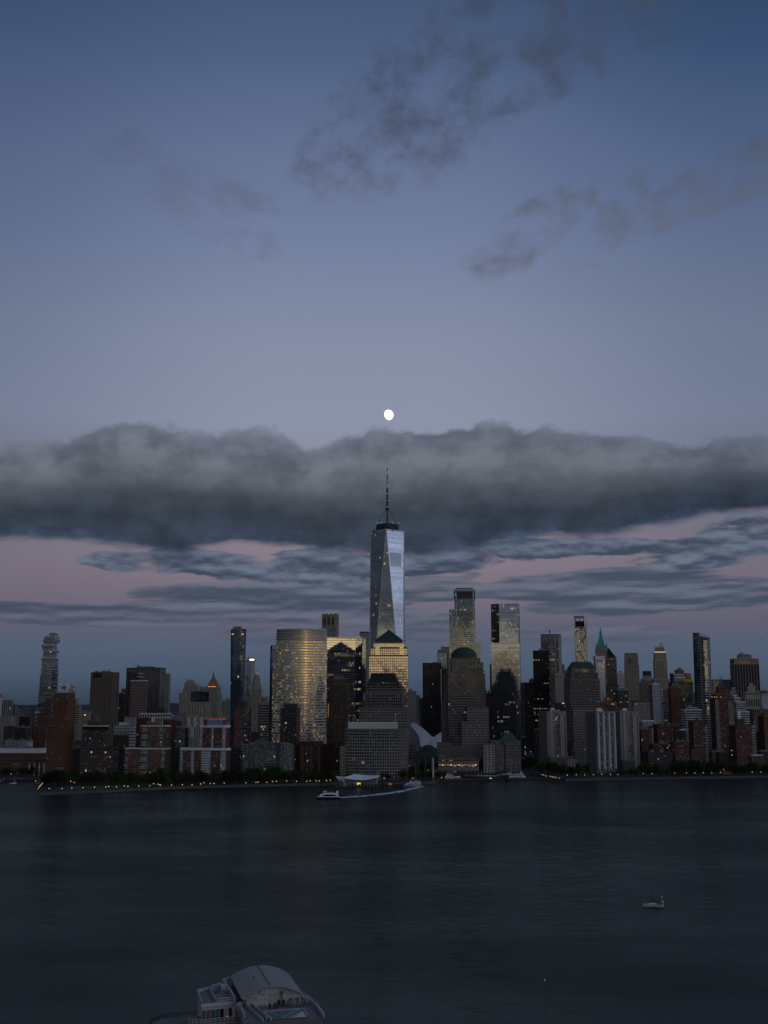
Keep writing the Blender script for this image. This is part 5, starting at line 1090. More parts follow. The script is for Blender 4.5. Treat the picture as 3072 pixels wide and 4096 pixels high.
b = MB(); b.tube((up[1][0], up[1][1] - .3, zt), (up[2][0], up[2][1] - .3, zt), .5, .5, 'steel_bright', 5); b.tube((up[0][0], up[0][1] - .3, zt), (up[1][0], up[1][1] - .3, zt), .5, .5, 'steel_bright', 5); B.mesh('roof_edge', b)
B = Bld('office_tower', 'thin black slab edge showing just left of the mirror-clear slab', 2450, 1963, 0)
B.tier('shaft', 1959, 1985, 2657, 'black_matte', .8, trim=None)
B = Bld('office_tower', 'dull brown tower low between dome-topped tower and mirror-clear slab', 2400, 1952, 0)
B.tier('shaft', 1935, 1970, 2772, 'f_brick_brown', .6, trim='trim_brown'); B.units(3, 5, hmax=7)
B = Bld('office_tower', 'dark brown tower with sparse lit windows between mirror-clear slab and black banded slab', 2380, 2108, 6)
B.tier('shaft', 2083, 2140, 2731, 'f_generic_dark', .7, trim='trim_dark', dy=20); B.tier('left_pier', 2081, 2098, 2733, 'f_generic', 1, base=GZ, trim='trim_dark'); B.tier('roof_box', 2116, 2134, 2718, 'stone_dark', .7, base=B.z); B.units(4, 6)
B = Bld('office_tower', 'black slab with glowing rows of office windows, in front of the grey ribbed-top tower', 2340, 2160, -2)
B.tier('shaft', 2131, 2197, 2602, ['f_blackbands', 'f_blackbands', 'f_blackbands', 'f_blackbands'], .5, trim='trim_dark', yaw=-14); B.tier('roof_box', 2155, 2171, 2594, 'grey_plain', .5, yaw=-14, trim=None)
B = Bld('office_tower', 'tall grey tower with pale ribbed top and blank right side behind the black slab', 2560, 2205, -12)
B.tier('shaft', 2163, 2245, 2569, ['f_bands_light', 'f_metal_rib', 'f_bands_light', 'f_metal_rib'], .62, yaw=-24, trim=None); B.tier('crown', 2162, 2244, 2536, 'f_metal_rib', .62, yaw=-24, trim='trim_grey'); B.mast(2199.5, 2537, 2518, 1.0); B.mast(2197, 2530, 2520, .9)
B.tier('pier', 2217, 2223, 2538, 'stone_beige', 1, base=GZ, dy=-34, trim=None)
B = Bld('office_tower', 'pale stepped tower half hidden behind the white grid office and dark-sided stone tower', 2600, 2248, -4)
B.tier('wall', 2218, 2270, 2680, 'f_beige_fine', .6, trim='trim_beige'); B.tier('upper_tier', 2240, 2258, 2660, 'f_beige_fine', .8, trim='trim_beige'); B.tier('crown', 2243, 2255, 2655, 'stone_beige', .8, trim=None)
B = Bld('office_building', 'beige office tower with white window grid and evenly lit windows above the cyan sign', 2230, 2237, -2)
B.tier('shaft', 2217, 2257, 2697, 'f_tan', .7, trim='trim_beige', th=2); B.tier('crown', 2220, 2257, 2692, 'stone_beige', .7, trim=None)
B = Bld('hotel_building', 'small dark block with a glowing cyan sign at its corner', 2050, 2240, -2)
B.tier('wall', 2220, 2258, 2812, 'f_generic_dark', .7, trim='trim_dark'); b = MB(); b.box(xat(2252, 2814, 2032), 2030, zat(2815, 2030), 4.2, .6, 1.4, 'sign_cyan'); B.mesh('lit_sign', b)
# slim tower with dark open top
B = Bld('residential_tower', 'slim mirror-glass tower with bright edges and a black open-framed top', 2330, 2320, -6)
B.tier('shaft', 2297, 2345, 2506, ['f_slim'], .8, trim=None); zz = B.z; q = B.pl
B.tier('dark_band', 2297.5, 2337, 2484, 'black_matte', .8, trim=None, dy=2); z3 = B.z
B.tier('crown', 2296, 2337, 2465, 'stone_beige', .8, base=zat(2472, 2330), trim='trim_grey', th=.6)
for i in (0, 1):
    b = MB(); b.box(q[i][0], q[i][1] - .2, GZ, 1.8, 1.4, zat(2470, 2315) - GZ, 'spire_bronze', 6); B.mesh('edge_pier', b)
b = MB(); b.box((q[0][0]+q[1][0])/2, q[0][1] - .5, zat(2517, 2320), math.dist(q[0], q[1])*.85, .4, 1.2, 'light_dim', 6); B.mesh('light_line', b)
for k in range(3): 
    b = MB(); b.box(xat(2301 + k*16, 2478, 2318), 2316, z3, 1.6, 1.6, zat(2470, 2318) - z3, 'stone_beige', 6); B.mesh('frame_post', b)
# mastaba topped tower
B = Bld('office_tower', 'stone tower with sloping green copper cap, dark left flank and faint office lights', 1860, 2330, 14)
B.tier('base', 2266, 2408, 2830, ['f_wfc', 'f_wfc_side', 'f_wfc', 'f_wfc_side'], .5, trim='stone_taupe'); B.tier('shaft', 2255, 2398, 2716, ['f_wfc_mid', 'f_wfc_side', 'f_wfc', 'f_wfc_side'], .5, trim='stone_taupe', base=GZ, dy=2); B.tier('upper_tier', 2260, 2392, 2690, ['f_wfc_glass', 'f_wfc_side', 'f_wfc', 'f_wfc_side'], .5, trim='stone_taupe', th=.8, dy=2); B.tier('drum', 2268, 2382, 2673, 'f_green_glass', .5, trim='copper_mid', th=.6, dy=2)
pl, _ = fit(2268, 2383, 2673, 1862, 14, .5); b = MB(); z = B.z + .6; b.prism(pl, z, zat(2648, 1862), 'copper_green', roof='copper_green', top=inset(pl, .66)); B.mesh('copper_cap', b)
B = Bld('residential_tower', 'bluish white tower with strong vertical stripes and dark roof openings, below the green spire', 2300, 2396, 4)
B.tier('shaft', 2374, 2419, 2634, 'f_white_vert', .6, trim='trim_white', yaw=10); B.tier('crown', 2372, 2417, 2625, 'white_plain', .6, trim='trim_white', yaw=10)
for k in range(3):
    b = MB(); b.box(xat(2388 + k*9.5, 2644, 2282), 2281, zat(2648, 2281), 2.9, .8, 5.2, 'glass_dark', 10); B.mesh('roof_opening', b)
for px in (2385, 2410): B.beacon(px, 2622)
B = Bld('skyscraper', 'stone tower topped by a bright green copper spire above the bluish white striped tower', 2640, 2406, -6)
B.tier('shaft', 2374, 2438, 2627, 'f_gothic', .8, trim='trim_beige'); B.tier('upper_tier', 2381, 2432, 2597, 'f_gothic', .8, trim='trim_beige'); B.tier('crown', 2385, 2427, 2587, 'f_gothic', .8, trim='copper_bright'); Y = B.Y; x = xat(2403, 2560, Y)
zs = [zat(p, Y) for p in (2590, 2573, 2556, 2540, 2522, 2508)]; rs = [w/2/F*Y for w in (40, 29, 19, 11, 6, 0)]
b = MB(); b.lathe(x, Y, [(r*1.18, z) for r, z in zip(rs, zs)], 'copper_bright', 4, a0=45, a1=405, yaw=-6); B.mesh('copper_spire', b)
b = MB(); b.lathe(x, Y, [(2.6, zat(2536, Y)), (2.8, zat(2528, Y)), (1.2, zat(2524, Y)), (.5, zat(2510, Y)), (0, zat(2501, Y))], 'copper_bright', 8); B.mesh('lantern', b)
for k in range(4):
    b = MB(); cx_, cy_ = fit(2385, 2427, 2587, Y, -6, .8)[0][k]; b.lathe(cx_, cy_, [(1.6, zat(2594, Y)), (1.6, zat(2583, Y)), (0, zat(2575, Y))], 'stone_beige', 6); B.mesh('pinnacle', b)
B = Bld('office_tower', 'dark stepped office tower with slanting black roof and scattered lights beside the green spire', 2580, 2446, -6)
B.tier('shaft', 2424, 2475, 2740, 'f_office_dark', .7, trim='trim_dark'); B.tier('upper_tier', 2428, 2466, 2632, 'f_dark_dots', .7, trim='trim_beige'); q = B.pl; z = B.z; zt = zat(2593, B.Y)
b = MB(); A_, D_ = (xat(2429, 2593, B.Y), B.Y), (xat(2436, 2593, B.Y), B.Y); b.face([(*q[0], z), (*q[1], z), (D_[0], D_[1], zt), (A_[0], A_[1], zt)], 'black_matte'); b.face([(*q[1], z), (*q[2], z), (D_[0], D_[1], zt)], 'black_matte'); b.face([(*q[2], z), (*q[3], z), (A_[0], A_[1], zt), (D_[0], D_[1], zt)], 'black_matte'); b.face([(*q[3], z), (*q[0], z), (A_[0], A_[1], zt)], 'black_matte'); B.mesh('slanted_roof', b)
B = Bld('office_building', 'orange-framed block with a round emblem in its arched gable, beneath the green spire', 1950, 2431, 6)
B.tier('wall', 2399, 2466, 2808, ['f_office_dark', 'f_pm_orange', 'f_pm_orange', 'f_pm_orange'], .5, trim='brick_orange', th=2.5); q = B.pl; z = B.z
b = MB(); n = 10; fr_ = [(q[0][0] + (q[1][0]-q[0][0])*(.12 + .6*i/n), q[0][1] + (q[1][1]-q[0][1])*(.12 + .6*i/n)) for i in range(n + 1)]
hh = [3.2 + 6.5*math.sin(math.pi*i/n)**.7 for i in range(n + 1)]
for i in range(n):
    for dy_, fl_ in ((-.6, 1), (4, -1)):
        f = [(fr_[i][0], fr_[i][1] + dy_, z), (fr_[i+1][0], fr_[i+1][1] + dy_, z), (fr_[i+1][0], fr_[i+1][1] + dy_, z + hh[i+1]), (fr_[i][0], fr_[i][1] + dy_, z + hh[i])]; b.face(f[::fl_], 'brick_orange')
    b.face([(fr_[i][0], fr_[i][1] - .6, z + hh[i]), (fr_[i+1][0], fr_[i+1][1] - .6, z + hh[i+1]), (fr_[i+1][0], fr_[i+1][1] + 4, z + hh[i+1]), (fr_[i][0], fr_[i][1] + 4, z + hh[i])], 'brick_orange')
B.mesh('gable', b); b = MB(); cx_, cy_ = fr_[5]; b.tube((cx_, cy_ - .6, z + 5), (cx_, cy_ - 1.1, z + 5), 1.5, 1.5, 'trim_white', 14); B.mesh('round_emblem', b)
for k in (0, 1):
    b = MB(); b.box(q[k][0] + (1.5 if k == 0 else -1.5), q[k][1] - .3, GZ, 5, 2, z - GZ - 1, 'brick_orange', 6); B.mesh('corner_pier', b)
B = Bld('apartment_tower', 'small pale pinkish white tower far back, between dark slant-roofed tower and rounded-top stone tower', 2850, 2482, -4)
B.tier('shaft', 2466, 2498, 2692, ['f_ltwhite'], .6, trim='trim_white'); B.tier('crown', 2476, 2488, 2684, 'grey_plain', .6, trim=None)
B = Bld('office_building', 'dark office block with blue-grey top and lit ribbon floors, right of the orange gable', 2200, 2488, 6)
B.tier('wall', 2462, 2512, 2753, 'f_office_dark', .7, trim='trim_grey', th=4)
B = Bld('bank_tower', 'ribbed beige stone tower with softly rounded top and rows of lit windows', 2500, 2522, -10)
B.tier('wing', 2540, 2601, 2728, 'f_tan', .6, base=GZ, dy=14, trim='trim_beige'); B.tier('shaft', 2496, 2556, 2660, ['f_tan', 'f_brick_brown', 'f_tan', 'f_tan'], .5, trim='trim_beige', base=GZ, yaw=-16); B.tier('upper_tier', 2496, 2552, 2622, ['f_metal_tan' if facade('f_metal_tan', (.29, .245, .195), 2.4, 4, .3, 1, G_, .03, lit=0, blind=0, inner=(.2, .17, .14)) else 0, 'f_brick_brown', 'f_metal_tan', 'f_metal_tan'], .5, trim=None, yaw=-16); B.tier('crown', 2498, 2550, 2613, 'f_metal_tan', .5, trim='trim_brown', yaw=-16)
b = MB(); x = xat(2519, 2640, 2482); zz = zat(2655, 2480)
b.lathe(x, 2478.5, [(0.01, zz), (3.4, zz), (3.4, zz + 9), (2.4, zz + 11.5), (0, zz + 12.5)], 'stone_dark', 10); B.mesh('niche', b)
B = Bld('bank_building', 'beige stone block with a dark square box on top, right of the rounded-top tower', 2600, 2588, -6)
B.tier('wall', 2562, 2613, 2716, 'f_beige_fine', .6, trim='trim_beige'); B.tier('upper_tier', 2569, 2607, 2704, 'stone_beige', .6, trim='trim_beige'); B.tier('roof_box', 2570, 2605, 2684, 'f_louvre_dark' if P('f_louvre_dark', (.05, .035, .032)) else 0, .6, trim=None)
B = Bld('office_building', 'broad beige low office with a green cornice between gabled block and white slim tower', 2150, 2562, 6)
B.tier('wall', 2524, 2600, 2806, 'f_tan', .5, trim='copper_green', th=.8); B.tier('upper_tier', 2531, 2597, 2801, 'stone_dark', .4, trim=None)
B = Bld('skyscraper', 'pale stone tower with glowing rounded crown and a square sign frame on top', 2480, 2640, -6)
B.tier('base', 2610, 2678, 2716, 'f_tan', .7, trim='trim_beige'); B.tier('shaft', 2612, 2668, 2642, ['f_gothic'], .7, trim='trim_beige', base=GZ); B.tier('upper_tier', 2613, 2664, 2611, ['f_columns_fine' if facade('f_columns_fine', (.33, .29, .24), 4.6, 12, .4, .6, G_, .05, lit=0, blind=0) else 0], .7, trim='trim_beige'); zz = B.z; B.tier('crown', 2616, 2661, 2599, 'f_gothic', .7, trim='trim_beige', taper=.93); B.tier('crown_top', 2620, 2657, 2589, 'stone_beige', .7, trim='trim_beige')
q = fit(2613, 2664, 2611, B.Y, -6, .7)[0]
for k in range(7):
    t = (k + .5)/7; b = MB(); b.box(q[0][0] + (q[1][0]-q[0][0])*t, q[0][1] + (q[1][1]-q[0][1])*t - .2, zz + .5, 2.0, .8, 1.8, 'light_glow', -6); B.mesh('crown_light', b)
xa, xb, Y = xat(2637, 2580, B.Y), xat(2651, 2580, B.Y), B.Y; za, zb = zat(2590, Y), zat(2572, Y)
for xx in (xa, (xa+xb)/2, xb): b = MB(); b.tube((xx, Y, za), (xx, Y, zb), .35, .35, 'steel_dark', 5); B.mesh('sign_post', b)
for k in range(4): zz = za + (zb-za)*(k+1)/4; b = MB(); b.tube((xa, Y, zz), (xb, Y, zz), .3, .3, 'steel_dark', 5); B.mesh('sign_rail', b)
B = Bld('hotel_tower', 'slim white slab with a punched grid of dark windows and dark blank left side', 1990, 2618, 18)
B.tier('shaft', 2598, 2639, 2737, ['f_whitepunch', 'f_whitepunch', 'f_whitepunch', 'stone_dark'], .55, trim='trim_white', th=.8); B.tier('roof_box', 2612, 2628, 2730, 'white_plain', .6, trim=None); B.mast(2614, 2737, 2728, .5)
B.tier('right_block', 2637, 2653, 2818, 'grey_plain', 1.2, base=GZ, dy=12, trim=None)
B = Bld('office_building', 'dim narrow block with a few lit floors between white slim slab and brown deco tower', 2200, 2660, 4)
B.tier('wall', 2648, 2684, 2812, 'f_office_dark', .7, trim='trim_dark'); B.tier('rear', 2652, 2682, 2760, 'f_tan', .5, base=GZ, dy=60)
B = Bld('office_tower', 'brown deco tower with vertical ribs, left of the blue glass block with yellow top', 2060, 2698, 8)
B.tier('shaft', 2671, 2723, 2752, ['f_brick_brown'], .7, trim='trim_brown'); B.tier('crown', 2675, 2714, 2744, 'f_deco_brown', .7, trim='trim_brown'); B.units(3, 17)
B = Bld('office_building', 'blue glass block with grey roof boxes, yellow frame and a small brown tower top', 2240, 2722, 4)
B.tier('wall', 2674, 2772, 2729, 'f_glassmix', .5, trim='trim_dark'); zb = B.z; B.tier('grey_box', 2691, 2737, 2697, 'grey_plain', .4, base=zb, trim='trim_white', th=.6); B.tier('dark_box', 2737, 2764, 2693, 'glass_dark', .8, base=zb, dy=8, trim=None); B.tier('left_box', 2679, 2695, 2693, 'f_generic_dark', .8, base=zb, dy=10, trim=None)
B.tier('yellow_frame', 2737, 2770, 2717, 'yellow_paint', .4, base=zb, dy=-8, trim=None); b = MB(); x = xat(2739, 2710, 2222); b.box(x, 2222, zb, 2.0, 2, zat(2704, 2222) - zb, 'yellow_paint'); B.mesh('yellow_mast', b)
B.tier('brown_tower', 2698, 2736, 2680, 'f_brick_brown', .7, base=zb, dy=22, trim='trim_brown'); b = MB(); x = xat(2718, 2675, 2262); zz = B.z; b.lathe(x, 2262, [(4.5, zz), (4.5, zz + 2.5), (3.2, zz + 4.4), (0, zz + 5)], 'roof_unit', 12); B.mesh('roof_dome', b)
for k in range(5):
    b = MB(); x = xat(2700 + k*8, 2704, 2226); b.box(x, 2219, zat(2712, 2219), 3.2, .5, 2.2, 'white_plain'); B.mesh('wall_panel', b)
# curved tower with slanted top
B = Bld('residential_tower', 'tall curved glass tower with slanted open top, pale floor lines and dark left flank', 1940, 2808, 12)
def curv(py, sh):
    xs = [(2771 + sh*13, 10), (2790 + sh*18, -6), (2797 + sh*18, -13), (2812 + sh*20, -18), (2826 + sh*18, -17), (2836 + sh*15, -9), (2838 + sh*14, 4), (2820 + sh*14, 24), (2785 + sh*14, 28)]
    return [(xat(a_, py, B.Y + o_), B.Y + o_) for a_, o_ in xs]
lo, hi = curv(2960, 1.0), curv(2540, 0.0)
ztl = [zat(2529, 1940), zat(2532, 1940), zat(2534, 1940), zat(2540, 1940), zat(2546, 1940), zat(2548, 1940), zat(2548, 1940), zat(2541, 1940), zat(2530, 1940)]
zf = zat(2562, 1930)
def side(idx, mat, part, z1):
    b = MB(); bay, fl = FAC.get(mat, (3, 3.5)); u = 0
    for i, j in zip(idx, idx[1:]):
        L = math.dist(lo[i], lo[j])/bay; b.face([(*lo[i], GZ), (*lo[j], GZ), (*hi[j], z1[j]), (*hi[i], z1[i])], mat, [(u, 0), (u+L, 0), (u+L, (z1[j]-GZ)/fl), (u, (z1[i]-GZ)/fl)]); u += L
    return B.mesh(part, b)
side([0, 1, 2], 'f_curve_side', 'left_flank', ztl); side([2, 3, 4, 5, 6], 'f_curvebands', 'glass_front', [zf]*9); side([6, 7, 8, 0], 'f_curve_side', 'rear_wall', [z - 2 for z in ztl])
b = MB(); b.face([(*p, zf) for p in hi], 'roof_dark'); B.mesh('roof', b)
for i in (2, 3, 4, 5, 6):
    b = MB(); b.tube((*hi[i], zf), (*hi[i], ztl[i]), .35, .35, 'stone_beige', 5); B.mesh('screen_post', b)
    if i < 6:
        for t in (.33, .67):
            p = (hi[i][0] + (hi[i+1][0]-hi[i][0])*t, hi[i][1] + (hi[i+1][1]-hi[i][1])*t); b = MB(); b.tube((*p, zf), (*p, ztl[i] + (ztl[i+1]-ztl[i])*t), .25, .25, 'stone_beige', 5); B.mesh('screen_post', b)
        b = MB(); b.tube((*hi[i], ztl[i]), (*hi[i+1], ztl[i+1]), .45, .45, 'stone_beige', 5); B.mesh('screen_rail', b)
B.z = zf; B.tier('roof_core', 2798, 2826, 2548, 'black_matte', .5, base=zf, dy=4, trim=None); B.beacon(2786, 2528); B.mast(2792, 2531, 2525, 1.0)
for i in (2, 6): b = MB(); b.tube((*lo[i], GZ), (*hi[i], zf), .5, .5, 'stone_beige', 6); B.mesh('edge_trim', b)
B = Bld('office_slab', 'black slab with white vertical stripes and small lattice mast, right of the curved tower', 2620, 2884, 2)
B.tier('shaft', 2842, 2923, 2719, ['f_bw_stripe2' if facade('f_bw_stripe2', (.5, .5, .5), 4.4, 8, .74, 1, G_, .08, lit=.01, blind=.2, blindc=(.25, .24, .23)) else 0], .4, trim='trim_dark')
for px in (2880, 2889): B.mast(px, 2720, 2703, .5)
for k in range(4): b = MB(); zz = zat(2717 - k*4, B.Y); b.tube((xat(2880, 2712, B.Y), B.Y, zz), (xat(2889, 2712, B.Y), B.Y, zz), .3, .3, 'steel_dark', 4); B.mesh('mast_rung', b)
B = Bld('office_tower', 'bulky dark tower with pale full-height columns, blank brown side and cluttered roof', 2580, 2975, 2)
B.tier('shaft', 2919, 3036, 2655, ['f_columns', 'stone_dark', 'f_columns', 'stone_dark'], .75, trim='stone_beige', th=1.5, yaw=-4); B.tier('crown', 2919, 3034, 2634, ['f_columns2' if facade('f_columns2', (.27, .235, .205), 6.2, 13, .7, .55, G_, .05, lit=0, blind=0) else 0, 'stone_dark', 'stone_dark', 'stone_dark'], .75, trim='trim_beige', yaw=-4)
zz = B.z; B.tier('roof_house', 2948, 3006, 2621, 'grey_plain', .5, trim='trim_grey', yaw=-4); B.units(5, 77, hmax=7)
for px, yt in ((2962, 2608), (2968, 2604), (2974, 2606), (2956, 2611)): B.mast(px, 2622, yt, .4)
for k in range(3): b = MB(); z_ = zat(2618 - k*3.5, B.Y); b.tube((xat(2952, 2614, B.Y), B.Y, z_), (xat(2982, 2614, B.Y), B.Y, z_), .25, .25, 'steel_dark', 4); B.mesh('mast_rung', b)
B.beacon(2968, 2603); B.beacon(2972, 2603)
B = Bld('bank_building', 'stepped classical stone building with tall columned storey, in front of the bulky dark tower', 2160, 2995, 4)
B.tier('wall', 2968, 3038, 2768, ['f_columns3' if facade('f_columns3', (.3, .265, .22), 4.2, 22, .5, .6, G_, .04, lit=.0, blind=0) else 0], .6, trim='trim_beige'); B.tier('upper_tier', 2984, 3022, 2745, 'stone_beige', .6, trim='trim_beige'); B.tier('crown', 2994, 3013, 2733, 'stone_beige', .6, trim='trim_beige', taper=.8)
B = Bld('office_building', 'pale low stone building at the picture edge right of the columned stone bank', 2250, 3058, 4)
B.tier('wall', 3032, 3110, 2775, 'f_ltwhite', .5, trim='trim_beige'); B.tier('rear', 3020, 3070, 2762, 'f_generic', .5, base=GZ, dy=50)
B = Bld('office_building', 'small beige stone tower between striped black slab and bulky dark tower', 2300, 2930, 4)
B.tier('wall', 2915, 2946, 2765, 'f_gothic', .8, trim='trim_beige'); B.tier('upper_tier', 2922, 2940, 2750, 'f_gothic', .8, trim='trim_beige')
B = Bld('office_building', 'white stepped block with dark ribbon windows, behind the white roof cylinder', 1960, 2960, 10)
B.tier('base', 2932, 2998, 2846, 'f_whitebands', .6, trim='trim_white', th=.8); B.tier('middle_tier', 2930, 2982, 2806, 'f_whitebands', .7, trim='trim_white', th=.8); B.tier('upper_tier', 2926, 2962, 2791, 'f_whitebands', .8, trim='trim_white', th=.8); B.tier('crown', 2925, 2948, 2782, 'f_whitebands', 1, trim='trim_white', th=.8)
B = Bld('apartment_tower', 'tall red brick tower with beige flanks and a red roof house beside the curved tower', 1840, 2888, 10)
B.tier('shaft', 2838, 2931, 2789, ['f_redflank', 'f_beigeflank', 'f_redflank', 'brick_dark'], .6, trim='trim_brown'); q = B.pl
for fa, fb in ((.0, .2), (.72, 1.0)):
    q0 = [q[0][i] + (q[1][i]-q[0][i])*fa for i in (0, 1)]; q1 = [q[0][i] + (q[1][i]-q[0][i])*fb for i in (0, 1)]
    b = MB(); b.prism([(q0[0], q0[1]-1), (q1[0], q1[1]-1), (q1[0], q1[1]+.3), (q0[0], q0[1]+.3)], GZ, B.z - 4 if fa == 0 else B.z - 8, 'f_beigeflank', roof='trim_beige'); B.mesh('beige_flank', b)
B.tier('upper_tier', 2844, 2924, 2777, 'f_redflank', .6, trim='trim_brown'); B.tier('penthouse', 2864, 2907, 2748, 'brick_red', .6, trim='trim_brick'); B.tier('roof_hut', 2870, 2889, 2736, 'stone_dark', .6, trim=None)
for px in (2848, 2858, 2866, 2883): B.beacon(px, 2788, dy=-18, mat='light_orange', r=.5)
B = Bld('office_building', 'white office block with square dark windows, between brown deco tower and curved tower foot', 1900, 2770, 14)
B.tier('wall', 2724, 2805, 2838, 'f_whitebands', .5, trim='trim_white'); B.tier('roof_storey', 2739, 2790, 2829, 'f_lowbeige', .4, trim='trim_beige'); b = MB(); x = xat(2758, 2820, 1900); b.lathe(x, 1900, [(4, B.z), (4, B.z + 1.5), (2.5, B.z + 3.5), (0, B.z + 4.2)], 'roof_unit', 12); B.mesh('roof_dome', b)
for xl_, xr_, yt_, Yd, lb in ((2764, 2790, 2768, 2080, 'narrow beige strip of building squeezed left of the curved tower'), (2756, 2812, 2812, 2000, 'dark recessed building behind the white square-windowed office')):
    B = Bld('office_building', lb, Yd, (xl_+xr_)/2, 6); B.tier('wall', xl_, xr_, yt_, 'f_generic' if Yd > 2050 else 'f_generic_dark', .6)
# ------------------------------------------------------------------ waterfront, right half
def gateway(label, xl, xr, yt, Y, yaw, kind, boxes):
    B = Bld('apartment_tower', label, Y, (xl+xr)/2, yaw, group='concrete apartment towers by the water')
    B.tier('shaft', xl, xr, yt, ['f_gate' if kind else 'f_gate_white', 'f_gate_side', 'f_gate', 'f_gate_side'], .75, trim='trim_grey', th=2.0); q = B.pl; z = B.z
    if kind:
        for fa, fb, zz in ((.40, .66, -3), (.12, .40, .0), (.66, 1.0, -5)):
            q0 = [q[0][i] + (q[1][i]-q[0][i])*fa for i in (0, 1)]; q1 = [q[0][i] + (q[1][i]-q[0][i])*fb for i in (0, 1)]
            mt = 'f_gate_bay' if fa == .40 else 'f_gate'; d = .5 if fa == .4 else 1.6
            b = MB(); b.prism([(q0[0], q0[1]-d), (q1[0], q1[1]-d), (q1[0], q1[1]+.3), (q0[0], q0[1]+.3)], GZ, z + zz, mt, roof='trim_grey'); B.mesh('facade_bay', b)
    else:
        for k in range(4):
            t = .06 + .29*k; x, y = q[0][0] + (q[1][0]-q[0][0])*t, q[0][1] + (q[1][1]-q[0][1])*t - 1; b = MB(); b.box(x, y, GZ + 5, 2.6, 2, z - GZ - 7, 'pier_white' if P('pier_white', (.42, .42, .415)) else 0, yaw); B.mesh('white_pier', b)
    for k in range(7):
        t = (k + .5)/7; x, y = q[3][0] + (q[0][0]-q[3][0])*t, q[3][1] + (q[0][1]-q[3][1])*t; b = MB(); b.box(x - .5, y - .5, GZ, 1.8, 2.4, z - GZ - 1, 'stone_gate' if P('stone_gate', (.16, .145, .138)) else 0, yaw); B.mesh('side_pier', b)
    for x0, x1, y1 in boxes: B.tier('roof_house', x0, x1, y1, 'white_plain' if x1 - x0 < 30 else 'stone_beige', .5, base=z, trim=None)
    return B
B = gateway('beige concrete tower with blank bands and glazed centre, next to the low beige annex', 2157, 2264, 2846, 1740, 22, 1, [(2200, 2218, 2832), (2206, 2240, 2839)])
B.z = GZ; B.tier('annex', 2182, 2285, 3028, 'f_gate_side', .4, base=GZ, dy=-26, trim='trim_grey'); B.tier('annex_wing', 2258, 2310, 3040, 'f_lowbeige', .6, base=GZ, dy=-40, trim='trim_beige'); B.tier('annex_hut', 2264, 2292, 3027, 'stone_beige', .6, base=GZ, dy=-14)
gateway('pale concrete tower with white vertical piers and wide dark left side, nearest the seawall', 2343, 2461, 2847, 1690, 26, 0, [(2384, 2406, 2833), (2392, 2414, 2842)])
B = gateway('beige concrete tower with blank bands and glazed centre, right of the white-piered tower', 2449, 2553, 2846, 1760, 20, 1, [(2488, 2508, 2833), (2470, 2512, 2841)])
B.z = GZ; B.tier('annex', 2478, 2540, 3040, 'f_gate_side', .5, base=GZ, dy=-26, trim='trim_grey'); B.tier('annex_hut', 2520, 2536, 3030, 'stone_beige', .6, base=GZ, dy=-10)
for nm, lb, xl_, xr_, yt_, Y_, mt, tr in (
    ('brick_building', 'dark brick block with purple-brown side and lit roof terrace, below the white slim slab', 2612, 2694, 2899, 1780, ['f_redflank', 'f_dark_brick', 'f_dark_brick', 'brick_dark'], 'trim_brick'),
    ('brick_building', 'low red brick block in the shade right of the beige concrete towers', 2552, 2604, 2918, 1760, ['f_redflank', 'f_dark_brick', 'f_dark_brick', 'f_dark_brick'], 'trim_brick'),
    ('brick_building', 'grey-green roofed brick block peeping between two dark brick blocks, under the broad beige office', 2592, 2622, 2908, 1830, 'f_lowbeige', 'copper_green'),
    ('brick_building', 'low unlit maroon brick block right of the big round tree', 2596, 2668, 2977, 1690, 'f_dark_brick', 'trim_brick'),
    ('brick_building', 'dark maroon low block below the unlit maroon block, nearest its waterside trees', 2566, 2690, 3010, 1670, 'f_generic_dark', 'trim_dark'),
    ('brick_building', 'wide low red brick block with many pale windows behind the dense waterside trees', 2680, 2756, 2968, 1680, 'f_redflank', 'trim_brick'),
    ('office_building', 'small dark tower with white top floor behind the wide red brick block', 2716, 2742, 2918, 1760, 'f_generic_dark', 'trim_white'),
    ('office_building', 'grey low block in shade between red brick balcony tower and tall red-beige tower', 2830, 2904, 3004, 1760, 'f_generic', 'trim_grey'),
    ('office_building', 'dark low block at the foot of the red brick blocks, with few lights', 2862, 2925, 3012, 1700, 'f_generic_dark', 'trim_dark'),
    ('office_building', 'low grey stone building behind white slim slab base, pale roof', 2556, 2616, 2882, 1880, 'f_lowbeige', 'trim_white'),
    ('office_building', 'dim brown block behind the beige bank, under the columned stone bank', 2988, 3078, 2838, 1980, 'f_generic', 'trim_brown'),
    ('office_building', 'shadowy block behind the wide red brick block and brown deco tower', 2690, 2732, 2905, 1860, 'f_generic_dark', 'trim_dark'),
    ):
    B = Bld(nm, lb, Y_, (xl_+xr_)/2, 12); B.tier('wall', xl_, xr_, yt_, mt, .6, trim=tr); B.units(3, int(xl_))
B = Bld('apartment_tower', 'red brick tower with dark left side and beige balconies before the white square-windowed office', 1700, 2788, 16)
B.tier('shaft', 2752, 2819, 2885, ['f_redflank', 'f_redflank', 'f_redflank', 'brick_dark'], .7, trim='trim_brick'); B.tier('balcony_end', 2803, 2828, 2905, 'f_balcony_beige', 1.2, base=GZ, dy=4, trim='trim_beige'); B.tier('low_wing', 2752, 2806, 3000, 'f_redflank', .5, base=GZ, dy=-14, trim='trim_brick'); B.z = zat(2885, 1700); B.pl = fit(2765, 2810, 2885, 1700, 16, .7)[0]; B.units(4, 19, 'green_box', 5)
B = Bld('apartment_tower', 'broad red brick tower with stepped right wing and beige balconies, below the white roof cylinder', 1690, 2965, 16)
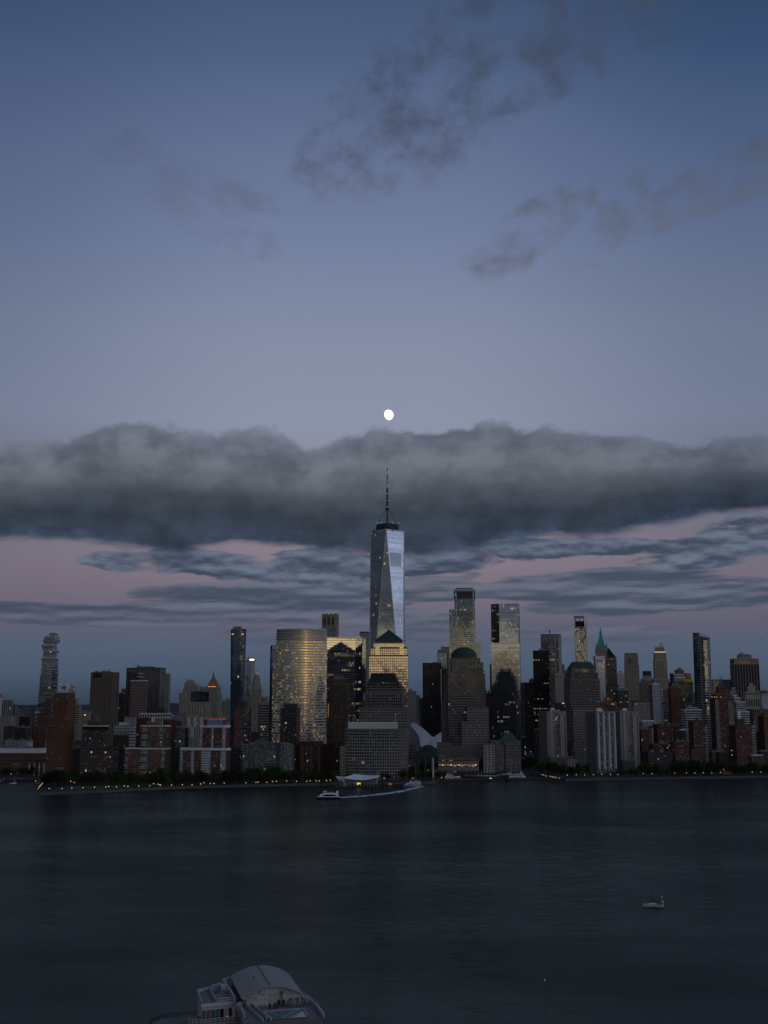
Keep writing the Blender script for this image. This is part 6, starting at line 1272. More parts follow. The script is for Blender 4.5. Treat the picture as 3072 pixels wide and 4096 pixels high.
B.tier('shaft', 2913, 3006, 2903, ['f_redflank', 'f_redflank', 'f_redflank', 'f_dark_brick'], .7, trim='trim_brick'); z = B.z; q = B.pl; B.tier('balcony_end', 2996, 3021, 2902, 'f_balcony_beige', 1.2, base=GZ, dy=10, trim='trim_beige'); B.tier('low_wing', 2990, 3052, 3021, 'f_redflank', .5, base=GZ, dy=-6, trim='trim_white', th=.8)
B.tier('roof_house', 2938, 2978, 2876, 'brick_dark', .5, base=z, trim='trim_brick'); zz = B.z; b = MB(); Y = 1690; x = xat(2954, 2850, Y); b.lathe(x, Y, [(2.6, zz), (2.6, zat(2846, Y)), (2.3, zat(2844, Y)), (0, zat(2843.5, Y))], 'trim_white', 16); B.mesh('white_cylinder', b)
b = MB(); b.tube((x - 1, Y - 1.5, zat(2850, Y)), (x - 1, Y - 1.5, zat(2840, Y)), .25, .2, 'trim_white', 5); B.mesh('flue', b)
B = Bld('apartment_building', 'orange brick block cut off by the right picture edge', 1780, 3068, 14)
B.tier('wall', 3030, 3120, 2862, ['f_brick_orange', 'f_brick_orange', 'f_brick_orange', 'brick_dark'], .6, trim='brick_orange'); B.tier('upper_tier', 3044, 3100, 2852, 'f_brick_orange', .6, trim='brick_orange'); B.tier('dark_block', 3030, 3110, 3002, 'f_generic_dark', .3, base=GZ, dy=-40)
# low-rise roofs of the old streets at the left, seen over the school
for i, (xl_, xr_, yt_, Y_, mt, lb) in enumerate((
    (-20, 18, 2893, 1950, 'f_beige_fine', 'beige low building at the picture edge under the striped slab'), (16, 62, 2903, 1900, 'f_generic_dark', 'dark brown loft block left of the wedge of low roofs'),
    (58, 120, 2908, 1930, 'f_generic_dark', 'dark loft building with roof sheds in the low roofs left of the brown setback tower'), (78, 118, 2864, 2080, 'glass_dark', 'blue-black blank block behind the dark lofts'),
    (98, 124, 2851, 2130, 'f_dark_brick', 'small reddish block between blue-black block and brown setback tower'), (-10, 60, 2868, 2150, 'f_lowbeige', 'pale beige low building at the foot of the striped slab'),
    (18, 104, 2963, 1760, 'f_lowbeige', 'low pale-roofed workshop with roof sheds just above the school roof'), (72, 104, 2960, 1740, 'grey_plain', 'small blank grey shed above the school roof'),
    (104, 132, 2962, 1745, 'f_ltwhite', 'small white box building between grey shed and brown setback tower base'), (180, 200, 2968, 1720, 'f_beige_fine', 'little grey-beige building tucked at the orange tower base'),
    (326, 368, 2846, 2050, 'f_beige_fine', 'low beige building with a glowing round roof lamp, left of the windowless slab'), (296, 335, 2960, 1640, 'f_brick_brown', 'low brown brick block right of the orange tower base'),
    (285, 330, 2990, 1560, 'f_generic_dark', 'dark shaded block between orange tower and black-cornice brick block'), (478, 516, 2905, 2250, 'f_beige_fine', 'low grey building deep in the gap beside the windowless slab'),
    (700, 732, 2885, 2200, 'f_generic_dark', 'dark low building in the gap left of the narrow drab stone building'), (876, 920, 2885, 1990, 'f_stone_class', 'low stone building with roof clutter behind the red roof lights'),
    (1005, 1040, 2925, 1700, 'f_dark_brick', 'small dark red block between brick-and-teal tower and beige ribbon building'), (1018, 1064, 2964, 1640, 'f_generic', 'low beige-topped block just above the bowed teal roof'),
    (1095, 1130, 2970, 1650, 'f_generic_dark', 'dark low block at the foot of the golden tower, left of the lattice-crowned tower'), (2086, 2102, 2948, 2150, 'f_litglass', 'thin lit glass stair beside the street canyon'),
    (2134, 2162, 2915, 1950, 'f_dark_brick', 'dark maroon block between street canyon and nearest beige concrete tower'), (1918, 1942, 2960, 1800, 'f_generic_dark', 'dark filler block behind the gatehouse left end'),
    (3015, 3110, 2925, 1850, 'f_generic_dark', 'dim block behind the orange brick block at the picture edge'), (2256, 2275, 2960, 1850, 'f_generic_dark', 'dark strip of building between concrete tower and copper-capped tower'))):
    B = Bld('low_building', lb, Y_, (xl_+xr_)/2, -8 if xl_ < 1500 else 8); B.tier('wall', xl_, xr_, yt_, mt, .7, trim='trim_grey', th=.8); B.units(3, 200 + i, hmax=3)
    if 'round roof lamp' in lb: B.beacon(340, 2860, dy=-20, mat='light_orange', r=1.3)
# far-off boroughs: a mass of roofs nobody could count
b = MB(); rg = random.Random(77)
for i in range(900):
    Y = rg.uniform(5950, 8000); x = rg.uniform(-2600, 2600) * Y / 6000; w = rg.uniform(14, 60); hgt = rg.choice([9, 12, 16, 20, 24, 30]) * (1.6 if rg.random() < .12 else 1)
    b.box(x, Y, 3, w, rg.uniform(14, 50), hgt, rg.choice(['stone_taupe', 'brick_brown', 'stone_beige', 'grey_plain', 'stone_dark']), rg.uniform(-30, 30))
tag(b.build('distant_rooftops'), kind='stuff', label='hazy mass of low roofs across the far boroughs below the hills', cat='rooftops')
b = MB(); rg = random.Random(78)
for i in range(260):
    Y = rg.uniform(5900, 8000); x = rg.uniform(-2600, 2600) * Y / 6000; z = rg.uniform(8, 34); b.box(x, Y - 30, z, 2.2, 2.2, 2.2, rg.choice(['light_orange', 'light_glow', 'light_glow']))
tag(b.build('distant_lights'), kind='stuff', label='specks of warm street light among the far borough roofs', cat='lights')
# ------------------------------------------------------------------ moon
mx_, my_ = 1553, 1660
a_, e_ = azel(mx_, my_); D = 150000.0
u, v = (mx_ - 1536)/F, (2048 - my_)/F; dv = Vector((u, cT - v*sT, sT + v*cT)).normalized()
mp = Vector((0, 0, H)) + dv*D; R = 21.0/F*D*.995
me = MB(); n = 40; right = Vector((1, 0, 0)); upv = right.cross(dv).normalized() * (1 if right.cross(dv).z > 0 else -1)
tilt = rad(18); ax = right*math.cos(tilt) + upv*math.sin(tilt); ay = upv*math.cos(tilt) - right*math.sin(tilt)
b = MB(); rows = 18
def mpt(i, k):
    th = math.pi*k/rows; ph = 2*math.pi*i/n; X_, Y_, Z_ = math.sin(th)*math.cos(ph), math.cos(th), math.sin(th)*math.sin(ph)
    if X_ < 0: X_ *= .74
    return mp + ax*(X_*R) + ay*(Y_*R) + dv*(Z_*R)
for i in range(n):
    for k in range(rows): b.face([mpt(i, k), mpt(i+1, k), mpt(i+1, k+1), mpt(i, k+1)], 'moon_glow')
o = b.build('moon', None, tuple(mp), smooth=True); tag(o, 'bright white gibbous moon hanging right above the spire tip', 'moon')
# ------------------------------------------------------------------ boats
def hull(b, L, Wd, z0, z1, mat, bow=1.0, stern=.9, n=14, flare=.12, sheer=.25):
    """boat hull along +x (bow), from keel level z0 to sheer line z1"""
    pr = []
    for i in range(n + 1):
        t = i/n; x = -L/2 + L*t; k = (1 - max(0, (t - .45)/.55)**2.2)*(stern + (1-stern)*min(1, t/.3)); w = Wd/2*max(k, .02)
        pr.append((x, w*(1-flare*(1 + t)), w, z1 + sheer*(z1-z0)*max(0, t-.3)**2))
    for (xa, la, wa, za), (xb, lb, wb, zb) in zip(pr, pr[1:]):
        for s in (-1, 1): b.face([(xa, s*la, z0), (xb, s*lb, z0), (xb + (.0), s*wb, zb), (xa, s*wa, za)], mat)
        b.face([(xa, -wa, za - .05), (xb, -wb, zb - .05), (xb, wb, zb - .05), (xa, wa, za - .05)], mat)
    x, l, w, z = pr[0]; b.face([(x, -l, z0), (x, l, z0), (x, w, z), (x, -w, z)], mat)
    return pr
def slab(b, pts, z0, z1, mat, top=None, tm=None):
    """outlined solid; pts = [(x,y)] ; top = other outline for raked sides"""
    b.prism(pts, z0, z1, mat, roof=tm or mat, top=top)
def rect(x0, x1, w, x2=None, w2=None): return [(x0, -w), (x1, -(w2 or w)), (x1, (w2 or w)), (x0, w)]
def place(name, label, cat, px, py, heading, group=None):
    x, y = gnd(px, py, 0.0); r = root(name, label, cat, (x, y, 0), group, heading); return r
def pb(part, fn, par, mat=None):
    b = MB(); fn(b); return b.build(part, par)
# leading ferry (bow towards the left of the view)
r = place('ferry', 'white ferry with long dark oval window and navy hull, trailing a foamy wake', 'ferry', 1312, 3196, 184)
pb('hull', lambda b: hull(b, 25, 8, -.3, 1.9, 'hull_navy', sheer=.5), r); pb('hull_band', lambda b: hull(b, 24.6, 7.8, 1.9, 2.5, 'hull_white', sheer=.5), r)
def cab(b):
    pts = [(-11, 2.5), (-10.5, 5.6), (-3, 6.3), (4, 5.8), (8, 4.2), (10.5, 2.5)]
    for (xa, za), (xb, zb) in zip(pts, pts[1:]):
        b.face([(xa, -3.4, za), (xb, -3.2, zb), (xb, 3.2, zb), (xa, 3.4, za)], 'hull_white')
        for s in (-1, 1): b.face([(xa, s*3.5, 2.4), (xb, s*3.3, 2.4), (xb, s*3.2, zb), (xa, s*3.4, za)], 'hull_white')
pb('cabin', cab, r)
def oval(b):
    for s in (-1, 1):
        pts = [(-1.5 + 7.5*math.cos(t), s*3.52, 4.0 + 1.05*math.sin(t)) for t in [2*math.pi*k/18 for k in range(18)]]; b.face(pts[::s], 'boat_glass')
pb('cabin_window', oval, r); pb('bow_window', lambda b: slab(b, rect(7.0, 9.2, 2.6), 2.6, 4.0, 'boat_glass', rect(6.6, 8.0, 2.4)), r)
w = pb('wheelhouse', lambda b: slab(b, rect(2.2, 5.6, 1.9), 5.9, 8.0, 'hull_white', rect(2.0, 4.8, 1.7)), r); pb('wheelhouse_window', lambda b: slab(b, rect(2.5, 5.75, 1.95), 6.6, 7.4, 'boat_glass', rect(2.4, 5.3, 1.85)), w)
for s in (-1, 1): pb('stern_fin', lambda b: (b.face([(-11, s*3, 2.4), (-8, s*3, 2.4), (-8.6, s*3, 6.6), (-9.6, s*3, 8.6), (-11, s*3, 8.0)], 'hull_white'), b.face([(-11, s*2.6, 2.4), (-11, s*2.6, 8.0), (-9.6, s*2.6, 8.6), (-8.6, s*2.6, 6.6), (-8, s*2.6, 2.4)], 'hull_white')), r)
pb('rail', lambda b: [b.tube((x, -3, 6.0), (x, -3, 7.1), .06, .06, 'steel_white', 4) for x in range(-7, 2)] + [b.tube((-7, -3, 7.1), (1, -3, 7.1), .06, .06, 'steel_white', 4)], r)
pb('mast', lambda b: b.tube((2.6, 0, 8), (2.2, 0, 9.6), .15, .08, 'steel_white', 5), r); pb('cabin_light', lambda b: b.box(7.5, -2.9, 4.1, 1.0, .3, .5, 'light_orange'), r)
# second ferry
r = place('ferry', 'white two-deck ferry with pale blue hull crossing behind the wake, near the pontoon terminal', 'ferry', 1650, 3147, 183)
pb('hull', lambda b: hull(b, 21.5, 7, -.3, 2.3, 'hull_blue', sheer=.3), r); pb('cabin', lambda b: slab(b, [(-10, -3.2), (6, -3.2), (9, -1.4), (9, 1.4), (6, 3.2), (-10, 3.2)], 2.3, 4.6, 'hull_white', [(-10, -3.1), (5, -3.1), (7.2, -1.2), (7.2, 1.2), (5, 3.1), (-10, 3.1)]), r)
pb('cabin_window', lambda b: slab(b, [(-9, -3.28), (5.6, -3.28), (7.6, -1.6), (7.6, 1.6), (5.6, 3.28), (-9, 3.28)], 2.9, 3.9, 'boat_glass'), r)
pb('upper_deck', lambda b: slab(b, rect(-10, 4, 3.3), 4.6, 4.9, 'hull_white'), r); pb('deck_rail', lambda b: [b.tube((x, s*3.1, 4.9), (x, s*3.1, 6.1), .07, .07, 'steel_white', 4) for x in range(-10, 4) for s in (-1, 1)] + [b.tube((-10, s*3.1, 6.1), (3.5, s*3.1, 6.1), .08, .08, 'steel_white', 4) for s in (-1, 1)], r)
pb('deck_awning', lambda b: slab(b, rect(-9, -1, 2.9), 6.5, 6.7, 'hull_white'), r); w = pb('wheelhouse', lambda b: slab(b, rect(1.5, 4.2, 2.0), 4.9, 6.8, 'hull_white', rect(1.4, 3.5, 1.8)), r); pb('wheelhouse_window', lambda b: slab(b, rect(1.7, 4.35, 2.05), 5.6, 6.3, 'boat_glass', rect(1.7, 4.0, 1.95)), w)
pb('mast', lambda b: b.tube((1.5, 0, 6.8), (1.2, 0, 10), .14, .07, 'steel_white', 5), r); pb('signal_light', lambda b: b.box(1.3, 0, 8.0, .5, .5, .6, 'beacon_red'), r)
# foam wake of the leading ferry: low ridges of churned water
b = MB(); rg = random.Random(6); pathp = [(1352, 3191, 1.6), (1400, 3188, 3.2), (1450, 3184, 4.2), (1500, 3179, 4.6), (1560, 3172, 4.4), (1610, 3164, 3.8), (1650, 3154, 3.0), (1690, 3145, 1.5)]
for (xa, ya, wa), (xb, yb, wb) in zip(pathp, pathp[1:]):
    A_, C_ = Vector(gnd(xa, ya, 0)), Vector(gnd(xb, yb, 0)); L = (C_-A_).length
    dirv = (C_-A_)/L; nv = Vector((-dirv.y, dirv.x))
    for k in range(int(L*3.4)):
        t = rg.random(); c = A_ + (C_-A_)*t + nv*rg.choice((-1, 1))*abs(rg.gauss(.55, .5))*(wa + (wb-wa)*t); l, ww = rg.uniform(.4, 2.2), rg.uniform(.12, .4); h = rg.uniform(.06, .22); ang = rg.uniform(-.4, .4)
        d = Vector((dirv.x*math.cos(ang) - dirv.y*math.sin(ang), dirv.x*math.sin(ang) + dirv.y*math.cos(ang))); nn = Vector((-d.y, d.x))
        p = [c - d*l - nn*ww, c + d*l - nn*ww, c + d*l + nn*ww, c - d*l + nn*ww]
        b.face([(p[0].x, p[0].y, .02), (p[1].x, p[1].y, .02), (c.x + d.x*l, c.y + d.y*l, h), (c.x - d.x*l, c.y - d.y*l, h)], 'water_foam'); b.face([(c.x - d.x*l, c.y - d.y*l, h), (c.x + d.x*l, c.y + d.y*l, h), (p[2].x, p[2].y, .02), (p[3].x, p[3].y, .02)], 'water_foam')
tag(b.build('foam_wake'), 'curving trail of white foam behind the leading ferry', 'wake', kind='stuff')
# motor yachts in the cove
def yacht(label, px, py, L, hd, decks):
    r = place('motor_yacht', label, 'yacht', px, py, hd, 'motor yachts moored in the boat cove'); Wd = L*.24; h = L*.095
    pb('hull', lambda b: hull(b, L, Wd, -.2, h, 'hull_white', sheer=.9), r); pb('boot_stripe', lambda b: hull(b, L*.985, Wd*1.0, -.25, .35, 'hull_navy', sheer=0), r)
    for k in range(5):
        for s in (-1, 1): pb('porthole', lambda b: b.box(-L*.22 + k*L*.1, s*Wd*.475, h*.45, L*.055, .25, h*.28, 'boat_glass'), r)
    z = h; x0, x1, w = -L*.40, L*.16, Wd*.42
    for k in range(decks):
        hh = L*.075; o_ = pb('deckhouse', lambda b: slab(b, rect(x0, x1, w, w2=w*.7), z, z + hh, 'hull_white', rect(x0, x1 - hh*1.3, w*.94, w2=w*.62)), r)
        pb('window_band', lambda b: slab(b, rect(x0 + L*.06, x1 - hh*.25, w*1.01, w2=w*.74), z + hh*.3, z + hh*.78, 'boat_glass', rect(x0 + L*.08, x1 - hh*.95, w*.98, w2=w*.69)), o_)
        pb('deck_overhang', lambda b: slab(b, rect(x0 - L*.04, x1 - hh*1.1, w*1.06, w2=w*.7), z + hh, z + hh + .18, 'hull_white'), r); z += hh + .18; x0 += L*.07; x1 -= L*.13; w *= .86
    pb('radar_arch', lambda b: (b.tube((x0, -w*.8, z), (x0 - L*.05, -w*.6, z + L*.06), .22, .18, 'hull_white', 5), b.tube((x0, w*.8, z), (x0 - L*.05, w*.6, z + L*.06), .22, .18, 'hull_white', 5), b.tube((x0 - L*.05, -w*.6, z + L*.06), (x0 - L*.05, w*.6, z + L*.06), .25, .25, 'hull_white', 5)), r)
    pb('radar_dome', lambda b: b.lathe(x0 - L*.05, 0, [(.01, z + L*.065), (.5, z + L*.07), (.45, z + L*.09), (0, z + L*.1)], 'hull_white', 8), r); pb('foredeck', lambda b: slab(b, rect(L*.1, L*.3, Wd*.28, w2=Wd*.1), h*1.02, h*1.12, 'teak'), r); return r
yacht('sleek white motor yacht at the string-lit end of the cove', 1810, 3112, 21, -6, 2)
yacht('largest white motor yacht, three decks with dark windows, at the breakwater opening of the cove', 2070, 3111, 22.5, 176, 3)
yacht('smaller white motor yacht behind the largest one, by the masts', 2028, 3100, 14, 178, 1)
yacht('small white cabin boat between dinghy row and bigger yachts', 1993, 3102, 7, 178, 1)
yacht('low white launch moored just below the sleek yacht', 1797, 3116, 12, -4, 1)
# keelboats in a row
def keelboat(px, py, L, hd, mh, label, group, name='sailboat'):
    r = place(name, label, 'sailboat', px, py, hd, group); pb('hull', lambda b: hull(b, L, L*.3, -.1, .75, 'hull_white', sheer=.4), r); pb('deckhouse', lambda b: slab(b, rect(-L*.08, L*.2, L*.09, w2=L*.05), .75, 1.15, 'hull_white', rect(-L*.06, L*.16, L*.08, w2=L*.045)), r)
    pb('mast', lambda b: b.tube((L*.1, 0, .8), (L*.1, 0, mh), .11, .07, 'steel_white', 5), r); pb('boom', lambda b: b.tube((L*.1, 0, 1.9), (-L*.3, 0, 2.0), .16, .12, 'hull_navy', 5), r); return r
k0 = keelboat(1868, 3104, 7.5, 160, 11.5, 'small moored sailboat with bare mast in the close row inside the cove', 'sailboats in a row in the cove')
for i, px in enumerate((1880, 1892, 1903, 1915, 1927, 1939, 1951, 1963, 1975)):
    c = copy_tree(k0); x, y = gnd(px, 3103.5 + (i % 3)*.7, 0); c.location = (x, y, 0); c.rotation_euler.z = rad(160 + (i*7) % 9)
keelboat(2049, 3100, 11, 170, 19, 'sailboat with tall bare pale mast behind the largest yacht, shorter of two', 'tall masts by the yachts'); keelboat(2068, 3098, 13, 172, 26, 'sailboat with the tallest dark mast rising behind the largest yacht', 'tall masts by the yachts')
for px, py, lb in ((53, 3135, 'moored sailboat with pale hull nearest the park tip in the basin at left'), (95, 3113, 'small moored sailboat with reddish waterline close to the basin wall')): keelboat(px, py, 8, 10, 11, lb, 'boats moored in the basin')
def skiff(px, py, L, label):
    r = place('skiff', label, 'boat', px, py, 172, 'boats moored in the basin'); pb('hull', lambda b: hull(b, L, L*.34, -.1, .7, 'hull_navy', sheer=.4), r); pb('console', lambda b: slab(b, rect(-L*.1, L*.1, L*.09), .6, 1.5, 'hull_white', rect(-L*.08, L*.05, L*.08)), r); pb('windscreen', lambda b: slab(b, rect(L*.06, L*.11, L*.09), 1.2, 1.7, 'boat_glass', rect(L*.03, L*.05, L*.08)), r)
skiff(61, 3131, 7, 'dark skiff beside the pale sailboat nearest the park tip'); skiff(14, 3121, 9, 'dark skiff second from the picture edge in the basin'); skiff(28, 3117, 8, 'dark skiff farthest out from the picture edge, close to the basin wall'); skiff(2, 3127, 9, 'dark skiff cut by the picture edge in the basin')
# lone sailing yacht under motor on the open river
r = place('sailing_yacht', 'lone white sailing yacht motoring on the open dark river, sails furled', 'sailboat', 2612, 3628, 172); L = 10.6
pb('hull', lambda b: hull(b, L, 3.1, -.2, 1.15, 'hull_grey' if P('hull_grey', (.42, .43, .42), .5) else 0, sheer=.55, stern=.6), r); pb('antifouling', lambda b: hull(b, L*.9, 2.8, -.4, .18, 'hull_navy', sheer=0), r); pb('deckhouse', lambda b: slab(b, rect(-1.6, 2.2, 1.0, w2=.6), 1.15, 1.75, 'hull_white', rect(-1.5, 1.7, .9, w2=.5)), r)
for k in range(3): pb('cabin_window', lambda b: b.box(-1.0 + k*.95, .82, 1.3, .55, .5, .25, 'boat_glass'), r)
pb('mast', lambda b: b.tube((.8, 0, 1.2), (.8, 0, 13.5), .07, .05, 'black_matte', 6), r); pb('boom', lambda b: b.tube((.8, 0, 2.7), (-3.2, 0, 2.9), .24, .18, 'hull_navy', 7), r); pb('cockpit', lambda b: slab(b, rect(-4.2, -1.8, .8), 1.1, 1.35, 'teak'), r)
pb('spray_hood', lambda b: slab(b, rect(-2.2, -1.4, .9), 1.7, 2.3, 'hull_navy', rect(-2.1, -1.7, .8)), r)
pb('radar_pole', lambda b: (b.tube((-4.5, .4, 1.1), (-4.5, .4, 5.0), .06, .05, 'steel_white', 5), b.lathe(-4.5, .4, [(.01, 5.0), (.32, 5.05), (.3, 5.3), (0, 5.4)], 'hull_white', 8)), r)
pb('stern_arch', lambda b: (b.tube((-4.9, -1, 1), (-5.1, -1, 2.6), .05, .05, 'steel_white', 5), b.tube((-4.9, 1, 1), (-5.1, 1, 2.6), .05, .05, 'steel_white', 5), b.box(-5.0, 0, 2.6, .9, 2.3, .1, 'hull_white')), r)
for s in (-1, 1): pb('rail', lambda b: [b.tube((x, s*(1.3 - max(0, x)*.2), 1.2), (x, s*(1.3 - max(0, x)*.2), 1.85), .03, .03, 'steel_white', 4) for x in (-4, -2.6, -1.2, .2, 1.6, 3, 4.2)], r)
# ------------------------------------------------------------------ floating ferry terminal
x0, y0 = gnd(1352, 3150, 0); x1, _ = gnd(1516, 3150, 0); cx, cyy = (x0+x1)/2, y0 + 11
t = root('ferry_terminal', 'floating ferry landing with peaked white tent roof, glass walls and timber fenders', 'ferry terminal', (cx, cyy, 0)); oo = (cx, cyy, 0); Wt = (x1-x0)
def tb(part, fn, par=None): b = MB(); fn(b); return b.build(part, par or t, oo)
tb('pontoon', lambda b: b.prism([(x0 - 4, y0 + 4), (x0 + 5, y0), (x1, y0), (x1 + 1, y0 + 22), (x0 - 4, y0 + 22)], -.5, 2.0, 'concrete', roof='paving'))
tb('glass_wall', lambda b: b.prism([(x0 + 5, y0 + 4), (x1 - 4, y0 + 4), (x1 - 4, y0 + 19), (x0 + 3, y0 + 19)], 2.0, 7.2, 'f_litglass2' if facade('f_litglass2', (.3, .32, .31), 2.2, 2.6, .8, .8, GG, .2, lit=.05, ls=.5, blind=.3, blindc=(.14, .16, .15)) else 0))
tb('eaves_beam', lambda b: b.box(cx + 1, y0 + 11, 7.2, Wt - 8, 17, .5, 'trim_grey'))
for k in range(9): tb('fender', lambda b: b.box(x0 + 14 + k*(Wt - 18)/8, y0 - .5, -.5, 2.2, 1.0, 4.6, 'timber_pile'))
for k in range(3): tb('lit_doorway', lambda b: b.box(xat(1430 + k*5, 3137, y0 + 4), y0 + 3.8, 3.0, 1.1, .5, 2.4, 'light_yellow'))
for px in (1380, 1504): tb('raking_post', lambda b: b.tube((xat(px, 3120, y0), y0 + 2, 2), (xat(px - (10 if px < 1400 else -8), 3110, y0), y0 + 1, 10.5), .4, .4, 'trim_white', 6))
for px in (1395, 1460, 1478, 1498): tb('post', lambda b: b.tube((xat(px, 3120, y0), y0 + 1, 2), (xat(px, 3120, y0), y0 + 1, 8.5), .25, .25, 'trim_grey', 5))
# tensile roof: ridge peaks and valleys between cable lines
def tent(b):
    V3 = lambda px, py, d: Vector((xat(px, py, y0 + d), y0 + d, zat(py, y0 + d)))
    C, A_, D_, Bt, E, G = V3(1366, 3111, 1), V3(1417, 3096, 13), V3(1449, 3121, -1), V3(1518, 3109, 2), V3(1496, 3103, 20), V3(1449, 3102, 12)
    def patch(p, q, r, sag):
        n = 8; g = {}
        for i in range(n + 1):
            for j in range(n + 1 - i):
                u, v = i/n, j/n; w = 1 - u - v; g[i, j] = p*w + q*u + r*v - Vector((0, 0, sag*9*(u*v*w + .25*(u*v + v*w + u*w)*.6)))
        for i in range(n):
            for j in range(n - i):
                for f in ([g[i, j], g[i+1, j], g[i, j+1]], [g[i+1, j], g[i+1, j+1], g[i, j+1]] if i + j < n - 1 else None):
                    if f: b.face(f, 'tent_white'); b.face([x - Vector((0, 0, .12)) for x in f[::-1]], 'tent_white')
    patch(C, A_, D_, .9); patch(A_, G, D_, .3); patch(G, Bt, D_, .9); patch(G, E, Bt, .4); patch(A_, E, G, .2)
tb('tent_roof', tent)
for k in range(3):
    def fin(b):
        xa = xat(1341 + k*9, 3102, y0 + 6); b.face([(xa, y0 + 5, 13.2), (xa + 3.4, y0 + 5, 12.2), (xa + 7.5, y0 + 3, 6.2)], 'tent_white'); b.face([(xa, y0 + 6, 13.2), (xa + 7.5, y0 + 4, 6.2), (xa + 3.4, y0 + 6, 12.2)], 'tent_white'); b.tube((xa, y0 + 5.5, 13.2), (xa + 7, y0 + 4, 3), .2, .2, 'trim_grey', 5)
    tb('canopy_fin', fin)
for k in range(3):
    def ridge(b):
        a = Vector((xat(1440 + k*22, 3100, y0 + 16), y0 + 16, 11.0 + .2*k)); c = Vector((xat(1475 + k*18, 3093, y0 + 22), y0 + 22, 13.2)); b.face([a, c, c + Vector((3.4, 1, -.6)), a + Vector((3.4, 0, -.8))], 'tent_white'); b.face([a + Vector((0, 0, -.2)), a + Vector((3.4, 0, -1)), c + Vector((3.4, 1, -.8)), c + Vector((0, 0, -.2))], 'tent_white')
    tb('rear_canopy', ridge)
for px, py in ((1280, 3146), (1308, 3142), (1323, 3143), (1527, 3140), (1534, 3140), (1574, 3143)):
    x, y = gnd(px, py, 0); r = root('mooring_dolphin', 'dark cluster of timber piles standing in the water near the tented ferry landing', 'piles', (x, y, 0), 'pile clusters by the ferry landing')
    for k in range(3): pb('pile', lambda b: b.tube((.5*math.cos(k*2.1), .5*math.sin(k*2.1), -1), (.4*math.cos(k*2.1), .4*math.sin(k*2.1), 4.6 + .3*k), .42, .38, 'timber_pile', 7), r)
    pb('pile_cap', lambda b: b.lathe(0, 0, [(.95, 3.6), (1.0, 4.3), (0, 4.5)], 'steel_dark', 8), r)
x, y = gnd(1561, 3142, 0); r = root('work_float', 'small lit work float tied between piles by the ferry landing', 'float', (x, y, 0)); pb('deck', lambda b: b.box(0, 0, -.2, 9, 4, .9, 'timber_pile'), r); pb('cabin', lambda b: b.box(0, 0, .7, 5, 2.4, 2.2, 'trim_beige'), r); pb('lit_window', lambda b: b.box(0, -1.3, 1.5, 3.6, .2, .8, 'light_dim'), r)
# ------------------------------------------------------------------ breakwaters, pylons, cove furniture
def pier(name, label, pts, wid, group=None):
    ps = [Vector(gnd(*p, 0)) for p in pts]; r = root(name, label, 'breakwater', (ps[0].x, ps[0].y, 0), group); o3 = (ps[0].x, ps[0].y, 0)
    b = MB()
    for p, q in zip(ps, ps[1:]):
        b.prism([(p.x, p.y), (q.x, q.y), (q.x, q.y + wid), (p.x, p.y + wid)], -1, 1.9, 'timber_pile', roof='concrete')
    b.build('deck', r, o3)
    b = MB(); n = 26
    for p, q in zip(ps, ps[1:]):
        for k in range(n): c = p + (q-p)*k/n; b.tube((c.x, c.y - .3, -1), (c.x, c.y - .3, 2.0), .3, .3, 'timber_pile', 5)
    b.build('pile_row', r, o3); return r, o3
r, o3 = pier('breakwater', 'low timber breakwater closing the cove, ending in a round lit head', [(1752, 3127), (1960, 3121)], 5); x, y = gnd(1964, 3123, 0)
b = MB(); b.lathe(x, y + 3, [(4.4, -1), (4.4, 2.4), (0, 2.4)], 'timber_pile', 16); b.build('round_head', r, o3)
r, o3 = pier('breakwater', 'low timber breakwater reaching from the round head below the largest yacht to the shore', [(2040, 3121), (2150, 3119), (2262, 3118)], 5); x, y = gnd(2038, 3121, 0)
b = MB(); b.lathe(x, y + 3, [(5, -1), (5, 2.6), (0, 2.6)], 'timber_pile', 16); b.build('round_head', r, o3)
for px, py, L, lb in ((1880, 3108, 110, 'long thin floating dock serving the row of small sailboats'), (1850, 3117, 60, 'thin floating dock below the sleek yacht'), (2110, 3113, 40, 'thin floating dock beside the largest yacht')):
    x, y = gnd(px, py, 0); r = root('floating_dock', lb, 'dock', (x, y, 0)); pb('deck', lambda b: b.box(0, 0, -.2, L*.8, 2.2, .8, 'concrete'), r)
    for k in range(5): pb('pile', lambda b: b.tube((-L*.38 + k*L*.19, 1.3, -1), (-L*.38 + k*L*.19, 1.3, 2.8), .2, .2, 'timber_pile', 5), r)
for px, yt, yb, w, lb in ((1733, 3030, 3124, 5.5, 'tall slender pale pylon on the waterside plaza, right in front of the glass vault'), (1663, 3052, 3121, 5, 'tall slender pylon, the shorter and darker of the pair, left of the glass vault')):
    x, y = gnd(px, yb); r = root('pylon', lb, 'pylon', (x, y, GZ)); z1 = zat(yt, y); ww = w/F*y/2
    b = MB(); b.box(x, y, GZ, ww*3.0, ww*3.0, 5, 'stone_taupe'); b.build('plinth', r, (x, y, GZ)); b = MB(); b.lathe(x, y, [(ww*.95, GZ + 5), (ww*.7, z1 - 2), (ww*1.0, z1 - 1.8), (0, z1)], 'steel_white' if px > 1700 else 'stone_dark', 10); b.build('shaft', r, (x, y, GZ))
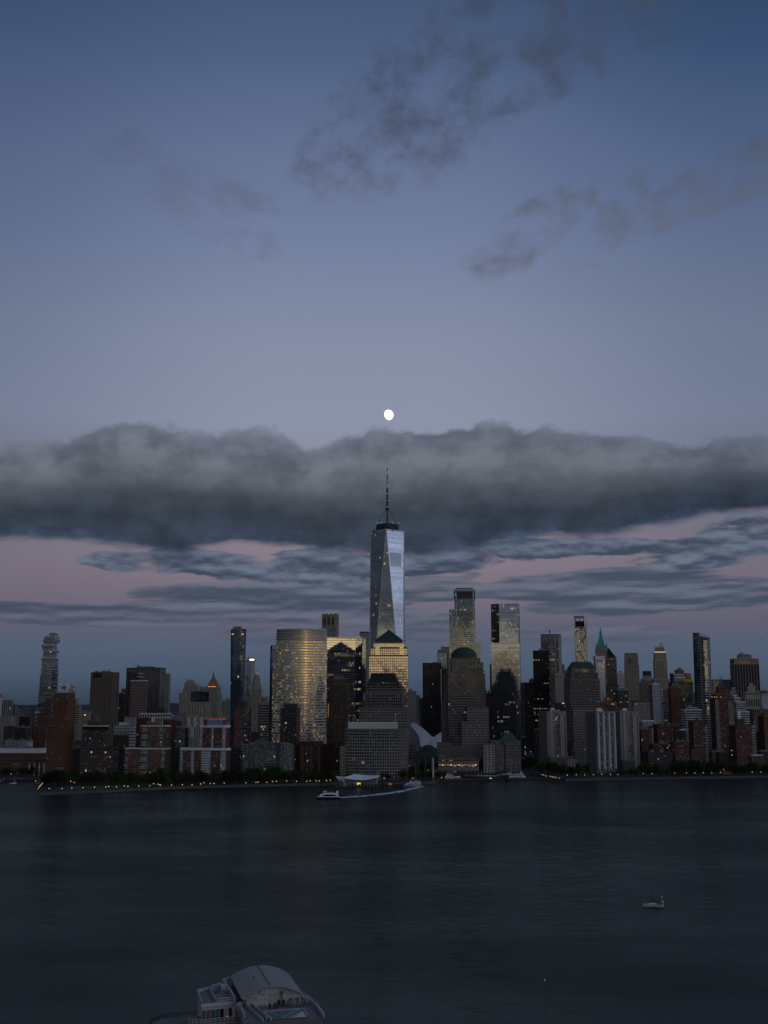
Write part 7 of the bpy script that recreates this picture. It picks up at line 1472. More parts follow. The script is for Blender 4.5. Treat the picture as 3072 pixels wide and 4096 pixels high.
# string of orange lights on the cove wall
x0_, y0_ = gnd(1778, 3090, GZ); x1_, _ = gnd(1912, 3091, GZ); r = root('festoon_lights', 'sagging string of orange lights along the cove quay behind the sleek yacht', 'string lights', (x0_, y0_, GZ)); o3 = (x0_, y0_, GZ); n = 7
for k in range(n + 1): b = MB(); xx = x0_ + (x1_-x0_)*k/n; b.tube((xx, y0_, GZ), (xx, y0_, GZ + 3.2), .12, .1, 'lamp_post', 5); b.build('post', r, o3)
for k in range(n):
    b = MB(); xa, xb = x0_ + (x1_-x0_)*k/n, x0_ + (x1_-x0_)*(k+1)/n
    pts = [(xa + (xb-xa)*j/6, y0_, GZ + 3.1 - 1.1*math.sin(math.pi*j/6)) for j in range(7)]
    for p, q in zip(pts, pts[1:]): b.tube(p, q, .28, .28, 'string_orange', 4)
    b.build('light_string', r, o3)
# ------------------------------------------------------------------ trees: a few grown crowns, copied one by one
def foliage(name, c0, c1):
    m = newmat(name); inf = X(NT.nodes.new('ShaderNodeObjectInfo').outputs['Random']); pos = geo('Position'); k = noise(pos, .55, 3, .6)
    c = mixc(ss(k, .3, .7), tuple(c0), tuple(c1)); c = vm('SCALE', c, s=inf*.6 + .7)
    d = shader('ShaderNodeBsdfDiffuse', Color=c); t = shader('ShaderNodeBsdfTranslucent', Color=c); outm(mixs(.18, d, t)); MATS[name] = m
foliage('leaf_dark', (.024, .038, .018), (.046, .068, .028)); foliage('leaf_mid', (.038, .055, .02), (.075, .095, .034)); foliage('leaf_olive', (.05, .052, .014), (.095, .085, .024)); foliage('leaf_rust', (.055, .032, .014), (.085, .055, .02))
def crown_mesh(h, rx, rz, seed, nl, leaf, trunk_h, spread=1.0):
    """returns crown MB (leaf clumps through the volume of several boughs) and trunk MB (tapered trunk with limbs)"""
    rg = random.Random(seed); c, t = MB(), MB(); boughs = []
    for i in range(9):
        a = rg.uniform(0, 6.28); rr = rx*rg.uniform(.15, .62)*spread; boughs.append((rr*math.cos(a), rr*math.sin(a), trunk_h + (h-trunk_h)*rg.uniform(.22, .8), rx*rg.uniform(.34, .56), rz*rg.uniform(.28, .46)))
    boughs.append((0, 0, h - rz*.5, rx*.42, rz*.5))
    for i in range(nl):
        bx, by, bz, br, bh = rg.choice(boughs); u, v = rg.uniform(-1, 1), rg.uniform(0, 6.283); q = rg.random()**.45; s = math.sqrt(1-u*u)
        p = Vector((bx + br*q*s*math.cos(v), by + br*q*s*math.sin(v), bz + bh*q*u)); p.z = max(p.z, trunk_h*.7); sz = rg.uniform(.28, .75)*rx/5.0
        n = Vector((rg.gauss(0, 1), rg.gauss(0, 1), rg.gauss(.5, 1))).normalized(); e = n.orthogonal().normalized(); g = n.cross(e); a = rg.uniform(0, 6.28); e, g = e*math.cos(a) + g*math.sin(a), g*math.cos(a) - e*math.sin(a)
        c.face([p - e*sz, p - g*sz*.6 + e*sz*.2, p + e*sz, p + g*sz*.6], leaf)
    t.tube((0, 0, -.3), (0, 0, trunk_h + (h-trunk_h)*.35), .22*h/8, .11*h/8, 'bark', 7)
    for bx, by, bz, br, bh in boughs[:6]: t.tube((0, 0, trunk_h*rg.uniform(.7, 1)), (bx*.8, by*.8, bz), .1*h/8, .03*h/8, 'bark', 5)
    return c, t
PROT = {}
def proto(kind):
    if kind in PROT: return PROT[kind]
    h, rx, rz, seed, leaf, th, nl = {'a': (11, 4.6, 7, 1, 'leaf_dark', 2.6, 620), 'b': (12.5, 5.2, 8, 2, 'leaf_dark', 2.8, 680), 'c': (9, 4.2, 6, 3, 'leaf_mid', 2.0, 520), 'd': (10, 4.8, 6.5, 4, 'leaf_olive', 2.2, 560), 'e': (16, 6.5, 11, 5, 'leaf_dark', 3.4, 820), 'f': (8, 4.4, 5.2, 6, 'leaf_mid', 1.8, 480), 'g': (19, 11.5, 14, 7, 'leaf_mid', 3.0, 1500), 'r': (8.5, 3.8, 5.6, 8, 'leaf_rust', 2.0, 460)}[kind]
    c, t = crown_mesh(h, rx, rz, seed*13, nl, leaf, th); co = c.build('crown'); to = t.build('trunk'); mc, mt = co.data, to.data; bpy.data.objects.remove(co); bpy.data.objects.remove(to); PROT[kind] = (mc, mt); return PROT[kind]
TR = random.Random(9)
def tree(px, py, kind, label, group, s=1.0):
    x, y = gnd(px, py); mc, mt = proto(kind); r = root('park_tree', label, 'tree', (x, y, GZ), group, TR.uniform(0, 360)); k = s*TR.uniform(.86, 1.14); r.scale = (k*TR.uniform(.92, 1.08), k, k*TR.uniform(.9, 1.1))
    for nm, md in (('trunk', mt), ('crown', mc)): o = bpy.data.objects.new(nm, md); COL.objects.link(o); o.parent = r
    return r
def row(x0, x1, ya, yb, n, kinds, label, group, s=1.0, depth=1):
    for d in range(depth):
        for i in range(n):
            t = (i + TR.uniform(-.35, .35) + .5*(d % 2))/max(1, n - 1); px = x0 + (x1-x0)*t; py = ya + (yb-ya)*t - d*6 + TR.uniform(-1.5, 1.5); tree(px, py, TR.choice(kinds), label, group, s)
row(-20, 145, 3107, 3106, 13, 'abf', 'dark leafy tree on the far basin shore before the long brick school', 'trees on the basin shore', 1.0)
row(172, 258, 3147, 3147, 8, 'beb', 'tall dark tree in the dense clump on the park tip under the orange tower', 'clump of trees on the park tip', 1.2, 2)
row(268, 500, 3138, 3140, 16, 'abca', 'dark tree along the lawn in front of the black-cornice and orange brick blocks', 'trees behind the northern lawn', 1.1, 2)
row(505, 720, 3145, 3140, 15, 'abc', 'bushy dark tree below the orange brick and red-white brick blocks', 'trees below the orange brick block', 1.3, 2)
for px, py, k in ((420, 3146, 'd'), (445, 3145, 'd'), (478, 3146, 'd'), (492, 3148, 'd')): tree(px, py, k, 'pale olive low tree at the lawn edge, lighter than the dark trees behind', 'olive trees at the lawn edge', .8)
row(725, 905, 3142, 3138, 14, 'abcr', 'dark promenade tree below the red brick block with white corners', 'trees below the red-white block', 1.3, 2)
row(915, 1180, 3138, 3132, 20, 'abcaf', 'dark promenade tree below the long bowed teal glass block', 'trees below the teal glass block', 1.4, 2)
row(1190, 1335, 3131, 3128, 11, 'acdd', 'autumn-tinged tree between the lattice-crowned tower foot and the ferry landing', 'trees before the low red and green block', 1.2, 2)
row(1372, 1400, 3122, 3122, 2, 'af', 'dark tree beside the ferry landing roof at the white-roofed block', 'trees at the white-roofed block', .8); row(1525, 1560, 3124, 3124, 3, 'afr', 'small dark tree on the quay in front of the white-roofed block', 'trees at the white-roofed block corner', .95)
row(1592, 1735, 3120, 3119, 12, 'acf', 'dark plaza tree clustered around the two slender pylons', 'plaza trees around the pylons', 1.15, 2); row(1738, 1772, 3120, 3119, 3, 'dd', 'olive plaza tree between the taller pylon and the sleek yacht', 'olive trees by the cove', 1.1)
row(1770, 1905, 3086, 3086, 14, 'fr', 'low clipped tree in front of the glowing restaurant windows', 'trees along the restaurant terrace', .5)
row(1915, 2125, 3084, 3084, 15, 'eeb', 'tall dark tree in the dense grove behind the cove, under the copper-roofed gatehouse', 'grove behind the cove', 1.05, 3)
row(2150, 2260, 3094, 3106, 9, 'cab', 'round dark tree between the cove and the beige tower annex', 'trees by the beige annex', 1.25, 2); row(2265, 2345, 3108, 3108, 7, 'abc', 'dark tree between low beige annex and white-piered tower', 'trees left of the white-piered tower', 1.25, 2)
row(2360, 2450, 3108, 3108, 7, 'ff', 'low shrubby tree right before the lit foot of the white-piered tower', 'low trees before the white-piered tower', .6)
row(2455, 2545, 3107, 3107, 8, 'fca', 'low tree right of the foot of the white-piered concrete tower', 'trees right of the white-piered tower', .95, 1); tree(2578, 3103, 'g', 'largest tree on the waterfront, broad round crown right of the concrete towers', None, 1.08); tree(2612, 3104, 'g', 'second broad round tree, lower, just right of the largest tree', None, .85); tree(2548, 3105, 'c', 'smaller round tree tucked against the left of the largest tree', None, 1.3)
row(2635, 2682, 3106, 3106, 4, 'af', 'low dark tree between the broad round trees and the tall tree wall', 'low trees right of the round trees', 1.0); row(2688, 2822, 3104, 3102, 14, 'eeb', 'tall dark tree in the dense wall below the wide red brick block', 'tree wall below the red brick blocks', 1.2, 2)
row(2832, 2885, 3102, 3102, 6, 'eb', 'dark tree right of the red brick balcony tower foot', 'trees right of the balcony tower', 1.15, 1); row(2925, 3085, 3101, 3100, 14, 'abf', 'dark tree below the broad red brick tower near the right edge', 'trees near the right edge', 1.1, 2)
# ------------------------------------------------------------------ promenade lamps
def lamp_proto():
    r = root('street_lamp', '', 'lamp', (0, 0, 0)); pb('post', lambda b: (b.tube((0, 0, 0), (0, 0, 3.6), .09, .06, 'lamp_post', 6), b.lathe(0, 0, [(.22, 0), (.18, .5), (.09, .7)], 'lamp_post', 8)), r)
    pb('globe', lambda b: b.lathe(0, 0, [(.05, 3.6), (.24, 3.75), (.3, 4.1), (.22, 4.45), (0, 4.6)], 'lamp_warm', 10), r); pb('cap', lambda b: b.lathe(0, 0, [(.3, 4.55), (.12, 4.75), (0, 4.95)], 'lamp_post', 8), r); return r
LP = lamp_proto(); first = True
Q = .4822
Z = [(0, 2400, q) for q in ((408, 1563), (515, 1563), (596, 1560), (688, 1556), (783, 1553), (878, 1551), (902, 1547), (966, 1549), (1031, 1543), (1061, 1545), (1151, 1543), (1243, 1540), (1274, 1524), (1310, 1528), (1325, 1532), (1332, 1535), (1423, 1535), (1512, 1532), (478, 1487), (523, 1487), (586, 1503), (615, 1514), (295, 1500), (318, 1563), (326, 1549), (334, 1541), (342, 1533), (350, 1524), (358, 1514), (203, 1440), (92, 1443))]
Z += [(700, 2400, q) for q in ((61, 1531), (142, 1532), (213, 1525), (240, 1517), (293, 1521), (324, 1522), (408, 1519), (430, 1480), (455, 1480), (505, 1478), (511, 1450), (589, 1516), (672, 1513), (690, 1510), (762, 1513), (811, 1506), (842, 1503), (925, 1502), (1008, 1503), (1093, 1503), (1120, 1500), (1172, 1500), (1197, 1500), (1256, 1498), (1288, 1495), (1187, 1475), (1200, 1475))]
Z += [(1300, 2400, q) for q in ((460, 1473), (490, 1478), (668, 1442), (672, 1455), (730, 1478), (968, 1473), (1380, 1478))]
Z += [(1900, 2400, q) for q in ((555, 1449), (570, 1452), (590, 1460), (624, 1462), (640, 1466), (655, 1470), (672, 1475), (700, 1478), (705, 1420), (765, 1451), (840, 1450), (910, 1450), (982, 1449), (1052, 1445), (1124, 1447), (1185, 1447), (1265, 1441), (1323, 1441), (1396, 1440), (1468, 1440), (1550, 1408), (1563, 1437))]
Z += [(2272, 2400, q) for q in ((884, 1436), (982, 1435), (1052, 1435), (1122, 1433), (1193, 1434), (1265, 1430), (1290, 1405), (1350, 1428), (1400, 1430), (1458, 1428), (1528, 1428), (1600, 1427), (1645, 1425))]
for ox, oy, (qx, qy) in Z:
    px, py = ox + qx*Q, oy + qy*Q; x, y = gnd(px, py, GZ + 4.1)
    r = LP if first else copy_tree(LP); first = False; r.location = (x, y, GZ)
    g = ('basin shore', 'far basin shore') if px < 100 else ('park tip and northern lawn', 'park tip and lawn') if px < 340 else ('promenade under the brick blocks', 'brick block promenade') if px < 920 else ('promenade between teal block and ferry landing', 'promenade by the landing') if px < 1400 else ('plaza quay around the pylons and cove', 'cove plaza') if px < 2130 else ('seawall before the concrete towers', 'concrete tower promenade') if px < 2700 else ('seawall along the tree wall near the right edge', 'southern promenade')
    tag(r, 'small glowing promenade lamp on the ' + g[0], 'lamp', 'lamps on the ' + g[1])
# sea post with yellow lantern and breakwater light
for px, py, mt, lb in ((1905, 3077.5, 'light_yellow', 'yellow lantern on a post by the cove quay'), (1961, 3113.5, 'light_glow', 'white light post on the round breakwater head')):
    x, y = gnd(px, py, GZ + 2.4); r = root('light_post', lb, 'lamp', (x, y, 1.9)); pb('post', lambda b: b.tube((0, 0, 0), (0, 0, 2.6), .14, .1, 'lamp_post', 6), r); pb('lantern', lambda b: b.box(0, 0, 2.5, 1.1, 1.1, 1.2, mt), r); pb('cap', lambda b: b.lathe(0, 0, [(.8, 3.7), (0, 4.2)], 'lamp_post', 8), r)
# cars and signals in the street canyon
CARS = [(2107, 3004, 'light_orange', 'dark car with orange lights, lowest in the street canyon traffic'), (2114, 3001, 'light_orange', 'dark car with orange lights beside the red-lit car in the canyon'), (2121, 2997, 'beacon_red', 'dark car with red tail lights in the street canyon'), (2126, 2994, 'beacon_red', 'dark car with red tail lights under the blue street light'), (2108, 2991, 'light_glow', 'dark car with pale headlights deepest in the canyon'), (2116, 2984, 'light_orange', 'small dark car with orange lights far up the canyon'), (414, 3126, 'beacon_red', 'pale car with red tail lights parked on the drive by the lawn trees'), (918, 3120, 'light_glow', 'pale car under the bright lamps below the red-white brick block')]
for px, py, mt, lb in CARS:
    x, y = gnd(px, py); r = root('parked_car' if px < 1000 else 'street_car', lb, 'car', (x, y, GZ), None, 80 if px > 1000 else 5)
    pb('body', lambda b: (slab(b, rect(-2.2, 2.2, .88), .3, .95, 'car_dark' if px > 1000 else 'hull_white'), slab(b, rect(-1.3, 1.0, .8), .95, 1.5, 'boat_glass', rect(-1.0, .6, .68))), r)
    for a in (-1.35, 1.35):
        for s in (-1, 1): pb('wheel', lambda b: b.tube((a, s*.7, .33), (a, s*.92, .33), .33, .33, 'black_matte', 10), r)
    for s in (-1, 1): pb('tail_light', lambda b: b.box(-2.2, s*.6, .6, .5, .55, .4, mt), r)
for px, py, mt, lb in ((2127, 2992, 'sign_blue', 'signal post with blue light in the street canyon'), (2123, 3007, 'light_green', 'signal post with green light in the street canyon'), (2110, 2981, 'light_glow', 'signal post with pale light far up the street canyon'), (1670, 2983, 'sign_blue', 'post with long blue light bar beside the glass vault'), (1669, 2999, 'light_orange', 'post with orange lamps just below the blue light bar')):
    x, y = gnd(px, py, GZ + 5); r = root('signal_post', lb, 'signal', (x, y, GZ)); pb('post', lambda b: b.tube((0, 0, 0), (0, 0, 5), .12, .1, 'lamp_post', 6), r); pb('lit_head', lambda b: b.box(0, -.2, 4.4, 3.6 if px == 1670 else 1.1, .5, 1.2, mt), r); pb('arm', lambda b: b.tube((0, 0, 5.4), (1.8, 0, 5.5), .08, .08, 'lamp_post', 5), r)
# helicopter, far off in the right-hand sky
Y = 6500; x, z = xat(3045, 2558, Y), zat(2558, Y); r = root('helicopter', 'tiny dark helicopter far off in the sky above the bulky dark tower', 'helicopter', (x, Y, z), None, 20)
pb('body', lambda b: b.lathe(0, 0, [(.1, -1.3), (1.1, -.8), (1.3, 0), (.9, .9), (0, 1.3)], 'black_matte', 10, lens=(2.2, 1)), r); pb('tail_boom', lambda b: b.tube((2, 0, .2), (8, 0, .9), .35, .15, 'black_matte', 6), r); pb('tail_fin', lambda b: b.box(8, 0, .6, 1.2, .15, 1.9, 'black_matte'), r); pb('rotor', lambda b: (b.box(0, 0, 1.7, 11, .35, .12, 'black_matte'), b.box(0, 0, 1.75, .35, 11, .12, 'black_matte'), b.tube((0, 0, 1.2), (0, 0, 1.8), .2, .2, 'black_matte', 6)), r)
for s in (-1, 1): pb('skid', lambda b: b.tube((-2, s*1.0, -1.7), (2, s*1.0, -1.7), .1, .1, 'black_matte', 5), r)
# monument pillar and blue awning on the right promenade
x, y = gnd(2886, 3087); r = root('monument', 'pale small pillar monument on the right promenade between dark trees', 'monument', (x, y, GZ)); pb('base', lambda b: b.box(0, 0, 0, 3.6, 3.6, 2.6, 'brick_brown'), r); pb('pillar', lambda b: b.lathe(0, 0, [(1.0, 2.6), (.8, 8), (1.1, 8.2), (0, 9)], 'stone_beige', 8), r)
x, y = gnd(2908, 3096); r = root('ship_pavilion', 'low red-lit dock pavilion on the seawall beside the pillar monument', 'pavilion', (x, y, GZ)); pb('deck', lambda b: b.box(0, 0, 0, 14, 4, 1.2, 'concrete'), r); pb('canopy', lambda b: slab(b, rect(-5, 5, 2), 3.0, 3.4, 'grey_plain'), r)
for k in range(4): pb('post', lambda b: b.tube((-4.5 + 3*k, -1.6, 1.2), (-4.5 + 3*k, -1.6, 3), .15, .15, 'lamp_post', 5), r)
for k in range(4): pb('red_light', lambda b: b.box(-5 + 3*k, -2.1, .9, .7, .3, .4, 'beacon_red'), r)
x, y = gnd(2215, 3108); r = root('blue_barrier', 'low blue hoarding along the seawall right of the cove', 'barrier', (x + 6, y, GZ)); pb('panel', lambda b: b.box(0, 0, .2, 22, .3, 1.1, 'blue_paint' if P('blue_paint', (.03, .12, .24)) else 0), r)
for k in range(6): pb('post', lambda b: b.box(-10 + 4*k, .2, 0, .15, .15, 1.6, 'lamp_post'), r)
# ------------------------------------------------------------------ near building with the barrel roof, foot of the picture
YL = 342.0; ZT = zat(4027, YL)                       # terrace level at the hall's left corner
p0 = Vector((xat(969.5, 4027, YL), YL)); p1 = Vector(gnd(1203, 4012, ZT))
ang = math.atan2(p1.y - p0.y, p1.x - p0.x); HW = (p1 - p0).length; ca, sa = math.cos(ang), math.sin(ang)
ZE = zat(3984, YL - .5); pb_ = Vector(gnd(922, 3902, ZE)); dvec = pb_ - p0; HD = -dvec.x*sa + dvec.y*ca
HOME = root('harbour_building', 'near building with grey barrel roof, white panelled wall and stepped terraces', 'building', (p0.x, p0.y, 0), None, math.degrees(ang))
def lw(x, y): return (p0.x + x*ca - y*sa, p0.y + x*sa + y*ca)
def local(px, py, z):
    g = Vector(gnd(px, py, z)) - p0; return (g.x*ca + g.y*sa, -g.x*sa + g.y*ca)
P('hall_white', (.42, .43, .43), .6, var=.14, scale=.4); P('hall_tan', (.33, .29, .23), .7); P('roof_grey', (.2, .198, .18), .55, var=.12, scale=.5); P('terrace', (.13, .125, .12), var=.3, scale=.5); P('parapet_white', (.27, .285, .32), .6); P('door_wood', (.16, .09, .05)); P('glass_teal', (.06, .12, .11), .15, spec=.6); P('wall_orange', (.2, .12, .08)); P('seam_dark', (.06, .06, .06))
eh = ZE - ZT; rise = zat(3943, YL + 1) - ZE
def hb(part, fn, par=None): b = MB(); fn(b); return b.build(part, par or HOME)
def arcz(x): t = x/HW; return ZE + rise*(1 - (2*t-1)**2)
n = 24; xs = [-.5 + (HW + 1.0)*i/n for i in range(n + 1)]
def barrel(b):
    for i in range(n):
        xa, xb = xs[i], xs[i+1]; za, zb = arcz(xa), arcz(xb)
        b.face([(xa, -1.0, za), (xb, -1.0, zb), (xb, HD + .5, zb), (xa, HD + .5, za)], 'roof_grey'); b.face([(xa, -1.0, za - .35), (xb, -1.0, zb - .35), (xb, -1.0, zb), (xa, -1.0, za)], 'parapet_white'); b.face([(xa, HD + .5, za - .35), (xa, HD + .5, za), (xb, HD + .5, zb), (xb, HD + .5, zb - .35)], 'parapet_white')
        b.face([(xb, -1.0, zb - .35), (xa, -1.0, za - .35), (xa, HD + .5, za - .35), (xb, HD + .5, zb - .35)], 'roof_unit')
rf = hb('barrel_roof', barrel)
xm = HW*.46
hb('roof_seam', lambda b: b.box(xm, HD/2, arcz(xm) - .02, .28, HD + 1.2, .16, 'seam_dark'), rf); hb('roof_vent', lambda b: (b.tube((HW*.27, HD*.42, arcz(HW*.27) - .1), (HW*.27, HD*.42, arcz(HW*.27) + .7), .16, .16, 'seam_dark', 6)), rf)
def gable(b):
    m_ = 16
    for i in range(m_):
        xa, xb = HW*i/m_, HW*(i+1)/m_; b.face([(xa, 0, 0), (xb, 0, 0), (xb, 0, arcz(xb) - .3), (xa, 0, arcz(xa) - .3)], 'hall_white')
        b.face([(xb, HD, 0), (xa, HD, 0), (xa, HD, arcz(xa) - .3), (xb, HD, arcz(xb) - .3)], 'hall_white')
    b.face([(0, HD, 0), (0, 0, 0), (0, 0, ZE - .2), (0, HD, ZE - .2)], 'glass_dark'); b.face([(HW, 0, 0), (HW, HD, 0), (HW, HD, ZE - .2), (HW, 0, ZE - .2)], 'hall_white')
hb('hall_wall', gable)
for i in range(1, 16): hb('wall_joint', lambda b: b.box(HW*i/16, -.03, ZT, .05, .05, arcz(HW*i/16) - ZT - .4, 'seam_dark'))
for zz in (.52, 1.0): hb('wall_joint', lambda b: b.box(HW/2, -.03, ZT + eh*zz, HW*.98, .05, .06, 'seam_dark'))
for x0, x1, za, zb in ((.06, .24, .60, .90), (.46, .69, .72, 1.04), (.75, .88, .74, 1.02)): hb('tan_panel', lambda b: b.box(HW*(x0+x1)/2, -.04, ZT + eh*za, HW*(x1-x0), .08, eh*(zb-za), 'hall_tan'))
for xc_, w, mt in ((.485, .9, 'hall_tan'), (.83, .95, 'door_wood'), (.945, 1.1, 'door_wood')):
    d = hb('door', lambda b: b.box(HW*xc_, -.06, ZT, w, .12, eh*.44 if mt == 'hall_tan' else eh*.5, mt)); hb('handle', lambda b: b.box(HW*xc_ + w*.35, -.16, ZT + .8, .08, .1, .12, 'steel_bright'), d)
hb('louvre', lambda b: [b.box(HW*.665, -.05, ZT + .3 + k*.3, 1.1, .1, .16, 'roof_unit') for k in range(8)])
hb('corner_window', lambda b: b.box(HW*.035, -.05, ZT + .1, 1.1, .12, eh*.6, 'glass_teal'))
for fx, fz in ((.15, 1.18), (.30, 1.22), (.345, .84), (.28, 1.08), (.70, 1.2), (.80, 1.15)): hb('wall_lamp', lambda b: b.box(HW*fx, -.18, ZT + eh*fz, .28, .3, .34, 'seam_dark'))
hb('extractor', lambda b: (b.tube((HW*.665, -.1, ZT + eh*1.28), (HW*.665, -.7, ZT + eh*1.28), .34, .34, 'steel_bright', 10), b.tube((HW*.66, -.6, ZT + eh*1.25), (HW*.66, -.6, ZT + eh*.95), .26, .26, 'seam_dark', 8)))
# terrace in front of the hall, with parapets, railing, pergola, skylight
hb('terrace_floor', lambda b: b.prism([(-2.0, -17), (HW + 3.4, -17), (HW + 3.4, HD*.3), (HW, HD*.3), (HW, -.02), (0, -.02), (0, .5), (-2.0, .5)], ZT - 1.2, ZT, 'terrace', roof='terrace'))
hb('lower_wall', lambda b: b.prism([(-1.9, -16.9), (HW + 3.3, -16.9), (HW + 3.3, HD*.3 - .1), (-1.9, HD*.3 - .1)], 0, ZT - 1.2, 'wall_orange', roof='terrace'))
def parapet(pts, z0, h, w=.35, mt='parapet_white', part='parapet'):
    b = MB()
    for (xa, ya), (xb, yb) in zip(pts, pts[1:]):
        L = math.hypot(xb-xa, yb-ya); ux, uy = (xb-xa)/L, (yb-ya)/L; nx, ny = -uy*w/2, ux*w/2
        b.prism([(xa-nx-ux*w/2, ya-ny-uy*w/2), (xb-nx+ux*w/2, yb-ny+uy*w/2), (xb+nx+ux*w/2, yb+ny+uy*w/2), (xa+nx-ux*w/2, ya+ny-uy*w/2)], z0, z0 + h, mt, roof=mt)
    return b.build(part, HOME)
parapet([(HW + 1.0, HD*.3), (HW + 1.2, .3), (HW + 2.9, -.4), (HW + 2.9, -3.4), (HW + 3.3, -4.4), (HW + 3.3, -17)], ZT, 1.2, .5)
parapet([(-.3, .2), (-1.8, -.6), (-1.8, -3), (-1.0, -5.2), (-1.0, -12)], ZT, 1.3, .5); parapet([(.9, -.4), (2.2, -9), (3.4, -17)], ZT, .9, .35); parapet([(2.6, -.6), (4.2, -9), (5.6, -17)], ZT, .9, .35)
def railing(pts, z, h=1.05, step=1.3, part='railing', mt='steel_white', glass=False):
    b = MB()
    for (xa, ya), (xb, yb) in zip(pts, pts[1:]):
        L = math.hypot(xb-xa, yb-ya); k = max(1, round(L/step))
        for i in range(k + 1): x, y = xa + (xb-xa)*i/k, ya + (yb-ya)*i/k; b.tube((x, y, z), (x, y, z + h), .045, .045, mt, 4)
        for q in (.45, 1.0): b.tube((xa, ya, z + h*q), (xb, yb, z + h*q), .05, .05, mt, 4)
        if glass: b.face([(xa, ya, z + .1), (xb, yb, z + .1), (xb, yb, z + h*.95), (xa, ya, z + h*.95)], 'rail_glass' if 'rail_glass' in MATS else P('rail_glass', (.12, .13, .13), .2, spec=.5))
    return b.build(part, HOME)
railing([(2.8, -1.6), (HW*.72, -1.6), (HW + .6, -1.4)], ZT); railing([(HW + 2.9, -.4), (HW + 3.1, 3), (HW + 1.6, HD*.3)], ZT)
for k in range(6): hb('pergola_beam', lambda b: b.box(HW*.74 + k*.95, -3.6, ZT + 1.5, .22, 3.8, .2, 'seam_dark', -18))
for k in (0, 5):
    for yy in (-2.2, -5.0): hb('pergola_post', lambda b: b.box(HW*.74 + k*.95 + (yy + 3.6)*.3, yy, ZT, .2, .2, 1.6, 'seam_dark'))
hb('skylight_frame', lambda b: [b.box(*a, 'parapet_white') for a in ((HW*.62, -8.2, ZT, 12, .4, .7), (HW*.28, -12, ZT, .4, 8, .7), (HW*.95, -12, ZT, .4, 8, .7))]); hb('skylight_glass', lambda b: b.box(HW*.62, -12.4, ZT + .1, 11.4, 7.8, .3, 'glass_teal'))
for k in range(3): hb('skylight_bar', lambda b: b.box(HW*(.4 + .15*k), -12, ZT + .42, .18, 8, .15, 'parapet_white', 40 - 40*k))
for fx, fy, s in ((.60, -2.2, 1.1), (.68, -2.4, .9), (.52, -5, 1.2), (.42, -5.4, .8)): hb('planter', lambda b: (b.box(HW*fx, fy, ZT, s, s*.8, .7, 'seam_dark'), b.lathe(HW*fx, fy, [(.1, ZT + .7), (s*.55, ZT + 1.1), (s*.4, ZT + 1.6), (0, ZT + 1.9)], 'leaf_dark', 7)))
# left wing: roof terraces stepping down, glass storey with balcony
ZW = ZT + 1.1                                          # wing roof level
wf0, wf1 = local(806, 4016, ZW), local(934, 4004, ZW); wb0, wb1 = local(789, 3970, ZW), local(905, 3955, ZW)
hb('wing_roof', lambda b: b.prism([wf0, (-2.0, wf1[1]), (-2.0, wb1[1] + 2), (wb0[0], wb0[1])], ZW - 1.0, ZW, 'hall_white', roof='terrace'))
ZB = ZW - 4.4
hb('wing_wall', lambda b: b.prism([(wf0[0] + .3, wf0[1] + .4), (-2.2, wf1[1] + .4), (-2.2, wb1[1]), (wb0[0] + .3, wb0[1])], 0, ZW - 1.0, 'hall_white', roof='terrace'))
wl = -2.2 - wf0[0]
for k in range(7):
    mt = ('glass_teal', 'door_wood', 'glass_teal', 'glass_teal', 'glass_dark', 'hall_tan', 'glass_dark')[k]
    w_ = hb('window', lambda b: b.box(wf0[0] + wl*(.08 + .14*k), wf0[1] + .4 + (wf1[1]-wf0[1])*(.08 + .14*k), ZB, wl*.115, .2, 2.5, mt)); hb('frame', lambda b: [b.box(wf0[0] + wl*(.08 + .14*k) + s*wl*.062, wf0[1] + .3 + (wf1[1]-wf0[1])*(.08 + .14*k), ZB, .12, .2, 2.6, 'parapet_white') for s in (-1, 1)], w_)
hb('window_lamp', lambda b: b.box(wf0[0] + wl*.80, wf0[1] + .1, ZB + .5, .5, .2, .18, 'light_dim'))
by = wf0[1] - 2.6
hb('balcony_floor', lambda b: b.prism([(wf0[0] - 3.6, by + 1.2), (wf0[0] - .5, by - .9), (wf0[0] + wl*.55, by), (-1.6, by + .3), (-1.6, wf1[1] + .5), (wf0[0] - 3.2, wf0[1] + 6)], ZB - .7, ZB - .05, 'parapet_white', roof='terrace'))
railing([(wf0[0] - 3.6, by + 1.2), (wf0[0] - .5, by - .9), (wf0[0] + wl*.55, by), (-1.6, by + .3)], ZB, glass=True)
hb('lower_storey', lambda b: b.prism([(wf0[0] - 2.8, by + 1.6), (wf0[0] - .2, by), (-1.8, by + 1.1), (-1.8, wf1[1] + .3), (wf0[0] - 2.6, wf0[1] + 5)], 0, ZB - .7, 'wall_orange', roof='terrace'))
for k in range(4): hb('window', lambda b: b.box(wf0[0] + .8 + k*wl*.22, by + .1 + k*.22, ZB - 3.2, 1.3, .2, 2.1, 'glass_dark' if k else 'glass_teal'))
parapet([(wf0[0], wf0[1] + .2), (wb0[0], wb0[1]), (wb1[0] - 4, wb1[1] + .4), (wb1[0] - 4, wb1[1] + 2.4), (-4.6, wb1[1] + 3)], ZW, .9, .3); railing([(wf0[0] + wl*.5, wf0[1] + .3), (-2.0, wf1[1] + .3)], ZW)
parapet([(wf0[0] + wl*.45, wf0[1] + .6), (wf0[0] + wl*.40, wb1[1] - 2), (wf0[0] + wl*.52, wb1[1] - 3)], ZW, 1.0, .25)
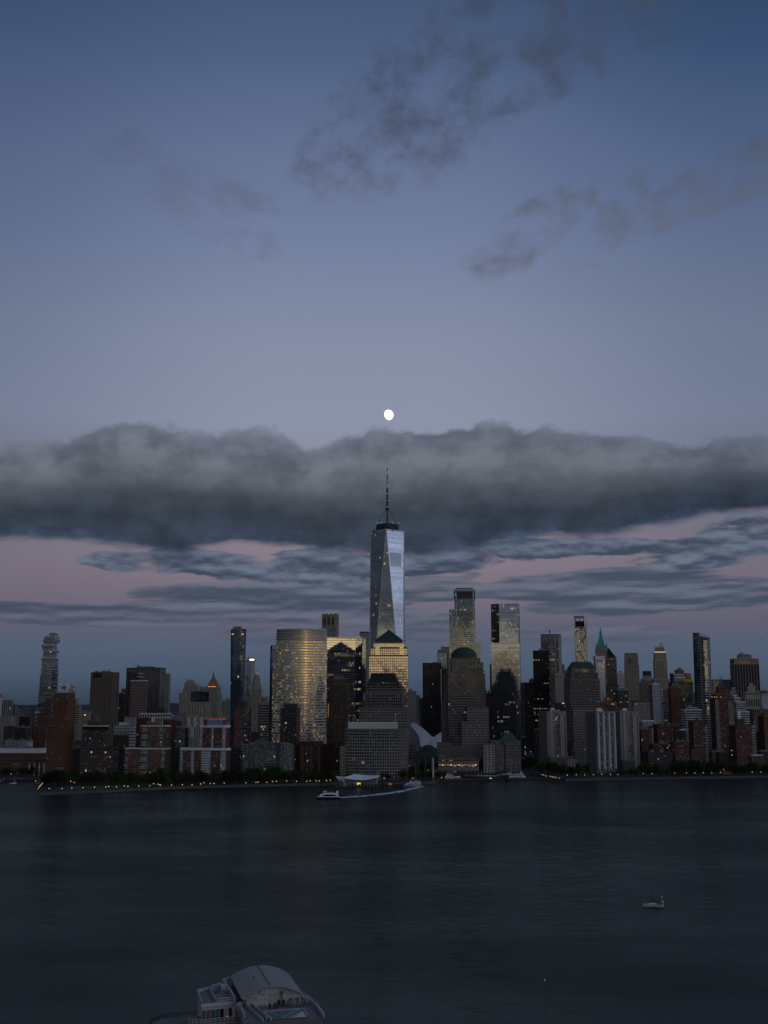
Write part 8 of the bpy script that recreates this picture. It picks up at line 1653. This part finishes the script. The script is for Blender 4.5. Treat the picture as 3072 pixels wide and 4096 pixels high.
for k in range(3): hb('deck_chair', lambda b: (b.box(-7.2 + .5*k, wb1[1] - 1.0 - 1.5*k, ZW + .3, 1.7, .6, .15, 'blue_paint' if 'blue_paint' in MATS else 'grey_plain', 15), b.box(-7.9 + .5*k, wb1[1] - 1.2 - 1.5*k, ZW + .35, .15, .6, .7, 'grey_plain', 15), b.box(-7.2 + .5*k, wb1[1] - 1.0 - 1.5*k, ZW, 1.3, .5, .3, 'seam_dark', 15)))
hb('roof_hut', lambda b: b.box(-3.4, wb1[1] - 1.0, ZW, 2.2, 3.4, 1.3, 'parapet_white'))
parapet([(-2.1, 1.4), (-2.5, HD*.55), (-3.2, HD*.9), (-1.0, HD + .2)], ZW - .2, 1.7, .4)
hb('side_deck', lambda b: b.prism([(-2.6, .5), (-.05, .5), (-.05, HD), (-3.2, HD)], 0, ZW - .9, 'hall_white', roof='terrace'))
for k in range(4): hb('side_balcony', lambda b: b.box(-4.0 - .35*k, HD*.86 - 2.2*k, ZW - .4 - .9*k, 1.6, 2.4, 1.0, 'parapet_white'))
# round quay deck with dark railing beside the building
dc = local(718, 4085, 9.0); r = root('quay_deck', 'round-nosed quay deck with black railing left of the barrel-roofed building', 'deck', (*lw(*dc), 0), None, math.degrees(ang)); rr = 8.5
outl = [(rr*math.cos(t), rr*math.sin(t)) for t in [math.pi*.5 + math.pi*k/14 for k in range(15)]] + [(9, -rr), (9, rr)]
b = MB(); b.prism(outl, -1, 8.0, 'timber_pile', roof='terrace'); b.build('deck', r)
b = MB()
for (xa, ya), (xb, yb) in list(zip(outl, outl[1:]))[:-2] + [((9, rr), (0, rr))]:
    b.tube((xa, ya, 8), (xa, ya, 9.3), .09, .09, 'black_matte', 5)
    for q in (8.5, 8.9, 9.3): b.tube((xa, ya, q), (xb, yb, q), .07, .07, 'black_matte', 4)
b.build('railing', r)
# red and white banded mast on the shore
Y = 318; x = xat(2181, 3990, Y); z1 = zat(3924, Y); r = root('lattice_mast', 'thin red and pale banded mast with a tip light, rising from the bottom edge', 'mast', (x, Y, 1.5)); nb = 14
for k in range(nb): b = MB(); za, zb = 1.5 + (z1-1.5)*k/nb, 1.5 + (z1-1.5)*(k+1)/nb; b.tube((x, Y, za), (x, Y, zb), .13 - .006*k, .125 - .006*k, 'mast_red' if k % 2 else 'timber_pile', 6); b.build('mast_section', r, (x, Y, 1.5))
b = MB(); b.lathe(x, Y, [(.02, z1), (.22, z1 + .1), (.18, z1 + .4), (0, z1 + .5)], 'light_white', 8); b.build('tip_light', r, (x, Y, 1.5))
bpy.context.view_layer.update()
